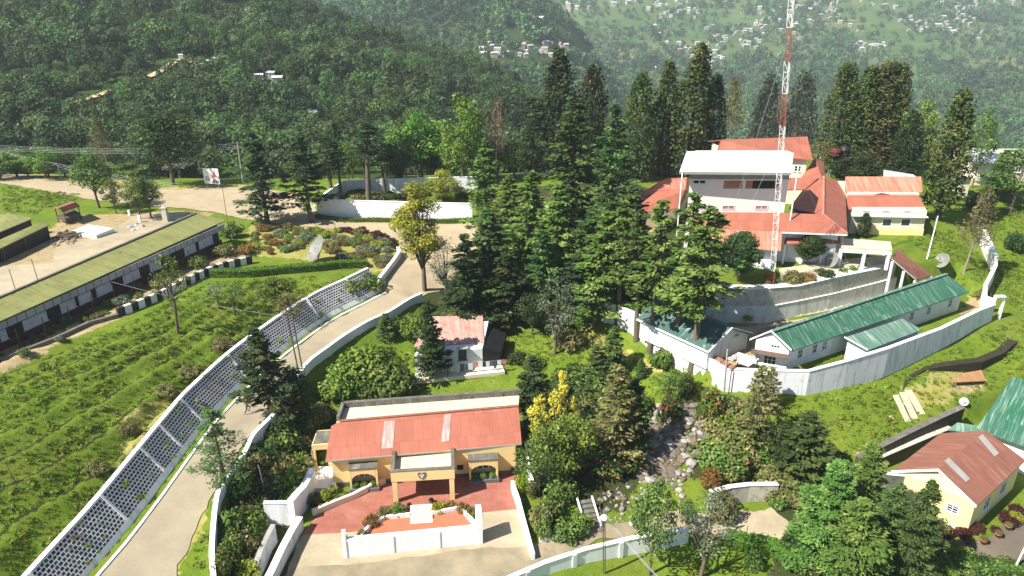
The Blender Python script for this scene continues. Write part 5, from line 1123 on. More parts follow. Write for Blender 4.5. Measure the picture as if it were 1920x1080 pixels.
def bare(mat, seed, H0=9, R0=2.4, base=.3, n_=60, bark=BARKP, leaves=900):
    """thin tree of upswept twigs with few leaves"""
    r = np.random.default_rng(seed); lv = Leaves(); tb = [([(0, 0, -.5), (0, 0, H0*.5), (0, 0, H0*.95)], [H0*.015, H0*.009, .012], 6)]; per = leaves//n_
    for i in range(n_):
        f = base+(1-base)*i/n_*.95; a_ = i*2.4+r.normal(0, .3); Lb = R0*(1.15-f)*r.uniform(.6, 1.2); z0 = f*H0; e = (math.cos(a_)*Lb, math.sin(a_)*Lb, z0+Lb*r.uniform(.5, 1.1))
        mid = (e[0]*.55, e[1]*.55, z0+(e[2]-z0)*.42); tb.append(([(0, 0, z0), mid, e], [.035, .024, .01], 4))
        for k in range(2): j = tuple(np.array(mid)+r.normal(0, .35, 3)*Lb*.6+np.array([e[0]*.2, e[1]*.2, .25*Lb])); tb.append(([mid, j], [.016, .007], 3))
        P = np.array(mid)+(np.array(e)-np.array(mid))*r.random((per, 1))+r.normal(0, .16*Lb, (per, 3)); Nn = unit(per, r)+np.array([0, 0, .4]); Nn /= np.linalg.norm(Nn, axis=1)[:, None]; sz = .22*r.uniform(.6, 1.4, per)
        lv.add(P, unit(per, r), Nn, sz, sz*.5, np.clip(r.random()+r.normal(0, .2, per), 0, 1))
    return (lv.mesh('crown', mat), tube_mesh('trunk', tb, bark), H0, R0)
def bush(mat, seed, nc=16, lpc=90, lsize=.16, flat=.75, flowers=None, nf=60):
    """rounded shrub, 2 m wide and 1.5 m high, one mesh"""
    r = np.random.default_rng(seed); lv = Leaves()
    for i in range(nc):
        a_ = i*2.4; q = math.sqrt((i+.5)/nc)*.72; c = (math.cos(a_)*q, math.sin(a_)*q, (.75-.45*q*q)*r.uniform(.5, 1.1)); rc = r.uniform(.28, .46); lv.clump(c, (rc, rc, rc*flat), lpc, lsize, r, None, .6, .6, .6)
    me = lv.mesh('shrub', mat)
    if flowers:
        me.materials.append(flowers); m_ = (np.random.default_rng(seed+5).random(len(me.polygons)) < nf/1000).astype(np.int32); me.polygons.foreach_set('material_index', m_)
    return me
KIND = {}
def kinds():
    K = KIND
    K['fir'] = [fir(L_FIR, 1), fir(L_FIR, 2, nb=66, prof=.6), fir(L_FIR, 3, R0=2.9, droop=.18)]
    K['firb'] = [fir(L_FIRB, 4, nb=72, R0=2.8), fir(L_FIRB, 5, nb=64, prof=.7, droop=.05), fir(L_FIRB, 6, prof=.65, gap=.6)]
    K['fird'] = [fir(L_FIRD, 7, nb=62, gap=.7), fir(L_FIRD, 8, base=.22, nb=58, prof=.6, gap=.8)]
    K['open'] = [fir(L_FIR, 15, H0=12, R0=3.0, nb=50, lpb=130, lsize=.22, base=.2, prof=.5, gap=1, droop=.02)]
    K['fine'] = [fir(L_FIR, 16, nb=96, lpb=190, lsize=.25, R0=2.9), fir(L_FIRB, 17, nb=90, lpb=190, lsize=.25, prof=.6), fir(L_FIR, 18, nb=84, lpb=200, lsize=.25, prof=.55, gap=.6)]
    K['pine'] = [fir(L_FIRB, 9, H0=15, R0=2.6, base=.38, nb=52, lpb=80, lsize=.46, prof=.5, gap=.9, droop=.02), fir(L_FIR, 10, H0=15, R0=2.5, base=.42, nb=46, lpb=84, lsize=.46, prof=.45, gap=1, droop=0), fir(L_FIRB, 12, H0=15, R0=2.9, base=.33, nb=56, lpb=80, lsize=.46, prof=.55, gap=.9)]
    K['stick'] = [fir(L_FIRD, 13, H0=13, R0=1.7, base=.5, nb=34, lpb=50, lsize=.38, prof=.4, gap=1), fir(L_FIRD, 14, H0=13, R0=1.6, base=.55, nb=28, lpb=54, lsize=.38, prof=.35, gap=1)]
    K['cyp'] = [cypress(L_CYP, 20), cypress(L_CYP, 21, power=.45, nc=130), cypress(L_CYP, 22, power=.7)]
    K['cypd'] = [cypress(L_CYPD, 23), cypress(L_CYPD, 24, power=.455)]
    K['column'] = [cypress(L_CYP, 25, H0=16, R0=2.4, power=.45, base=.14, nc=110), cypress(L_CYPD, 26, H0=16, R0=2.4, power=.5, nc=110)]
    K['broad'] = [broad(L_BROAD, 30), broad(L_BROAD, 31, nc=38, base=.22), broad(L_BROAD, 32, nc=40, tuft=.36)]
    K['broadd'] = [broad(L_DARK, 33, nc=52), broad(L_DARK, 34, base=.2)]
    K['bright'] = [broad(L_BRIGHT, 35, nc=44), broad(L_BRIGHT, 36, base=.2, nc=40)]
    K['lime'] = [broad(L_LIME, 37, H0=12, R0=2.7, base=.2, nc=52, lpc=200, lsize=.24, tuft=.40, shell=.45), broad(L_LIME, 38, H0=8, R0=2.8, base=.15, nc=44, lpc=200, lsize=.24, tuft=.42, shell=.45)]
    K['grey'] = [broad(L_GREY, 39, H0=8, R0=2.4, base=.18, nc=40, lpc=38, lsize=.24, tuft=.42, shell=.1, asp=.4), broad(L_GREY, 40, H0=8, R0=2.2, base=.25, nc=32, lpc=36, lsize=.24, tuft=.45, shell=.1, asp=.4)]
    K['thin'] = [broad(L_BROAD, 41, H0=7, R0=1.8, base=.35, nc=22, lpc=30, lsize=.26, tuft=.45, shell=.1, asp=.4), broad(L_GREY, 42, H0=7, R0=1.8, base=.35, nc=20, lpc=28, lsize=.26, tuft=.45, shell=.1, asp=.4)]
    K['olive'] = [broad(L_OLIVE, 43, H0=8, R0=2.6, base=.12, nc=44, lpc=50, lsize=.24, tuft=.4, shell=.2), fir(L_OLIVE, 44, H0=9, R0=2.6, base=.06, nb=70, lpb=60, lsize=.34, prof=.6, droop=-.1)]
    K['bare'] = [bare(L_DRYT, 45, leaves=2200), bare(L_DRYT, 46, n_=70, leaves=1600)]
    K['barel'] = [bare(L_GREY, 47, leaves=1300), bare(L_OLIVE, 48, leaves=2200, n_=80)]
    K['goldt'] = [broad(L_GOLD, 51, H0=5, R0=1.3, base=.35, nc=18, lpc=60, lsize=.2, tuft=.42, shell=.4)]
    K['bigleaf'] = [broad(L_BRIGHT, 52, H0=7, R0=3, base=.18, nc=50, lpc=70, lsize=.26, tuft=.34, shell=.3), broad(L_BROAD, 53, H0=7, R0=3, base=.18, nc=50, lpc=70, lsize=.26, tuft=.34, shell=.3)]
    K['ball'] = [broad(L_DARK, 49, H0=4.5, R0=2.0, base=.2, nc=90, lpc=130, lsize=.18, tuft=.32, shell=.55, limbs=False), broad(L_CYPD, 50, H0=3, R0=2.4, base=.05, nc=70, lpc=90, lsize=.18, tuft=.3, shell=.55, limbs=False)]
    for k, m_ in (('green', L_BROAD), ('lush', L_BRIGHT), ('dark', L_DARK), ('oliveb', L_OLIVE), ('limeb', L_LIME), ('maroon', L_MAROON), ('orange', L_ORANGE), ('greyb', L_GREY), ('gold', L_GOLD)):
        K['b_'+k] = [bush(m_, 60+len(K)+j) for j in range(2)]
    K['b_red'] = [bush(L_BROAD, 90, flowers=L_RED, nf=110), bush(L_DARK, 91, flowers=L_RED, nf=140)]
    K['b_pink'] = [bush(L_GREY, 92, flowers=L_PINKB, nf=160), bush(L_BROAD, 93, flowers=L_PINKB, nf=120)]
    K['b_big'] = [bush(L_GREY, 94, lpc=40, lsize=.34, flowers=L_RED, nf=50), bush(L_BROAD, 95, lpc=40, lsize=.34, flowers=L_RED, nf=40)]
kinds()
TR = random.Random(21)
WF = dict(fine=1.3, fir=1.38, firb=1.42, fird=1.25, pine=1.3, stick=1.3, cyp=1.42, cypd=1.4, column=1.25, ball=1.15, open=1.1, lime=1.1, broad=1.12, broadd=1.12, bright=1.15)
def plant(kind, px, pyb, pyt, wpx_, label, name='tree', cat='tree', group=None, z=None, v=None, lean=0):
    """a tree whose foot shows at (px,pyb), top on row pyt, crown wpx_ pixels wide"""
    p = S(px, pyb) if z is None else A(px, pyb, z); zt_ = ZT(p, pyt)
    h = max(.3, zt_-p[2]); ks = KIND[kind]; k = ks[TR.randrange(len(ks)) if v is None else v % len(ks)]; wd = wpx_*mpp((p[0], p[1], p[2]+h*.5))*WF.get(kind, 1.0)
    if kind.startswith('b_'):
        o = bpy.data.objects.new(name, k); COL.objects.link(o); o.location = (p[0], p[1], p[2]-.08); o.rotation_euler.z = TR.uniform(0, 6.28); o.scale = (wd/2, wd/2*TR.uniform(.85, 1.15), h/1.15); tag(o, label, cat, group); return o
    cm, tm, H0, R0 = k; o = bpy.data.objects.new(name, None); COL.objects.link(o); o.location = p; o.rotation_euler = (TR.uniform(-.045, .045), lean+TR.uniform(-.045, .045), TR.uniform(0, 6.28) if not lean else 0)
    o.scale = (wd/(2*R0)*TR.uniform(.9, 1.12), wd/(2*R0)*TR.uniform(.9, 1.12), h/H0); tag(o, label, cat, group); o.empty_display_size = .3
    for nm, me in (('trunk', tm), ('crown', cm)):
        c = bpy.data.objects.new(nm, me); COL.objects.link(c); c.parent = o
    return o
# ================================================================== far terrain
def hill(name, ctrl, x0, x1, y0, y1, step, mat, namp, nsc, seed, lam=.3):
    P = []
    for px, prof in ctrl:
        for row, d in prof: P.append(AY(px, row, d))
    t = TPS(P, lam); X, Y = np.meshgrid(np.arange(x0, x1, step), np.arange(y0, y1, step)); Z = t(X, Y)+vnoise(X, Y, nsc, seed, 5)*namp
    o = grid_mesh(name, X, Y, Z, mat); tag(o, kind='structure'); return t, (X, Y, Z)
def hillmat(name, cols, s):
    m, n, b = newmat(name); p = uvmap(n, 1, 1, True); c = mixc(n, noise(n, p, s, 6, .65, .35, .65), cols[0], cols[1])
    c = mixc(n, noise(n, p, s*.35, 5, .6, .5, .66), c, cols[2]); c = mixc(n, mth(n, 'MULTIPLY', noise(n, p, s*5, 6, .75, .55, .7), .7), c, cols[3])
    n.links.new(c, b.inputs['Base Color']); b.inputs['Roughness'].default_value = 1; b.inputs['Specular IOR Level'].default_value = 0; return m
M_HILL = hillmat('forest floor', ((.028,.05,.014),(.045,.075,.02),(.06,.08,.025),(.02,.03,.01)), .05)
M_FIELD = hillmat('terraced fields', ((.05,.10,.026),(.10,.15,.045),(.16,.16,.07),(.028,.06,.018)), .012)
NEAR = [(-300,((332,165),(250,205),(150,255),(60,300),(0,340),(-80,400),(-140,480),(-160,600))),(0,((332,165),(250,205),(150,258),(60,310),(0,355),(-70,420),(-120,500),(-130,600))),
 (300,((333,165),(250,208),(150,262),(60,318),(0,365),(-60,430),(-85,500),(-60,600))),(500,((333,165),(250,212),(150,270),(80,325),(20,385),(-8,430),(0,480),(60,560))),
 (640,((330,165),(260,215),(160,285),(100,335),(58,390),(52,420),(120,470),(200,560))),(800,((325,170),(270,215),(190,285),(130,345),(105,385),(120,420),(200,470),(300,560))),
 (950,((330,170),(280,215),(225,280),(175,345),(158,380),(200,420),(290,500))),(1060,((330,180),(280,230),(250,290),(225,340),(230,380),(300,440))),(1250,((360,180),(350,240),(350,300),(360,400))),(1600,((420,180),(420,250),(440,350)))]
tN, gN = hill('hills', NEAR, -420, 190, 158, 560, 6, M_HILL, 5, 60, 3)
MID = [(300,((280,480),(150,620),(40,760),(-40,860),(-110,960),(-110,1100))),(600,((280,480),(150,620),(60,740),(0,830),(-60,940),(-70,1100))),(850,((290,480),(200,560),(120,680),(60,780),(0,870),(-40,960),(-30,1100))),
 (1000,((300,480),(220,560),(140,680),(95,760),(45,850),(-5,930),(0,1000),(40,1100))),(1075,((310,500),(240,580),(170,690),(120,780),(75,860),(45,920),(70,980),(150,1100))),(1160,((320,500),(270,600),(210,720),(180,820),(170,900),(200,1000))),(1300,((380,520),(340,700),(330,900),(330,1000)))]
tM, gM = hill('ridge', MID, -560, 330, 470, 1080, 9, M_HILL, 10, 110, 7)
FARC = [(900,((330,640),(200,960),(100,1320),(0,1700),(-80,2050),(-150,2500))),(1300,((335,640),(250,800),(200,940),(100,1300),(0,1680),(-80,2000),(-150,2500))),(1600,((340,620),(260,780),(200,930),(100,1280),(0,1650),(-80,2000),(-150,2500))),(1960,((350,600),(270,760),(200,900),(100,1250),(0,1620),(-80,1980),(-150,2500))),(2300,((350,600),(270,750),(200,880),(100,1220),(0,1600),(-80,1950),(-150,2450))),(300,((200,1100),(100,1400),(0,1750),(-150,2500)))]
tF, gF = hill('far_hillside', FARC, -700, 1700, 600, 2500, 18, M_FIELD, 14, 190, 9)
def grid_h(g, x, y):
    X, Y, Z = g; st = X[0, 1]-X[0, 0]; i = np.clip(((x-X[0, 0])/st), 0, X.shape[1]-1.001); j = np.clip(((y-Y[0, 0])/st), 0, X.shape[0]-1.001); a_ = i.astype(int); b2 = j.astype(int); fx, fy = i-a_, j-b2
    return (Z[b2, a_]*(1-fx)+Z[b2, a_+1]*fx)*(1-fy)+(Z[b2+1, a_]*(1-fx)+Z[b2+1, a_+1]*fx)*fy
def proj(x, y, z):
    d = y*CP+(CZ-z)*SP; return 960+F*x/d, 540-F*((z-CZ)*CP+y*SP)/d
def hill_hit(g, px, py):
    d = ray(px, py); y0 = g[1][0, 0]; t = np.arange(y0/d[1], g[1][-1, 0]/d[1], 2.0); x, y, z = d[0]*t, d[1]*t, CZ+d[2]*t; hz = grid_h(g, x, y); ok = np.where(z <= hz)[0]
    if not len(ok): return None
    k = ok[0]; return (float(x[k]), float(y[k]), float(hz[k]))
# ------------------------------------------------------------------ forest masses
def scatter(name, pts, scl, idx, protos, label=None, tilt=None):
    pts = np.asarray(pts, np.float32); me = bpy.data.meshes.new(name); me.vertices.add(len(pts)); me.vertices.foreach_set('co', pts.ravel())
    r = np.random.default_rng(len(pts)); rot = np.zeros((len(pts), 3), np.float32); rot[:, 2] = r.uniform(0, 6.28, len(pts))
    if tilt: rot[:, :2] = r.normal(0, tilt, (len(pts), 2))
    a_ = me.attributes.new('scl', 'FLOAT_VECTOR', 'POINT'); a_.data.foreach_set('vector', np.asarray(scl, np.float32).ravel())
    a_ = me.attributes.new('rot', 'FLOAT_VECTOR', 'POINT'); a_.data.foreach_set('vector', rot.ravel())
    a_ = me.attributes.new('idx', 'INT', 'POINT'); a_.data.foreach_set('value', np.asarray(idx, np.int32))
    o = bpy.data.objects.new(name, me); COL.objects.link(o); pc = bpy.data.collections.new(name+' kinds')
    for i, p in enumerate(protos): q = bpy.data.objects.new('clump_%02d' % i, p); pc.objects.link(q)
    ng = bpy.data.node_groups.new(name, 'GeometryNodeTree'); ng.interface.new_socket('Geometry', in_out='INPUT', socket_type='NodeSocketGeometry'); ng.interface.new_socket('Geometry', in_out='OUTPUT', socket_type='NodeSocketGeometry')
    ni, no = ng.nodes.new('NodeGroupInput'), ng.nodes.new('NodeGroupOutput'); ip = ng.nodes.new('GeometryNodeInstanceOnPoints'); ci = ng.nodes.new('GeometryNodeCollectionInfo')
    ci.inputs['Collection'].default_value = pc; ci.inputs['Separate Children'].default_value = True; ci.inputs['Reset Children'].default_value = True; ip.inputs['Pick Instance'].default_value = True
    def na(nm, ty):
        x = ng.nodes.new('GeometryNodeInputNamedAttribute'); x.data_type = ty; x.inputs[0].default_value = nm; return x.outputs[0]
    for s_, v_ in ((ip.inputs['Points'], ni.outputs[0]), (ip.inputs['Instance'], ci.outputs[0]), (ip.inputs['Instance Index'], na('idx', 'INT')), (ip.inputs['Rotation'], na('rot', 'FLOAT_VECTOR')), (ip.inputs['Scale'], na('scl', 'FLOAT_VECTOR')), (no.inputs[0], ip.outputs[0])): ng.links.new(v_, s_)
    md = o.modifiers.new('scatter', 'NODES'); md.node_group = ng; tag(o, label, None, None, 'stuff'); return o
def crown_mesh(mat, seed, nc=9, lpc=84, lsize=.17, conif=False):
    """unit crown (2 wide, 2 high) for far woods"""
    r = np.random.default_rng(seed); lv = Leaves()
    for i in range(nc):
        if conif: f = (i+.5)/nc; c = (r.normal(0, .1), r.normal(0, .1), 2.4*f); rc = (.62*(1-f)+.16); lv.clump(c, (rc, rc, .3), lpc, lsize, r, None, .5, .5)
        else: d = unit(1, r)[0]; c = (d[0]*.6, d[1]*.6, 1.1+d[2]*.55); rc = r.uniform(.38, .62); lv.clump(c, (rc, rc, rc*.85), lpc, lsize, r, None, .72, .5, .75)
    return lv.mesh('wood_crown', mat)
L_W1 = leafmat('hill wood leaves', (.042,.080,.024), (.085,.140,.040), (.14,.19,.06), var=.9, gain=.92, patch=.02, isl=.22); L_W2 = leafmat('hill wood olive leaves', (.06,.095,.030), (.105,.14,.050), (.14,.15,.065), var=.8, gain=.9, patch=.02, isl=.22); L_W3 = leafmat('hill wood bright leaves', (.07,.14,.03), (.13,.21,.05), var=.7, gain=.95, patch=.02, isl=.22)
WOOD = [crown_mesh(L_W1, 1), crown_mesh(L_W1, 2), crown_mesh(L_W1, 3), crown_mesh(L_W2, 4), crown_mesh(L_W3, 5), crown_mesh(L_W1, 6, conif=True), crown_mesh(L_W2, 7)]
L_F1 = leafmat('far wood leaves', (.05,.105,.038), (.09,.165,.055), var=1.0, gain=1.0, patch=.006, isl=.2); L_F2 = leafmat('far wood pale leaves', (.09,.15,.05), (.14,.20,.07), var=.9, gain=1.0, patch=.006, isl=.2)
SMALL = [crown_mesh(L_F1, 11, 6, 20, .40), crown_mesh(L_F1, 12, 6, 20, .40), crown_mesh(L_F2, 13, 6, 20, .4), crown_mesh(L_F2, 14, 5, 20, .4), crown_mesh(L_F1, 15, 6, 18, .36, True)]
CLEAR = []       # clearings on the near hill: (pixel polyline, half width in m)
ROADH = [[(140,195),(160,190),(185,181),(215,170),(245,159),(290,141),(325,121)],[(330,117),(352,117),(392,124)],[(455,22),(475,12),(490,3)]]
def road_on(g, pxs, hw, name, mat, lift=1.2):
    L = [q for q in (hill_hit(g, *p) for p in pxs) if q]; L = smooth_line(L, 5); L = [(p[0], p[1], float(grid_h(g, np.array(p[0]), np.array(p[1])))+lift) for p in L]; gq = G()
    for i in range(len(L)-1):
        l1, r1 = off(L, hw), off(L, -hw); gq.face([r1[i], r1[i+1], l1[i+1], l1[i]])
    o = mesh_obj(name, gq, mat); tag(o, kind='structure'); return L
M_EARTH = surf('bare earth', (.46,.33,.18), (.52,.40,.24), .2)
for pxs, hw in zip(ROADH, (1.6, 2.2, 2.6)): CLEAR.append((road_on(gN, pxs, hw, 'dirt_track', M_EARTH, .3), hw+4.5))
HH = [(487,150,18,6),(508,143,18,7),(522,153,20,6),(412,124,24,4),(395,122,12,4),(592,221,26,6),(340,108,9,4),(833,152,14,5)]
houses_near = [(hill_hit(gN, x, y+h), w, h) for x, y, w, h in HH]
r = np.random.default_rng(5)
def wood(name, g, xr, yr, spacing, rad, protos, weights, label, keep, hs=(.75, 1.35), seed=1, sink=.35):
    r = np.random.default_rng(seed); nx, ny = int((xr[1]-xr[0])/spacing), int((yr[1]-yr[0])/spacing); ii, jj = np.meshgrid(np.arange(nx), np.arange(ny))
    x = xr[0]+(ii+(jj % 2)*.5+r.uniform(-.42, .42, ii.shape))*spacing; y = yr[0]+(jj+r.uniform(-.42, .42, ii.shape))*spacing; x, y = x.ravel(), y.ravel()
    z = grid_h(g, x, y); u, v = proj(x, y, z+rad); k = keep(x, y, z, u, v, r); x, y, z = x[k], y[k], z[k]; n_ = len(x)
    s = rad*r.uniform(hs[0], hs[1], n_)*(1+.5*vnoise(x, y, spacing*7, seed+3, 2)); h = s*r.uniform(.85, 1.35, n_)
    idx = r.choice(len(protos), n_, p=np.array(weights)/sum(weights)); return scatter(name, np.stack([x, y, z-h*sink], 1), np.stack([s, s, h], 1), idx, protos, label)
def keepN(x, y, z, u, v, r):
    k = (u > -150) & (u < 1500) & (v > -120) & (v < 420)
    for L, w in CLEAR:
        d, _ = line_d(x, y, L); k &= d > w
        for dy, ww in ((-7, 6), (-15, 7)): d, _ = line_d(x, y-dy, L); k &= (d > ww) | (r.random(x.shape) < .12)
    for p, w, h in houses_near:
        if p: k &= ~((np.abs(x-p[0]) < w*mpp(p)*.75) & (y < p[1]+3) & (y > p[1]-11))
    k &= ~((y < 174) & (r.random(x.shape) < .5)); return k
wood('hill_wood', gN, (-380, 180), (163, 545), 4.6, 3.2, WOOD, (5,5,5,3,2,2,3), 'dense mixed wood covering the nearest hill', keepN, (.45, 1.5), 2)
def keepM(x, y, z, u, v, r):
    op = vnoise(x, y, 60, 4, 3); return (u > 380) & (u < 1330) & (v > -70) & (v < 330) & ~((op > .32) & (v > 40)) & ~((u > 920) & (u < 1070) & (v > 82) & (v < 112) & (r.random(x.shape) < .8))
wood('ridge_wood', gM, (-520, 320), (475, 1070), 8.5, 5.6, SMALL, (5,5,3,1,1), 'hazy wood on the middle ridge', keepM, (.6, 1.3), 3)
def keepF(x, y, z, u, v, r):
    dens = vnoise(x, y, 130, 6, 4); edge = 118+dens*95+np.where(u < 1230, 45*(u-1230)/-200, 0)*0
    p = np.where(v > edge, .96, np.where(dens > .08, .6, .2)); return (u > 880) & (u < 2000) & (v > -60) & (v < 370) & (r.random(x.shape) < p)
wood('far_wood', gF, (-300, 1500), (610, 1950), 11.5, 6.6, SMALL, (5,5,2,2,2), 'blue hazy woods of the far valley side', keepF, (.5, 1.25), 4)
# ------------------------------------------------------------------ houses on the hills
M_HW = surf('distant white sheet', (.60,.62,.63), (.48,.50,.52), .15, bmp=0); M_HG = surf('distant grey sheet', (.30,.32,.33), (.40,.41,.42), .15, bmp=0); M_HR = surf('distant rusty sheet', (.42,.24,.17), (.5,.34,.26), .15, bmp=0); M_HB = surf('distant wall', (.45,.41,.34), (.36,.33,.28), .15, bmp=0)
HMESH = []
for k in range(6):
    rr = random.Random(k); g = G(); w, d, h = 1, rr.uniform(.45, .8), rr.uniform(.28, .42); g.box((0, 0, -.6), (w*.92, d*.88, .6+h), 0, 0); e = .1
    g.slab([(-w/2, -d/2, h), (w/2, -d/2, h), (w/2, 0, h+.16), (-w/2, 0, h+.16)], .02, 1); g.slab([(-w/2, 0, h+.16), (w/2, 0, h+.16), (w/2, d/2, h), (-w/2, d/2, h)], .02, 1)
    for j in (-.28, .05, .3): g.box((j, -d*.44-.006, .08), (.09, .02, .12), 0, 2)
    o = mesh_obj('proto', g, [M_HB, (M_HW, M_HW, M_HG, M_HW, M_HR, M_HG)[k], M_DARK]); HMESH.append(o.data); bpy.data.objects.remove(o)
HR_ = random.Random(31)
def far_house(p, wm, label, group, k=None, name='house', rot=None):
    o = bpy.data.objects.new(name, HMESH[HR_.randrange(6) if k is None else k]); COL.objects.link(o); o.location = p; o.scale = (wm, wm, wm*HR_.uniform(.8, 1.1)); o.rotation_euler.z = HR_.uniform(-.5, .5) if rot is None else rot; tag(o, label, 'house', group)
LBN = ['white roofed hill house, lower left of the close pair among the trees','white roofed hill house at the top of the close cluster among the trees','wide white roofed house at the right end of the hillside cluster','long pale house in the clearing at the end of the dirt track','small pale shed left of the long house in the hill clearing','low pale house on the lower right flank of the wooded hill','tiny pale hut just above the dirt track on the wooded hill','lone pale house buried in trees near the crest right of centre']
for (p, w, h), lb in zip(houses_near, LBN):
    if p: far_house(up(p, 1.2), w*mpp(p), lb, 'houses on the wooded hill', 0 if w > 12 else 3, rot=.1)
def hamlet(g, n_, box, wr, label, group, seed, test=None):
    r = random.Random(seed); k = 0; tries = 0; used = []
    while k < n_ and tries < 6000:
        tries += 1; x, y = r.uniform(box[0], box[2]), r.uniform(box[1], box[3])
        if test and not test(x, y, r): continue
        p = hill_hit(g, x, y)
        if not p: continue
        w = r.uniform(*wr)
        if any(abs(p[0]-q[0]) < w*1.0 and abs(p[1]-q[1]) < w*1.2 for q in used): continue
        used.append(p); far_house(up(p, w*.3), w, label, group, r.choice((0,0,0,1,1,3,3,2,5,4))); k += 1
hamlet(gM, 26, (905, 84, 1065, 112), (4, 7.5), 'tiny pale house of the hamlet at the foot of the middle ridge', 'hamlet at the foot of the ridge', 1)
hamlet(gM, 6, (972, 44, 1012, 60), (7, 10), 'tiny white roofed house high on the middle ridge', 'houses high on the middle ridge', 2)
vil = lambda x, y, r: math.sin(x*.021+y*.05)+.8*math.sin(x*.047-y*.09)+.5*math.sin(y*.21+x*.011) > r.uniform(-.6, 1.3)
hamlet(gF, 165, (1225, 0, 1500, 135), (4, 9), 'tiny pale house on the far terraced hillside left of the mast', 'village on the far hillside', 3, vil)
hamlet(gF, 110, (1500, 0, 1915, 62), (4, 9), 'tiny pale house high on the far hillside right of the mast', 'village on the far hillside, right of the mast', 4, vil)
hamlet(gF, 16, (1596, 84, 1660, 97), (5, 11), 'white house of the tight cluster low on the far hillside', 'white cluster on the far hillside', 5)
hamlet(gF, 14, (1770, 40, 1850, 84), (5, 10), 'pale house at the end of the far road on the right', 'houses at the end of the far road', 6)
hamlet(gF, 12, (1050, 0, 1225, 30), (6, 11), 'lonely pale house on the far green fields', 'houses on the far fields', 7)
road_on(gF, ((1720,42),(1750,42.5),(1790,43),(1802,46)), 4, 'far_road', M_EARTH, 3)
road_on(gF, ((1500,44),(1560,42),(1610,41)), 2, 'far_road', M_EARTH, 3)
# ------------------------------------------------------------------ air
g = G().prism([(-1200, -40), (2200, -40), (2200, 2600), (-1200, 2600)], -260, 420)
m = bpy.data.materials.new('haze'); m.use_nodes = True; n = m.node_tree; n.nodes.remove(n.nodes['Principled BSDF']); pv = n.nodes.new('ShaderNodeVolumePrincipled'); pv.inputs['Color'].default_value = (.80,.93,.97,1); pv.inputs['Density'].default_value = .00021; pv.inputs['Anisotropy'].default_value = .1
n.links.new(pv.outputs[0], n.nodes['Material Output'].inputs['Volume'])
o = mesh_obj('haze', g, m); tag(o, kind='stuff')
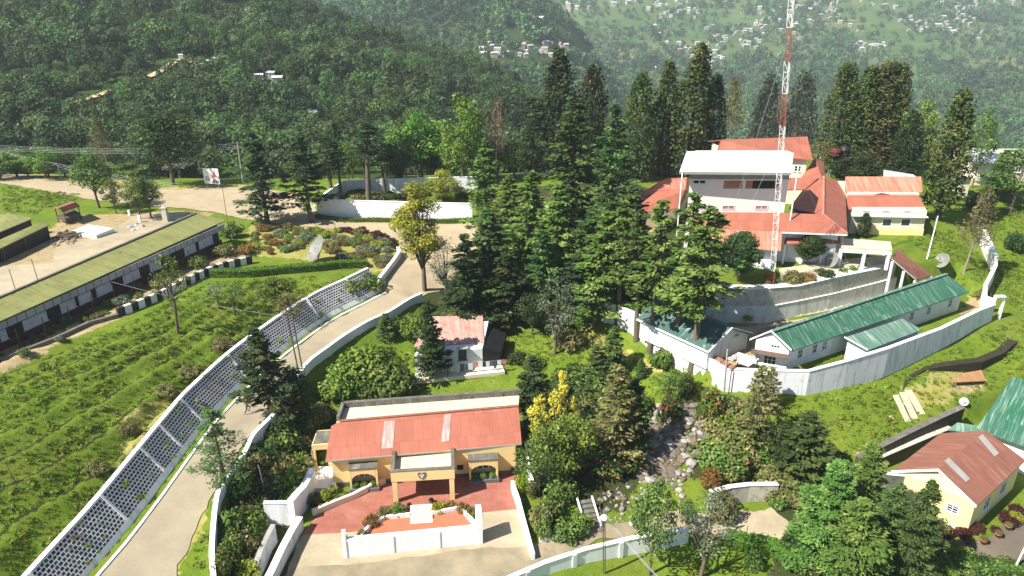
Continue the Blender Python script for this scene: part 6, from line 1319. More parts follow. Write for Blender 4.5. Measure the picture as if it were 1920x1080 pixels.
# ================================================================== trees and shrubs, one thing each
TREES = [
 # --- left, by the gate and road
 ('broad',187,390,283,70,'tall leafy tree nearest the red roofed shelter',0),('broad',219,401,335,42,'small leafy tree between two bigger ones beside the bleached courtyard',2),
 ('broad',263,411,318,62,'leafy round tree close left of the gate pillar',1),('broad',283,410,330,50,'dense leafy tree touching the gate pillar',0),
 ('broadd',325,347,200,125,'huge dark broadleaf tree behind the dirt road, left of the billboard',0),('barel',208,335,222,60,'pale brown twiggy tree at the forest edge behind the road',1),
 ('fird',503,419,246,92,'dark bushy conifer standing between billboard and white garden wall',0),('fird',584,417,252,84,'black green conifer on twin trunks at the left end of the garden wall',1),
 ('bright',92,331,288,52,'bright green tree at the road edge by a pale pole',0),('bright',138,330,292,40,'small bright tree right of the pale pole by the road',1),
 # --- row behind the garden walls
 ('stick',624,377,255,48,'slim dark conifer at the left end of the far wall',0),('stick',640,372,262,34,'slim conifer second from the left end of the far wall',1),('stick',692,380,228,62,'slim conifer with a wide dark top before the far wall',1),
 ('stick',722,362,258,40,'thin conifer with a short crown halfway along the far wall',0),('broadd',752,356,250,56,'low dark tree against the middle of the far wall',1),('bright',790,342,205,105,'broad bright crown rising behind the far wall',0),
 ('bright',868,352,168,84,'tallest bright green tree left of the brown dead one',1),('bare',930,345,186,52,'brown dead tree between bright and dark conifers',0),('stick',1000,336,180,60,'dark slim conifer right of the brown dead tree',0),
 ('bright',845,350,240,40,'small bright tree tucked under the tallest bright one',0),('broad',760,345,222,60,'leafy tree behind the far wall, left of the bright crown',1),('broad',655,350,262,50,'pale leafy tree behind the corner of the far wall',2),
 ('broadd',985,340,265,55,'low dark broadleaf tree behind the conifer row',0),
 # --- tall conifers before the hall
 ('cypd',1052,335,97,76,'very tall dark conifer left of the hall, highest of its pair',0),('cypd',1104,340,124,56,'dark conifer half hidden right of the very tall one',1),
 ('fir',1072,412,184,122,'large green pyramid conifer at the head of the middle grove',0),('fir',1146,425,196,98,'blue green pyramid conifer beside the large one at the grove head',2),
 ('cyp',1191,338,138,56,'golden green cypress, first of the group left of the mast',1),('cyp',1232,330,117,54,'dark topped cypress, second of the group left of the mast',0),('cyp',1284,330,84,84,'tallest cypress with a reddish spire tip, left of the mast',2),
 ('cypd',1324,322,142,48,'dark cypress in the lee of the tallest cypress',1),('barel',1366,300,143,58,'olive half bare tree left of the big hall roof',1),('cypd',1430,280,148,60,'dark cypress left behind the red and white mast',0),
 ('bare',1480,282,150,70,'pale bare tree right behind the red and white mast',0),('cypd',1502,282,142,66,'dark cypress behind the bare tree by the mast',1),('bare',1458,280,170,46,'thin bare tree just left of the mast',1),
 ('cyp',1560,308,120,62,'left peak of the dense cypress clump right of the mast',1),('cyp',1598,312,128,62,'middle peak of the dense cypress clump',0),('cyp',1632,315,120,72,'right hand tallest peak of the dense cypress clump',1),('cyp',1662,318,124,58,'outermost dark edge of the dense cypress clump',0),
 ('olive',1640,322,225,56,'small olive tree at the foot of the dense cypress clump',1),('bright',1708,330,178,62,'bright green tree right of the cypress clump',1),('cypd',1692,332,210,50,'shadowy tree under the bright green one',0),
 ('column',1757,412,170,72,'tall columnar conifer with a brown tip beside the annex',0),('broad',1822,352,200,50,'leafy tree just right of the columnar conifer',1),('broad',1893,398,275,88,'dark spreading tree before the cream houses at the right edge',2),('fir',1868,372,280,60,'sparse fir in front of the two-storey cream house',1),
 ('ball',1602,334,284,104,'low dome shaped dark tree behind the orange roofs',1),('barel',1806,516,355,96,'round pale olive tree on the grass beside the winding wall',1),('column',1618,444,400,26,'little columnar shrub tree in front of the annex wall',1),
 ('ball',1380,527,430,78,'large clipped round tree before the hall',0),('ball',1515,498,440,50,'smaller clipped round tree by the entrance canopy',0),
 # --- middle grove
 ('lime',796,545,335,96,'tall yellow green feathery tree at the road bend',0),('lime',832,388,316,62,'yellow green round tree in front of the far wall',1),('grey',836,558,445,78,'greyish dark tree right of the yellow green tree',0),
 ('firb',912,420,260,72,'bright slim fir at the right end of the garden wall',2),('fir',912,600,395,112,'dark wide fir at the left edge of the middle grove',0),('firb',985,562,322,112,'bright fir in the left middle of the grove',0),('firb',1048,572,342,112,'bright tall fir in the centre of the grove',1),
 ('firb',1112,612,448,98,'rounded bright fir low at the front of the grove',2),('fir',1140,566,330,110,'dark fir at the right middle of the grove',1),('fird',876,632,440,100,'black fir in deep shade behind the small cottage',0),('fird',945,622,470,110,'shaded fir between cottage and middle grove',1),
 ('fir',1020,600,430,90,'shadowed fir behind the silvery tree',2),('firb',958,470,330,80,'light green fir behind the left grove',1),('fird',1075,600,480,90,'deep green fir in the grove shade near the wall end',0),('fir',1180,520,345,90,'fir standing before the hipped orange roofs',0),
 # --- pines along the wall
 ('pine',1096,592,415,84,'first pine at the far end of the compound wall',1),('pine',1126,606,395,86,'second pine from the far end of the compound wall',0),('pine',1157,609,378,90,'third pine along the wall, with a dark leaning trunk',2),('pine',1192,641,402,78,'pine in front of the dark green roof, left trunk',1),
 ('pine',1218,662,374,92,'tall pine with straight bare trunk before the dark green roof',0),('pine',1261,667,360,104,'tallest pine by the flowering bush at the wall',2),('pine',1297,694,388,116,'last pine by the corner of the white wall',0),
 # --- around the cottage
 ('broadd',998,628,545,52,'small dark tree with a curved trunk on the bright grass',0),('grey',1040,664,508,84,'silvery leaved tree on the bright grass',0),('fird',812,704,560,66,'dark tree rising in front of the cottage left end',0),('olive',858,640,578,62,'brownish fir against the cottage roof',1),
 ('fir',912,630,562,42,'small fir behind the cottage roof corner',1),('fir',725,634,588,42,'small dark fir against the outside of the road wall',0),('fird',812,716,618,58,'low branching fir before the cottage wall',1),
 # --- by the road, left front
 ('fird',510,790,610,98,'ragged dark fir leaning over the road by two thin poles',1),('open',424,924,760,112,'open branched fir beside the road wall, nearest the camera',1),('broadd',555,800,690,80,'dark tree in the shade below the road wall',0),
 # --- left lawn
 ('thin',333,624,468,76,'slender tree with a white painted foot on the terraced lawn',0),('thin',412,580,525,42,'spindly sapling left of the pair on the lawn',1),('thin',440,592,528,56,'spindly sapling right of the pair on the lawn',0),('broad',518,578,520,84,'leafy low tree near the clipped hedge on the lawn',2),
 ('olive',548,606,545,72,'reddish brown shrub tree leaning over the revetment',0),('barel',490,405,360,30,'wispy sapling by the road junction',0),
 # --- right front
 ('fine',1535,1052,862,118,'big bright fir, leftmost of the cluster near the yellow house',1),('fine',1594,1010,826,100,'pointed fir at the back of the cluster by the yellow house',1),('fine',1688,1092,900,104,'broad fir at the right of the front cluster',0),('fine',1592,1105,940,140,'largest fir at the front of the bottom right cluster',1),('fine',1642,1062,905,90,'fir filling the middle of the front cluster',2),
 ('fir',1500,905,775,112,'dark fir beside the grass slope below the curving wall',0),('olive',1402,850,690,104,'airy olive coloured tree below the wall corner',1),('broadd',1455,880,790,80,'dark leafy tree left of the fir on the slope',1),
 ('broad',1218,1078,900,92,'leafy tree rising in front of the street wall',1),('grey',1312,1085,908,112,'grey leaved tree at the right end of the street wall',1),('broad',1285,1000,935,40,'thin tree beside the boulder bank foot',2),
 ('fir',1147,700,612,50,'small dark blue fir on the bright grass slope',0),('fir',1118,712,648,38,'smaller fir left of the dark blue fir',1),('fir',1202,706,672,26,'tiny fir on the grass under the pines',2),
 ('olive',1145,885,690,140,'wide brownish green tree left of the boulder bank',1),('fird',1178,860,705,72,'dark tree overhanging the boulder bank',0),('bigleaf',1062,910,770,150,'large leafy tree right of the yellow bungalow',0),('bigleaf',1012,930,800,96,'bushy leafy tree close to the bungalow corner',1),
 ('goldt',1012,850,732,56,'tree with big yellow blossom beside the bungalow roof, lower one',0),('goldt',1040,830,692,48,'tree with yellow blossom, upper of the two beside the bungalow',0),('goldt',1078,850,742,32,'small yellow blossoming sapling right of the other two',0),('fird',1000,800,668,84,'dark dense conifer behind the yellow blossom',1),
 ('bigleaf',1100,880,800,80,'leafy tree in the hollow before the boulder bank',0),('broad',1255,760,690,50,'leafy small tree below the last pine',1),('olive',1440,770,690,60,'feathery tree in front of the wall corner',1),
]
for k, px, pb, pt, w, lb, v in TREES: plant(k, px, pb, pt, w, lb, v=v)
TREES2 = []
# trees and bushes at the wood's edge beyond the road
ER = random.Random(8)
for i, px in enumerate(range(-20, 660, 27)):
    k = ER.choice(('broad','broadd','broad','bright','thin','grey')); x = px+ER.uniform(-8, 8); plant(k, x, 333+ER.uniform(-3, 3), 333-ER.uniform(28, 72), ER.uniform(40, 72), 'mixed tree or bush at the wood edge beyond the dirt road', group='trees along the wood edge')
for i, px in enumerate(range(660, 1010, 30)):
    plant(ER.choice(('broad','broadd','broad')), px+ER.uniform(-8, 8), 335+ER.uniform(-3, 2), 335-ER.uniform(45, 95), ER.uniform(45, 70), 'leafy tree at the wood edge behind the far wall', group='trees behind the far wall')
for i, px in enumerate((1180,1215,1340,1385,1420,1530,1700,1735,1790,1850,1905)):
    plant(ER.choice(('broad','broadd','olive')), px, 318+ER.uniform(-4, 6), 318-ER.uniform(25, 60), ER.uniform(40, 62), 'low bushy tree along the drop behind the hall', group='low trees behind the hall')
# ------------------------------------------------------------------ shrubs
def shrubs(rows):
    for k, px, pb, pt, w, lb in rows: plant('b_'+k, px, pb, pt, w, lb, 'shrub', 'shrub')
shrubs([('lush',650,740,672,90,'big bright leafy mound left of the cottage, nearest the road wall'),('green',735,742,676,110,'dark leafy mound just left of the cottage'),('lush',690,700,640,120,'light green mound behind the mounds beside the cottage'),('lush',625,748,708,60,'small bright mound at the shaded foot of the road wall'),('oliveb',712,668,648,44,'brown withered shrub on top of the green mounds'),('lush',770,630,582,70,'bright shrub left of the cottage roof'),('green',690,742,712,70,'leafy shrub along the back of the bungalow'),
 ('olive'+'b',1065,650,612,70,'olive scrub left of the pines'),('big',1243,690,648,42,'large leaved flowering bush against the compound wall'),('red',1280,740,688,56,'red flowering bush at the foot of the wall corner'),('red',1330,790,722,56,'tall red flowering bush beside the olive coloured tree'),('red',1255,790,735,60,'red speckled bush above the boulder bank'),('orange',1330,918,872,40,'orange brown bush at the lower right of the boulder bank'),
 ('oliveb',1480,540,505,36,'small round shrub at the foot of the mast'),('orange',1508,540,505,40,'orange flowering shrub on the terrace edge'),('oliveb',1488,530,502,40,'olive shrub left of the orange one on the terrace'),('dark',1545,525,498,40,'dark shrub beside the small dish on the terrace'),('green',1580,522,497,26,'rounded green shrub on the terrace rim, left one'),('green',1598,515,494,22,'rounded green shrub on the terrace rim, right one'),('orange',1440,535,512,22,'little orange shrub left of the mast foot'),
 ('oliveb',530,900,838,60,'olive green clipped shrub row in the shaded yard'),('lush',548,935,868,62,'bright light green shrub left of the bungalow'),('lush',560,885,840,50,'bright shrub behind the light green one'),('green',545,960,915,44,'dull green shrub beside the dappled screen wall'),('lush',478,1010,952,54,'bright shrub left of the flag pole wall'),('big',440,1000,950,50,'large leaved shrub beside the lower road wall'),('red',437,1060,1000,60,'red flowering shrub beside the lower road wall'),('red',418,1085,1035,44,'red flowering shrub at the very bottom by the wall'),('oliveb',470,1060,1005,56,'olive shrub between the two red flowering ones and the drive'),('limeb',470,1090,1045,50,'yellow green shrub at the bottom edge left of the drive'),('green',455,930,880,60,'dark green shrub in the shade of the road wall'),('dark',500,880,820,70,'very dark shrub in the shaded hollow below the road'),('dark',545,830,770,90,'very dark thicket left of the bungalow back'),('oliveb',592,945,918,30,'yellowish shrub at the end of the stepped wall'),('limeb',612,940,912,24,'small yellowish shrub beside the potted plants'),
 ('oliveb',680,1012,990,26,'flowering shrub in the planter, far left end'),('orange',697,990,960,34,'orange tinted shrub in the planter, second from left'),('oliveb',722,972,946,34,'shrub in the planter just left of the steps'),('green',748,966,938,34,'green shrub against the steps of the planter'),('limeb',823,962,938,34,'yellow green shrub right of the planter steps'),('oliveb',845,955,936,28,'small shrub in the planter right half'),('orange',868,962,938,30,'orange leaved shrub at the planter back right'),('oliveb',884,972,948,26,'shrub at the right end of the planter'),
 ('oliveb',998,930,895,26,'shrub along the narrow side wall, upper'),('limeb',978,925,880,26,'yellow shrub at the right corner of the bungalow'),('green',1030,975,925,60,'rounded green shrub in the bed right of the drive'),('oliveb',1015,990,940,50,'olive shrub in the bed right of the drive'),('red',1020,1012,965,40,'shrub with red blooms at the front of the right bed'),('green',1060,1010,970,60,'low green shrub at the kerb of the right bed'),('lush',1090,995,955,46,'fresh green shrub by the garden steps'),('green',1050,940,885,70,'leafy shrub in the middle of the right bed'),('lush',1010,905,862,44,'light green shrub beside the bungalow right wall'),
 ('oliveb',1755,1000,966,52,'scrubby bush against the yellow gable wall'),('limeb',1900,976,955,26,'yellow flowering bush at the far corner of the yellow house'),('lush',1400,835,800,80,'bright scrub on the lower grass slope'),('green',1360,890,840,80,'green scrub in front of the boulder bank right side'),('lush',1440,860,820,70,'light scrub right of the dark shadow on the slope'),('oliveb',1350,980,905,60,'thin olive scrub beside the bleached stone wall'),
 ('lush',487,421,403,16,'tiny bright plant at the road verge'),('green',437,445,412,46,'dark leafy shrub right of the barracks end'),('orange',462,475,455,40,'orange flowering shrub above the striped wall'),('oliveb',420,478,452,50,'weedy shrub above the striped wall'),('green',372,502,476,40,'dark shrub in front of the barracks windows'),('oliveb',300,540,516,40,'brown weeds below the barracks windows'),('greyb',232,575,550,36,'pale weeds above the striped wall end'),
 ('limeb',1400,600,580,30,'yellow green weeds in the corner behind the quarters'),('dark',970,680,655,44,'dark round shrub on the grass right of the cottage'),('green',1000,690,665,50,'green shrub right of the dark round one'),('oliveb',1840,560,540,30,'dry scrub at the right end of the green barracks'),('dark',1830,395,355,60,'dark shrub under the cream houses'),('dark',1900,470,430,50,'dark shrub on the grass at the right edge'),
 ('green',690,545,512,60,'low shrub at the top end of the revetment'),('lush',655,545,515,60,'bright low shrub above the revetment'),('oliveb',590,572,556,30,'brownish scrub on top of the revetment'),('oliveb',420,653,630,44,'olive scrub along the revetment top'),('oliveb',360,706,680,44,'olive brown scrub along the revetment top'),('oliveb',312,742,716,44,'yellowish scrub along the revetment top, lower'),('oliveb',240,813,788,42,'scrub at the top of the revetment near the camera'),('oliveb',185,888,862,40,'low scrub at the top of the revetment nearest the camera')])
def fill(n_, pxpoly, kinds_, hr, label, group, seed, name='shrub', cat='shrub'):
    r = random.Random(seed); P = np.array(pxpoly, float); k = 0
    while k < n_:
        x, y = r.uniform(P[:, 0].min(), P[:, 0].max()), r.uniform(P[:, 1].min(), P[:, 1].max())
        if poly_sd(np.array([x]), np.array([y]), P)[0] < 0: continue
        h = r.uniform(*hr); plant('b_'+r.choice(kinds_), x, y, y-h, h*r.uniform(1.2, 2.2), label, name, cat, group); k += 1
fill(140, ((480,425),(560,428),(640,436),(700,440),(742,470),(735,490),(700,510),(640,490),(610,470),(560,470),(520,480),(470,470)), ('oliveb','green','orange','limeb','oliveb','limeb','pink','greyb','oliveb'), (8, 16), 'low mixed shrub in the flower bed around the big dish', 'flower bed shrubs', 3, 'flowering_shrub', 'flowering shrub')
fill(30, ((640,431),(700,436),(735,450),(748,470),(740,474),(700,446),(640,438)), ('maroon',), (8, 12), 'dark red edging plant along the flower bed rim', 'red edging plants', 4, 'edging_plant', 'edging plant')
fill(46, ((0,690),(60,665),(150,625),(230,578),(330,522),(420,472),(400,464),(300,512),(200,570),(0,658)), ('oliveb','green','greyb','pink','oliveb'), (8, 17), 'weedy shrub in the bed under the barracks windows', 'weeds under the barracks', 5, 'weed_clump', 'weeds')
fill(30, ((640,375),(740,375),(880,372),(890,358),(740,366),(660,366)), ('oliveb','green','dark'), (10, 18), 'shrub in the bed between the two garden walls', 'bed between the walls', 9)
fill(16, ((1680,990),(1730,1000),(1770,1012),(1850,1008),(1905,975),(1912,955),(1850,990),(1770,1000)), ('maroon',), (12, 20), 'dark red hedge plant at the foot of the yellow house', 'red hedge plants', 11, 'edging_plant', 'edging plant')
def undergrowth(name, n_, pxpoly, kinds_, hr, label, seed):
    r = random.Random(seed); P = np.array(pxpoly, float); pts, scl, idx = [], [], []; pr = [m_ for k in kinds_ for m_ in KIND['b_'+k]]
    while len(pts) < n_:
        x, y = r.uniform(P[:, 0].min(), P[:, 0].max()), r.uniform(P[:, 1].min(), P[:, 1].max())
        if poly_sd(np.array([x]), np.array([y]), P)[0] < 0: continue
        p = S(x, y); h = r.uniform(*hr)*mpp(p)*1.15; w = h*r.uniform(1.2, 2.2); pts.append((p[0], p[1], p[2]-.06)); scl.append((w/2, w/2*r.uniform(.8, 1.2), h/1.15)); idx.append(r.randrange(len(pr)))
    scatter(name, pts, scl, idx, pr, label)
undergrowth('undergrowth', 60, ((1090,725),(1160,730),(1200,790),(1185,850),(1150,900),(1090,890),(1040,830),(1060,740)), ('green','dark','oliveb','green','red'), (26, 52), 'undergrowth shrub in the thicket left of the boulder bank', 6)
undergrowth('undergrowth', 39, ((1350,800),(1365,760),(1420,800),(1400,865),(1365,900),(1345,870)), ('green','oliveb','red','oliveb','lush'), (24, 50), 'shrub in the flowering thicket right of the boulder bank', 7)
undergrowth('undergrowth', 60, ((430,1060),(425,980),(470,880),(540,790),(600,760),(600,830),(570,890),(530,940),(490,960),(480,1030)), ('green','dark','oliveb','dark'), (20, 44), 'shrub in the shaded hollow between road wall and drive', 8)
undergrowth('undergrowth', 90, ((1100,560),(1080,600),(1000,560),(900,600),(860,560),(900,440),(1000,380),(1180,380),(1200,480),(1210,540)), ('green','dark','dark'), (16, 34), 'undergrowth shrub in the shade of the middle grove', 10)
undergrowth('undergrowth', 33, ((1430,900),(1480,880),(1640,940),(1680,1000),(1500,1040),(1440,960)), ('green','dark','oliveb'), (22, 46), 'undergrowth shrub below the bottom right fir cluster', 12)
undergrowth('undergrowth', 39, ((1380,1060),(1700,1075),(1900,1078),(1900,1060),(1740,1042),(1480,1060)), ('green','dark','green','lush'), (18, 34), 'low bush along the bottom edge hedge', 13)
# bay plants in their planters: small shrubs
for (s0, s1, d), lb in zip(BAYS, ('leafy shrub in the left bay planter of the bungalow','leafy shrub in the right bay planter of the bungalow')):
    for k in range(3):
        p = along(fl, fr_, s0+(s1-s0)*(k+.5)/3, .38, d*.8); o = bpy.data.objects.new('shrub', KIND['b_green'][k % 2]); COL.objects.link(o); o.location = p; o.scale = (.42, .36, .55); o.rotation_euler.z = k; tag(o, lb, 'shrub', 'bay shrubs')
# ------------------------------------------------------------------ hedges
def hedge(name, label, line, w, h, mat=L_BRIGHT, dens=260, ls=.13, seed=1):
    r = np.random.default_rng(seed); L = smooth_line([onground(p) for p in line], 5); lv = Leaves()
    for i in range(len(L)-1):
        a_, b2 = np.array(L[i]), np.array(L[i+1]); l = np.linalg.norm(b2-a_); n_ = int(dens*l*(w+2*h)*.5)
        if n_ < 2: continue
        e = (b2-a_)/l; s_ = np.array([-e[1], e[0], 0]); t = r.random((n_, 1)); q = r.uniform(0, w+2*h, n_); u = np.where(q < h, -w/2, np.where(q > h+w, w/2, q-h-w/2)); v = np.where(q < h, q, np.where(q > h+w, q-h-w, h)); nrm = np.where((q < h)[:, None], -s_, np.where((q > h+w)[:, None], s_, np.array([0, 0, 1.])))
        P = a_+t*(b2-a_)+u[:, None]*s_+np.stack([0*v, 0*v, v], 1)+r.normal(0, .035, (n_, 3)); Nn = nrm+unit(n_, r)*.6; Nn /= np.linalg.norm(Nn, axis=1)[:, None]; sz = ls*r.uniform(.6, 1.4, n_)
        lv.add(P, np.cross(Nn, unit(n_, r)), Nn, sz, sz*.6, np.clip(r.random(n_), 0, 1))
        lv.add(P-nrm*.06, np.cross(nrm+.01, unit(n_, r)), nrm*1., sz*1.8, sz*1.5, np.clip(r.random(n_)*.3, 0, 1))
    me = lv.mesh(name, mat); o = bpy.data.objects.new(name, me); COL.objects.link(o); tag(o, label, 'hedge')
hedge('hedge', 'clipped bright hedge on the lawn behind the big dish', [A(*p) for p in ((398,520,6.7),(470,522,6.2),(530,514,6.1),(600,507,5.9),(640,502,5.7),(688,499,5.5))], 1.1, .9)
hedge('hedge', 'clipped low hedge at the foot of the bright white garden wall', [A(*p) for p in ((592,407,5.5),(640,413,5.5),(700,415,5.4),(760,417,5.4),(820,417,5.4),(886,417,5.4))], .7, .6)
hedge('hedge', 'bright clipped hedge along the lower right lane', [S(*p) for p in ((1360,1020),(1400,1026),(1450,1036),(1490,1048))], 1.4, .9)
hedge('hedge', 'leafy hedge along the bottom right edge', [S(*p) for p in ((1720,1052),(1780,1066),(1850,1076),(1940,1078))], 1.2, .9, L_BROAD)
# ------------------------------------------------------------------ grass and ground cover
def tuft(mat, seed, n_=22, h=.34, w=.07, spread=.22):
    r = np.random.default_rng(seed); a_ = r.uniform(0, 6.28, n_); q = spread*np.sqrt(r.random(n_)); L_ = h*r.uniform(.5, 1.2, n_); le = r.uniform(.1, .7, n_); D = np.stack([np.cos(a_)*le, np.sin(a_)*le, np.ones(n_)], 1); D /= np.linalg.norm(D, axis=1)[:, None]
    P = np.stack([np.cos(a_)*q, np.sin(a_)*q, 0*q], 1)+D*(L_/2)[:, None]; Nn = np.stack([np.cos(a_), np.sin(a_), -le], 1); Nn = Nn/np.linalg.norm(Nn, axis=1)[:, None]
    return leaf_mesh('tuft', P, D, Nn, L_, w*np.ones(n_), np.clip(r.random()+r.normal(0, .2, n_), 0, 1), mat)
def low(mat, seed):
    r = np.random.default_rng(seed); lv = Leaves()
    for i in range(5): a_ = i*2.4; lv.clump((math.cos(a_)*.3, math.sin(a_)*.3, .12), (.3, .3, .22), 22, .2, r, None, .6, .9, .7)
    return lv.mesh('cover', mat)
L_GR = leafmat('lawn grass blades', (.105,.170,.015), (.185,.24,.027), (.26,.28,.05), var=.45, gain=1.12, isl=.25); L_GR2 = leafmat('dry grass blades', (.16,.18,.035), (.26,.25,.07), var=.4)
COVER = [tuft(L_GR, 1), tuft(L_GR, 2), tuft(L_GR2, 3), low(L_GR, 4), low(L_BRIGHT, 5), low(L_GR, 6), low(L_OLIVE, 7)]
def cover(name, polys, spacing, weights, hs, label, seed, avoid=(), rows=False):
    r = np.random.default_rng(seed); pts = []; 
    for poly in polys:
        P = np.array(poly)[:, :2]; lo, hi = P.min(0), P.max(0); n_ = int((hi-lo).prod()/spacing**2); x = r.uniform(lo[0], hi[0], n_); y = r.uniform(lo[1], hi[1], n_); k = poly_sd(x, y, poly) > .1
        for a_ in avoid: k &= poly_sd(x, y, a_) < -.25
        k &= r.random(n_) < .55+.6*vnoise(x, y, 4, seed, 2); x, y = x[k], y[k]
        if rows: fr, ml = row_phase(x, y); k = (fr < .70) | (r.random(x.shape) < .05); x, y = x[k], y[k]
        pts.append(np.stack([x, y, H(x, y)-.03], 1))
    pts = np.concatenate(pts); n_ = len(pts); s = r.uniform(hs[0], hs[1], n_)*(1+.35*vnoise(pts[:, 0], pts[:, 1], 3, seed+1, 2))
    return scatter(name, pts, np.stack([s, s, s*r.uniform(.7, 1.3, n_)], 1), r.choice(len(COVER), n_, p=np.array(weights)/sum(weights)), COVER, label, .15)
LAWN = [A(*p) for p in ((-120,1250,3.4),(40,1085,4),(190,911,5),(275,812,5.6),(347,734,6),(426,657,6.3),(525,597,6.5),(657,540,5.9),(700,522,5.5),(640,515,5.8),(480,525,6.4),(400,530,6.7),(240,605,7),(0,700,7),(-200,780,7))]
cover('lawn_cover', [LAWN], .25, (9,9,1.2,1.3,.3,1.3,.1), (.32, .72), 'rough grass and low plants covering the terraced left slope', 5, rows=True)
RG = [[S(*p) for p in ((1440,748),(1510,748),(1660,706),(1760,664),(1860,612),(1930,600),(1930,690),(1800,770),(1640,850),(1500,860),(1400,800))],[S(*p) for p in ((1860,560),(1930,590),(1930,380),(1850,400),(1865,470),(1870,520))],[S(*p) for p in ((940,610),(1010,600),(1080,600),(1150,650),(1240,700),(1330,740),(1240,760),(1180,700),(1060,680),(980,700))],[S(*p) for p in ((1690,450),(1780,430),(1835,450),(1850,500),(1830,560),(1760,500))],
 [S(*p) for p in ((350,1060),(395,1075),(395,1020),(405,930),(425,905),(380,1000))],[S(*p) for p in ((0,348),(150,365),(140,378),(60,402),(0,398))],[S(*p) for p in ((1290,1066),(1360,1060),(1480,1070),(1480,1079),(1250,1079))],[S(*p) for p in ((1030,700),(1100,700),(1100,850),(1030,850))]]
cover('grass_cover', RG, .36, (9,9,2,1.2,.5,1,.2), (.4, .85), 'short rough grass on the right hand slopes and verges', 6)
rubble('boulder_bank', ((1190,810),(1230,765),(1290,755),(1335,790),(1325,850),(1280,905),(1195,905)), 760, .12, .62, [M_RK1, M_RK2, M_RK3, M_RK2], 'bank of pale and brown boulders with stone steps', 12)
rubble('boulder_foot', ((1120,930),(1180,900),(1280,905),(1290,960),(1180,985),(1125,975)), 170, .1, .4, [M_RK1, M_RK2, M_RK3], 'loose stones at the foot of the boulder bank', 13)

r = np.random.default_rng(77); pts = []; LBa, LTa = np.array(LBd), np.array(LTd)
for k in range(150): i = r.integers(0, len(LBa)-1); t = r.random(); u = r.random()**1.6*(1 if r.random() < .5 else -1); u = u if u > 0 else 1+u; a_ = LBa[i]*(1-t)+LBa[i+1]*t; b2 = LTa[i]*(1-t)+LTa[i+1]*t; pts.append(a_*(1-u)+b2*u)
scatter('revetment_weeds', pts, [(q, q, q*.8) for q in r.uniform(.25, .7, len(pts))], r.choice(len(COVER), len(pts)), COVER, 'weeds growing from the joints of the stone revetment', .3)
bl = smooth_line([p for p in bkp], 8); pts = [onground((p[0]+r.normal(0, .35), p[1]+.5+r.normal(0, .35))) for p in bl for _ in range(5)]; pts = [(p[0], p[1], p[2]+.1) for p in pts]
# ================================================================== mast, dishes, poles, people, vehicles
M_CON = surf('concrete pole', (.42,.39,.34), (.34,.31,.27), 1); M_RUSTP = surf('dark pole', (.10,.08,.065), (.15,.12,.10), 1)
# lattice mast
mb = A(1446, 571, 7.5); mb = S(1446, 560); 
th = T('radio_mast', 'tall red and white lattice mast standing before the big hall', 'mast', mb)
topdir = AY(1487, -30, mb[1]+1.2); H_ = topdir[2]-mb[2]; mx, my = topdir[0]-mb[0], topdir[1]-mb[1]
def mp(k, z, w): a_ = k*2*math.pi/3+.5; t = (z)/H_; return (mb[0]+mx*t+w*math.cos(a_), mb[1]+my*t+w*math.sin(a_), mb[2]+z)
bounds = [0]+[ZT(mb, y)-mb[2] for y in (503, 412, 238, 180, 117, 53)]+[H_]
cols = [M_REDP, M_WHTP, M_REDP, M_WHTP, M_REDP, M_WHTP, M_REDP, M_WHTP]; cols = [M_REDP, M_WHTP, M_WHTP, M_REDP, M_WHTP, M_REDP, M_WHTP]
bounds = [0]+[ZT(mb, y)-mb[2] for y in (508, 405, 238, 178, 117, 53)]+[H_]
cols = [M_REDP, M_WHTP, M_REDP if False else M_WHTP, M_REDP, M_WHTP, M_REDP, M_WHTP]
for i in range(7):
    z0, z1 = bounds[i], bounds[i+1]; g = G(); w = .33; n_ = max(2, int((z1-z0)/.85)); dz = (z1-z0)/n_
    for k in range(3): g.tube([mp(k, z0, w), mp(k, z1, w)], .030, 5)
    for j in range(n_):
        for k in range(3):
            a_, b2 = k, (k+1) % 3
            if (j+k) % 2: a_, b2 = b2, a_
            g.tube([mp(a_, z0+j*dz, w), mp(b2, z0+(j+1)*dz, w)], .017, 4); g.tube([mp(k, z0+j*dz, w), mp((k+1) % 3, z0+j*dz, w)], .015, 4)
    th.part('mast_section', g, cols[i])
gp = [onground(p) for p in (A(1310, 545, 9.4), A(1600, 505, 9.4), A(1480, 270, 15))]
for q, zz in ((gp[0], .55), (gp[1], .55), (gp[0], .85), (gp[1], .85)): th.part('guy_wire', G().tube([q, (mb[0]+mx*zz, mb[1]+my*zz, mb[2]+H_*zz)], .014, 4), M_STEEL)
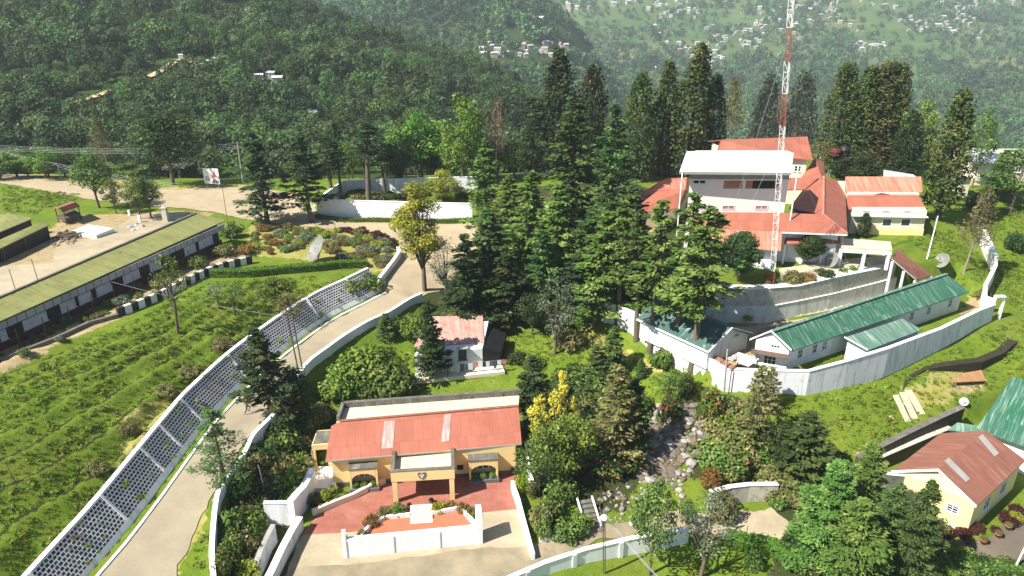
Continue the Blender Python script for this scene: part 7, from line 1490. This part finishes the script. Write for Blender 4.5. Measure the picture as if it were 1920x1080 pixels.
# dishes
def dish(px, pyb, cx, cy, rad, yaw, pitch, label, mat, ribs=True):
    p = S(px, pyb); c = Vector((p[0]+(cx-px)*mpp(p), p[1], ZT(p, cy))); th = T('satellite_dish', label, 'satellite dish', p)
    R_ = Vector((math.sin(yaw)*math.cos(pitch), -math.cos(yaw)*math.cos(pitch), math.sin(pitch))); U_ = R_.cross(Vector((0, 0, 1))).normalized(); V_ = U_.cross(R_)
    def P(r_, a_, o): return c+R_*(o-.32*rad*(1-(r_/rad)**2))+(U_*math.cos(a_)+V_*math.sin(a_))*r_
    g = G(); nr, ns = 6, 28
    for sgn, o in ((1, 0), (-1, -.04)):
        vs = [P(rad*i/nr, 2*math.pi*k/ns, o) for i in range(nr+1) for k in range(ns)]; fs = [(i*ns+k, i*ns+(k+1) % ns, (i+1)*ns+(k+1) % ns, (i+1)*ns+k)[::sgn] for i in range(nr) for k in range(ns)]; g.raw(vs, fs, 0, True)
    d = th.part('reflector', g, mat); g = G(); g.tube([P(rad, 2*math.pi*k/24, 0) for k in range(25)], .04*max(1, rad/1.6), 5); th.part('rim', g, M_GREYT, d)
    if ribs:
        g = G()
        for k in range(8): g.tube([P(rad*i/4, math.pi*k/4, -.07) for i in range(5)], .03, 4)
        th.part('back_rib', g, M_GREYT, d)
    f = c+R_*rad*.55; g = G()
    for k in range(3): g.tube([P(rad*.9, k*2.09+.5, 0), f], .022, 4)
    th.part('feed_strut', g, M_STEEL); th.part('feed_horn', G().tube([f-R_*.12, f+R_*.15], .09, 8), M_GREYT)
    th.part('mount', G().tube([up(p, -.2), tuple(c-R_*rad*.38)], .1*max(.5, rad/1.6), 8), M_STEEL)
M_DISH = surf('grey mesh dish', (.24,.25,.22), (.19,.20,.175), 1.6, (.11,.12,.10), (2,2), .5, .7, rough=.5)
dish(594, 494, 594, 466, 1.8, -1.05, .6, 'large grey satellite dish beside the flower bed on the left slope', M_DISH)
dish(1553, 502, 1556, 487, .95, -1.25, .5, 'grey satellite dish on the terrace edge near the canopy', M_DISH)
dish(1758, 508, 1761, 488, .95, -1.25, .5, 'grey satellite dish on the grass beside the winding wall', M_DISH)
dish(1804, 762, 1805, 753, .42, -.5, .6, 'small white satellite dish above the dark retaining wall', M_WHTP, False)
# poles
def pole(px, pyb, pyt, r0, label, mat=M_CON, name='pole', cat='pole', dx=0, arms=(), group=None, z=None):
    p = S(px, pyb) if z is None else A(px, pyb, z); zt = ZT(p, pyt); th = T(name, label, cat, p, group); t = (p[0]+dx*mpp(p), p[1], zt)
    th.part('shaft', G().tube([up(p, -.4), t], [r0, r0*.7], 8), mat)
    for dz, w in arms:
        c = (t[0], t[1], zt-dz); th.part('crossarm', G().bar((c[0]-w, c[1]-.1, c[2]), (c[0]+w, c[1]+.1, c[2]), .1, .1), M_WOOD)
        for k in (-.85, 0, .85): th.part('insulator', G().lathe((c[0]+w*k, c[1], c[2]+.1), [(.04, 0), (.06, .06), (.03, .14), (.001, .16)], 8), M_CLEAN)
    return th, t
_, pA_ = pole(571, 712, 592, .09, 'front one of the two thin dark poles beside the road fir', M_RUSTP, dx=-8)
_, pB_ = pole(562, 706, 580, .09, 'rear one of the two thin dark poles beside the road fir', M_RUSTP, dx=-10)
_, pC_ = pole(456, 345, 266, .13, 'old twin utility pole with wires behind the billboard', M_CON, 'utility_pole', 'utility pole', arms=((.3, .9), (1.1, .7)))
_, pD_ = pole(116, 335, 306, .1, 'leaning pale pole beside bright bushes at the far road', M_CON, 'utility_pole', 'utility pole', dx=-3, arms=((.15, .7),))
pole(434, 462, 345, .05, 'thin dark pole at the right end of the olive roofed barracks', M_RUSTP)
pole(641, 508, 420, .05, 'thin dark pole in front of the flower bed', M_RUSTP, dx=-5)
pole(1357, 735, 655, .11, 'pale pole rising from the corner of the compound wall', M_CON, dx=-3)
pole(1738, 486, 405, .10, 'white post below the columnar conifer', M_CLEAN, dx=2)
pole(1346, 722, 668, .05, 'thin rusty post behind the wall corner', M_RUSTP)
pole(503, 946, 872, .045, 'slender white flag pole beside the dappled screen wall', M_CLEAN, 'flag_pole', 'flag pole', dx=-7)
pole(1538, 300, 240, .08, 'thin pale antenna beside the dense cypress clump', M_CLEAN, 'antenna', 'antenna')
pole(1842, 300, 266, .05, 'thin antenna on the white roof of the two-storey cream house', M_CLEAN, 'antenna', 'antenna', z=12)
pole(1897, 1075, 1002, .09, 'white post on the asphalt in the bottom right corner', M_CLEAN, dx=12)
pole(1399, 1008, 985, .04, 'thin dark stake in the forecourt near the hedge', M_RUSTP, 'stake', 'stake')
pole(339, 690, 580, .03, 'tall bare bamboo stake on the left slope', M_WOOD, 'stake', 'stake', dx=-18)
pole(30, 905, 828, .025, 'thin bare stake near the left edge of the slope', M_WOOD, 'stake', 'stake', dx=-14)
pole(72, 528, 486, .05, 'iron post at the near side of the bleached courtyard', M_RUSTP, 'stake', 'post', dx=-2); pole(30, 545, 505, .05, 'iron post at the far left side of the bleached courtyard', M_RUSTP, 'stake', 'post', dx=-2)
# street lamp
lp = S(1134, 1076); th = T('street_lamp', 'street lamp with a rounded white head behind the street wall', 'street lamp', lp); zt = ZT(lp, 958); t = (lp[0]-9*mpp(lp), lp[1], zt)
for d in (-.07, .07): th.part('pole', G().tube([(lp[0]+d, lp[1], lp[2]-.6), (t[0]+d, t[1], zt)], .05, 6), M_RUSTP)
th.part('lamp_arm', G().tube([up(t, -.05), (t[0]-.05, t[1]-.5, zt+.25), (t[0]-.1, t[1]-1.0, zt+.3)], .035, 6), M_STEEL)
th.part('lamp_head', G().lathe((t[0]-.1, t[1]-1.1, zt+.12), [(.001, 0), (.24, .05), (.30, .16), (.24, .30), (.10, .38), (.001, .4)], 14), M_CLEAN)
# wires
def wire(name, label, a_, b2, n_=1, sag=.6, sp=.25, r_=.018, group=None, dv=(0, .3, .28)):
    for k in range(n_):
        o = (dv[0]*k, dv[1]*k, dv[2]*k); pts = [tuple(np.array(lerp(a_, b2, t_))+np.array(o)+np.array((0, 0, -sag*4*t_*(1-t_)))) for t_ in [i/12 for i in range(13)]]
        g = G().tube(pts, r_, 4); o_ = solo(name, g, M_STEEL, label, 'wire', group=group)
wire('overhead_wire', 'pale overhead wire running left from the twin utility pole', up(pC_, -.3), A(-60, 268, 14), 4, 1.0, group='upper wires at left', dv=(0, .4, -.38), r_=.016)
wire('overhead_wire', 'pale overhead wire slanting across the road at far left', A(-60, 268, 13), A(330, 345, 7.5), 5, .6, group='slanting wires at left', dv=(0, .5, -.5), r_=.016)
wire('overhead_wire', 'pale cable running from the street lamp to the bottom right', up(t, -.3), A(1270, 1120, 4.5), 3, .3, group='lamp cables', dv=(.12, .15, -.16), r_=.014)
wire('overhead_wire', 'thin cable from the poles by the road to the barracks', up(pA_, -.2), A(180, 520, 9.5), 1, .5, r_=.012); 
wire('overhead_wire', 'thin dark cable crossing the road from the rear pole', up(pB_, -2.6), A(430, 648, 6.5), 1, .3, r_=.012)
# billboard
bp = S(403, 352); th = T('billboard', 'white billboard with red and black print beside the road', 'billboard', bp)
q0, q1 = at_z(bp, 0), (bp[0]+34*mpp(bp), bp[1]-.6, 0); zt0, zt1 = ZT(bp, 316), ZT(bp, 345); BL = math.dist(q0[:2], q1[:2]); q0 = (q0[0]-19*mpp(bp), q0[1]+.3, 0); BL = 31*mpp(bp)
g = G(); wbox(g, q0, q1, 0, BL, zt1, zt0, -.06, 0); pn = th.part('panel', g, M_CLEAN)
def mark(x0, x1, y0, y1, m): g = G(); wbox(g, q0, q1, BL*x0, BL*x1, zt1+(zt0-zt1)*y0, zt1+(zt0-zt1)*y1, 0, .012); th.part('print', g, m, pn)
M_INK = surf('black print', (.03,.03,.035), (.05,.05,.05), 3); M_INKR = surf('red print', (.62,.20,.20), (.55,.14,.14), 3)
for a_ in ((.60,.78,.52,.60),(.55,.84,.44,.52),(.62,.80,.60,.82),(.68,.76,.82,.90)): mark(*a_, M_INKR)
for a_ in ((.10,.34,.42,.47),(.12,.20,.24,.36),(.26,.36,.22,.34),(.54,.62,.08,.26),(.65,.71,.06,.28),(.74,.82,.08,.24),(.86,.93,.06,.26),(.2,.24,.74,.78)): mark(*a_, M_INK)
for s in (.12, .88): p = along(q0, q1, BL*s, 0, -.12); th.part('post', G().tube([onground(p, -.3), at_z(p, zt0-.1)], .07, 7), M_STEEL)
# small cars behind the grove
def car(px, py, yaw, label, paint, sc=1.0):
    p = S(px, py); p = A(px, py, p[2]); ca, sa = math.cos(yaw), math.sin(yaw); tr = lambda x, y, z: (p[0]+(x*ca-y*sa)*sc, p[1]+(x*sa+y*ca)*sc, p[2]+.12+z*sc)
    th = T('parked_car', label, 'car', p); prof = [(-2.1,.25),(-2.1,.75),(-1.3,.86),(1.0,.92),(2.0,.80),(2.15,.55),(2.1,.25)]; g = G()
    g.hexa([tr(x, -.82, z) for x, z in prof][::-1], [tr(x, .82, z) for x, z in prof][::-1]); b_ = th.part('body', g, paint)
    cab = [(-1.2,.88),(-.75,1.42),(.65,1.45),(1.25,.90)]; g = G(); g.hexa([tr(x, -.7, z) for x, z in cab][::-1], [tr(x, .7, z) for x, z in cab][::-1]); th.part('windows', g, M_GLASS)
    rf = [(-.78,1.4),(-.7,1.47),(.6,1.5),(.68,1.43)]; g = G(); g.hexa([tr(x, -.68, z) for x, z in rf][::-1], [tr(x, .68, z) for x, z in rf][::-1]); th.part('roof', g, paint)
    for x in (-1.3, 1.3):
        for y in (-.8, .8): th.part('wheel', G().tube([tr(x, y-.1, .22), tr(x, y+.1, .22)], .32*sc, 12), M_DARK)
    for y in (-.6, .6): g = G(); g.raw([tr(*v) for v in ((-2.115,y-.15,.55),(-2.115,y+.15,.55),(-2.115,y+.15,.7),(-2.115,y-.15,.7))], [(0,1,2,3)]); th.part('headlight', g, M_CLEAN)
car(1200, 326, .5, 'white car on the road left of the hall roof', M_CLEAN); car(1010, 332, .2, 'white car glimpsed between the grove trees', M_CLEAN)
# tanks
def tank(px, py, pyt, r_, label, mat):
    p = A(px, py, 12.6); h = ZT(p, pyt)-p[2]; th = T('water_tank', label, 'water tank', onground(p)); th.part('drum', G().lathe(p, [(.01, 0), (r_, 0), (r_, h*.28), (r_*1.04, h*.3), (r_, h*.32), (r_, h*.58), (r_*1.04, h*.6), (r_, h*.62), (r_*.97, h*.93), (r_*.45, h*.98), (.01, h)], 18), mat); th.part('lid', G().lathe(up(p, h*.97), [(r_*.4, 0), (r_*.4, .1), (.01, .12)], 12), M_DARK)
    g = G()
    for k in range(4): a_ = k*1.57+.7; q = (p[0]+r_*.8*math.cos(a_), p[1]+r_*.8*math.sin(a_), 0); th.part('leg', G().tube([onground(q, -.2), at_z(q, 12.6)], .09, 6), M_STEEL)
tank(1565, 296, 277, .85, 'rust red water tank on a stand behind the orange roofs', M_REDP if False else surf('rust red plastic', (.10,.025,.018), (.075,.02,.015), 1)); tank(1582, 294, 273, .85, 'black water tank beside the rust red one', M_DARK)
# leaning slabs on the slope
th0 = S(1688, 800)
for i, (x0, y0, x1, y1, w, lb) in enumerate(((1679,742,1703,793,11,'left one of three pale slabs leaning on the slope'),(1692,737,1716,788,13,'middle one of three pale slabs leaning on the slope'),(1704,733,1729,779,13,'right one of three pale slabs leaning on the slope'),(1664,770,1677,791,6,'short pale plank beside the leaning slabs'))):
    p0, p1 = S(x1, y1), None; p1 = (p0[0]-(x1-x0)*mpp(p0)*.9, p0[1]+1.2, ZT((p0[0], p0[1]+1.2), y0)); wv = w*mpp(p0)/2
    q = [(p0[0]-wv, p0[1], p0[2]), (p0[0]+wv, p0[1]+.1, p0[2]), (p1[0]+wv, p1[1]+.1, p1[2]), (p1[0]-wv, p1[1], p1[2])]; g = G().hexa([up(v, -.02) for v in q], [up(v, .08) for v in q]); solo('slab', g, M_FLATR, lb, 'slab')
q = [S(*p) for p in ((1786,726),(1846,724),(1836,707),(1800,712))]; g = G().slab([up(v, .55+.2*(i > 1)) for i, v in enumerate(q)], .06)
th = T('sheet_roof', 'rusty brown sheets propped low over a pit on the grass slope', 'shed', q[0]); th.part('sheet', g, surf('rust brown sheet', (.38,.20,.09), (.30,.15,.07), .8, (.45,.3,.18), (2,.3), .5, .7, corr=1.6))
for v in q: th.part('prop', G().box(up(v, -.2), (.12, .12, .7)), M_WOOD)
# little gateway right of the winding wall
p = S(1858, 606); th = T('gate', 'small white gate frame at the corner of the long curving wall', 'gate', S(1862, 596))
for px in (1855, 1872): q = S(px, 598); th.part('post', G().box(up(q, -.2), (.25, .25, 2.9)), M_CLEAN)
qa, qb = S(1855, 598), S(1872, 598); th.part('lintel', G().bar(up(qa, 2.7), up(qb, 2.7), .5, .18), M_CLEAN)
# steps by the right bed
th = T('garden_steps', 'dark stone garden steps with white edges beside the right bed', 'steps', S(1110, 990)); a_, b2 = A(1100, 994, -.1), A(1125, 990, -.1)
for k in range(6): g = G(); wbox(g, a_, b2, 0, math.dist(a_[:2], b2[:2]), -.4, .05+.17*k, -.42*(k+1), -.42*k-.002); th.part('step', g, M_MOSS)
for s in (-.15, math.dist(a_[:2], b2[:2])): g = G(); wbox(g, a_, b2, s, s+.14, -.4, .12, -.0, .1); g.bar(along(a_, b2, s+.07, .1, 0), along(a_, b2, s+.07, 1.1, -2.5), .14, .12); th.part('edge', g, M_CLEAN)
# potted plants
def pot(px, py, h, kind, label, group, potm=M_MOSS, s=1):
    p = S(px, py); th = T('potted_plant', label, 'potted plant', p, group); th.part('pot', G().lathe(p, [(.01, 0), (.16*s, 0), (.24*s, .3*s), (.26*s, .32*s), (.22*s, .33*s), (.01, .3*s)], 12), potm)
    o = bpy.data.objects.new('plant', KIND['b_'+kind][0]); COL.objects.link(o); o.parent = th.o; o.location = (0, 0, .28*s); o.scale = (.32*s*h, .32*s*h, .38*s*h)
for px, py in ((601,958),(617,951),(632,944),(650,935)): pot(px, py, 1, 'green', 'small potted plant in the row left of the bungalow drive', 'row of small potted plants')
pot(626, 925, 1.4, 'limeb', 'taller potted plant at the left corner of the bungalow', None); pot(964, 890, 1.3, 'green', 'potted plant at the right corner of the bungalow', None)
pot(966, 923, .9, 'limeb', 'yellowish potted plant on the right drive kerb, upper', None); pot(973, 946, .9, 'gold', 'yellow flowering pot on the right drive kerb, lower', None); pot(768, 955, .8, 'maroon', 'dark red potted plant left of the portico steps', None); pot(809, 945, .8, 'maroon', 'dark red potted plant right of the portico steps', None)
M_TERRA = surf('terracotta', (.34,.14,.08), (.28,.11,.06), 2)
for px, py in ((1757,1016),(1814,1021),(1843,1020),(1870,1009),(1889,994),(1905,978)): pot(px, py, .9, 'oliveb', 'terracotta pot along the kerb below the yellow house', 'terracotta pots below the yellow house', M_TERRA, 1.2)
# ------------------------------------------------------------------ the runner on the road
def person(px, py, label, yaw):
    p = S(px, py); ca, sa = math.cos(yaw), math.sin(yaw); t3 = lambda v: (p[0]+v[0]*ca-v[1]*sa, p[1]+v[0]*sa+v[1]*ca, p[2]+v[2]+.07)
    J = {'pel': (0,0,.95), 'spine': (.04,0,1.15), 'chest': (.09,0,1.36), 'neck': (.12,0,1.50), 'head': (.15,0,1.60), 'crown': (.16,0,1.74), 'lh': (0,.10,.90), 'lk': (.30,.10,.62), 'la': (.10,.10,.26), 'lt': (.24,.10,.16), 'rh': (0,-.10,.90), 'rk': (-.06,-.10,.50), 'ra': (-.30,-.10,.14), 'rt': (-.20,-.10,.03),
         'ls': (.10,.19,1.40), 'le': (-.12,.24,1.18), 'lw': (.08,.22,1.02), 'lf': (.14,.2,1.0), 'rs': (.10,-.19,1.40), 're': (.26,-.25,1.16), 'rw': (.46,-.18,1.26), 'rf': (.52,-.16,1.3)}
    E = [('pel','spine'),('spine','chest'),('chest','neck'),('neck','head'),('head','crown'),('pel','lh'),('lh','lk'),('lk','la'),('la','lt'),('pel','rh'),('rh','rk'),('rk','ra'),('ra','rt'),('chest','ls'),('ls','le'),('le','lw'),('lw','lf'),('chest','rs'),('rs','re'),('re','rw'),('rw','rf')]
    Rr = dict(pel=.15,spine=.13,chest=.155,neck=.06,head=.10,crown=.075,lh=.10,lk=.07,la=.045,lt=.04,rh=.10,rk=.07,ra=.045,rt=.04,ls=.07,le=.045,lw=.035,lf=.03,rs=.07,re=.045,rw=.035,rf=.03)
    ks = list(J); me = bpy.data.meshes.new('body'); me.from_pydata([tuple(Vector(t3(J[k]))-Vector(p)) for k in ks], [(ks.index(a_), ks.index(b2)) for a_, b2 in E], [])
    o = bpy.data.objects.new('body', me); COL.objects.link(o); o.modifiers.new('skin', 'SKIN')
    for i, k in enumerate(ks): me.skin_vertices[0].data[i].radius = (Rr[k], Rr[k]*.85)
    me.skin_vertices[0].data[0].use_root = True
    root = bpy.data.objects.new('person', None); COL.objects.link(root); root.location = p; tag(root, label, 'person'); o.parent = root
    o.modifiers.new('sub', 'SUBSURF').render_levels = 1
    m, n, b = newmat('runner'); at_ = N(n, 'ShaderNodeTexCoord'); sx = N(n, 'ShaderNodeSeparateXYZ'); n.links.new(at_.outputs['Object'], sx.inputs[0]); z = sx.outputs[2]
    c = mixc(n, mth(n, 'GREATER_THAN', z, 1.03), (.05,.05,.06), (.06,.055,.05)); c = mixc(n, mth(n, 'GREATER_THAN', z, 1.54), c, (.20,.11,.07)); c = mixc(n, mth(n, 'LESS_THAN', z, .16), c, (.03,.03,.03)); n.links.new(c, b.inputs['Base Color']); b.inputs['Roughness'].default_value = .8; me.materials.append(m)
    g = G(); hc = Vector(t3((.145,0,1.69))); t = bmesh.new(); bmesh.ops.create_icosphere(t, subdivisions=2, radius=.112); g.raw([hc+v.co*1.0 for v in t.verts], [tuple(v.index for v in f.verts) for f in t.faces], 0, True); t.free()
    h = mesh_obj('hair', g, M_DARK, p, root)
person(465, 777, 'person in dark clothing running along the dirt road', .4)
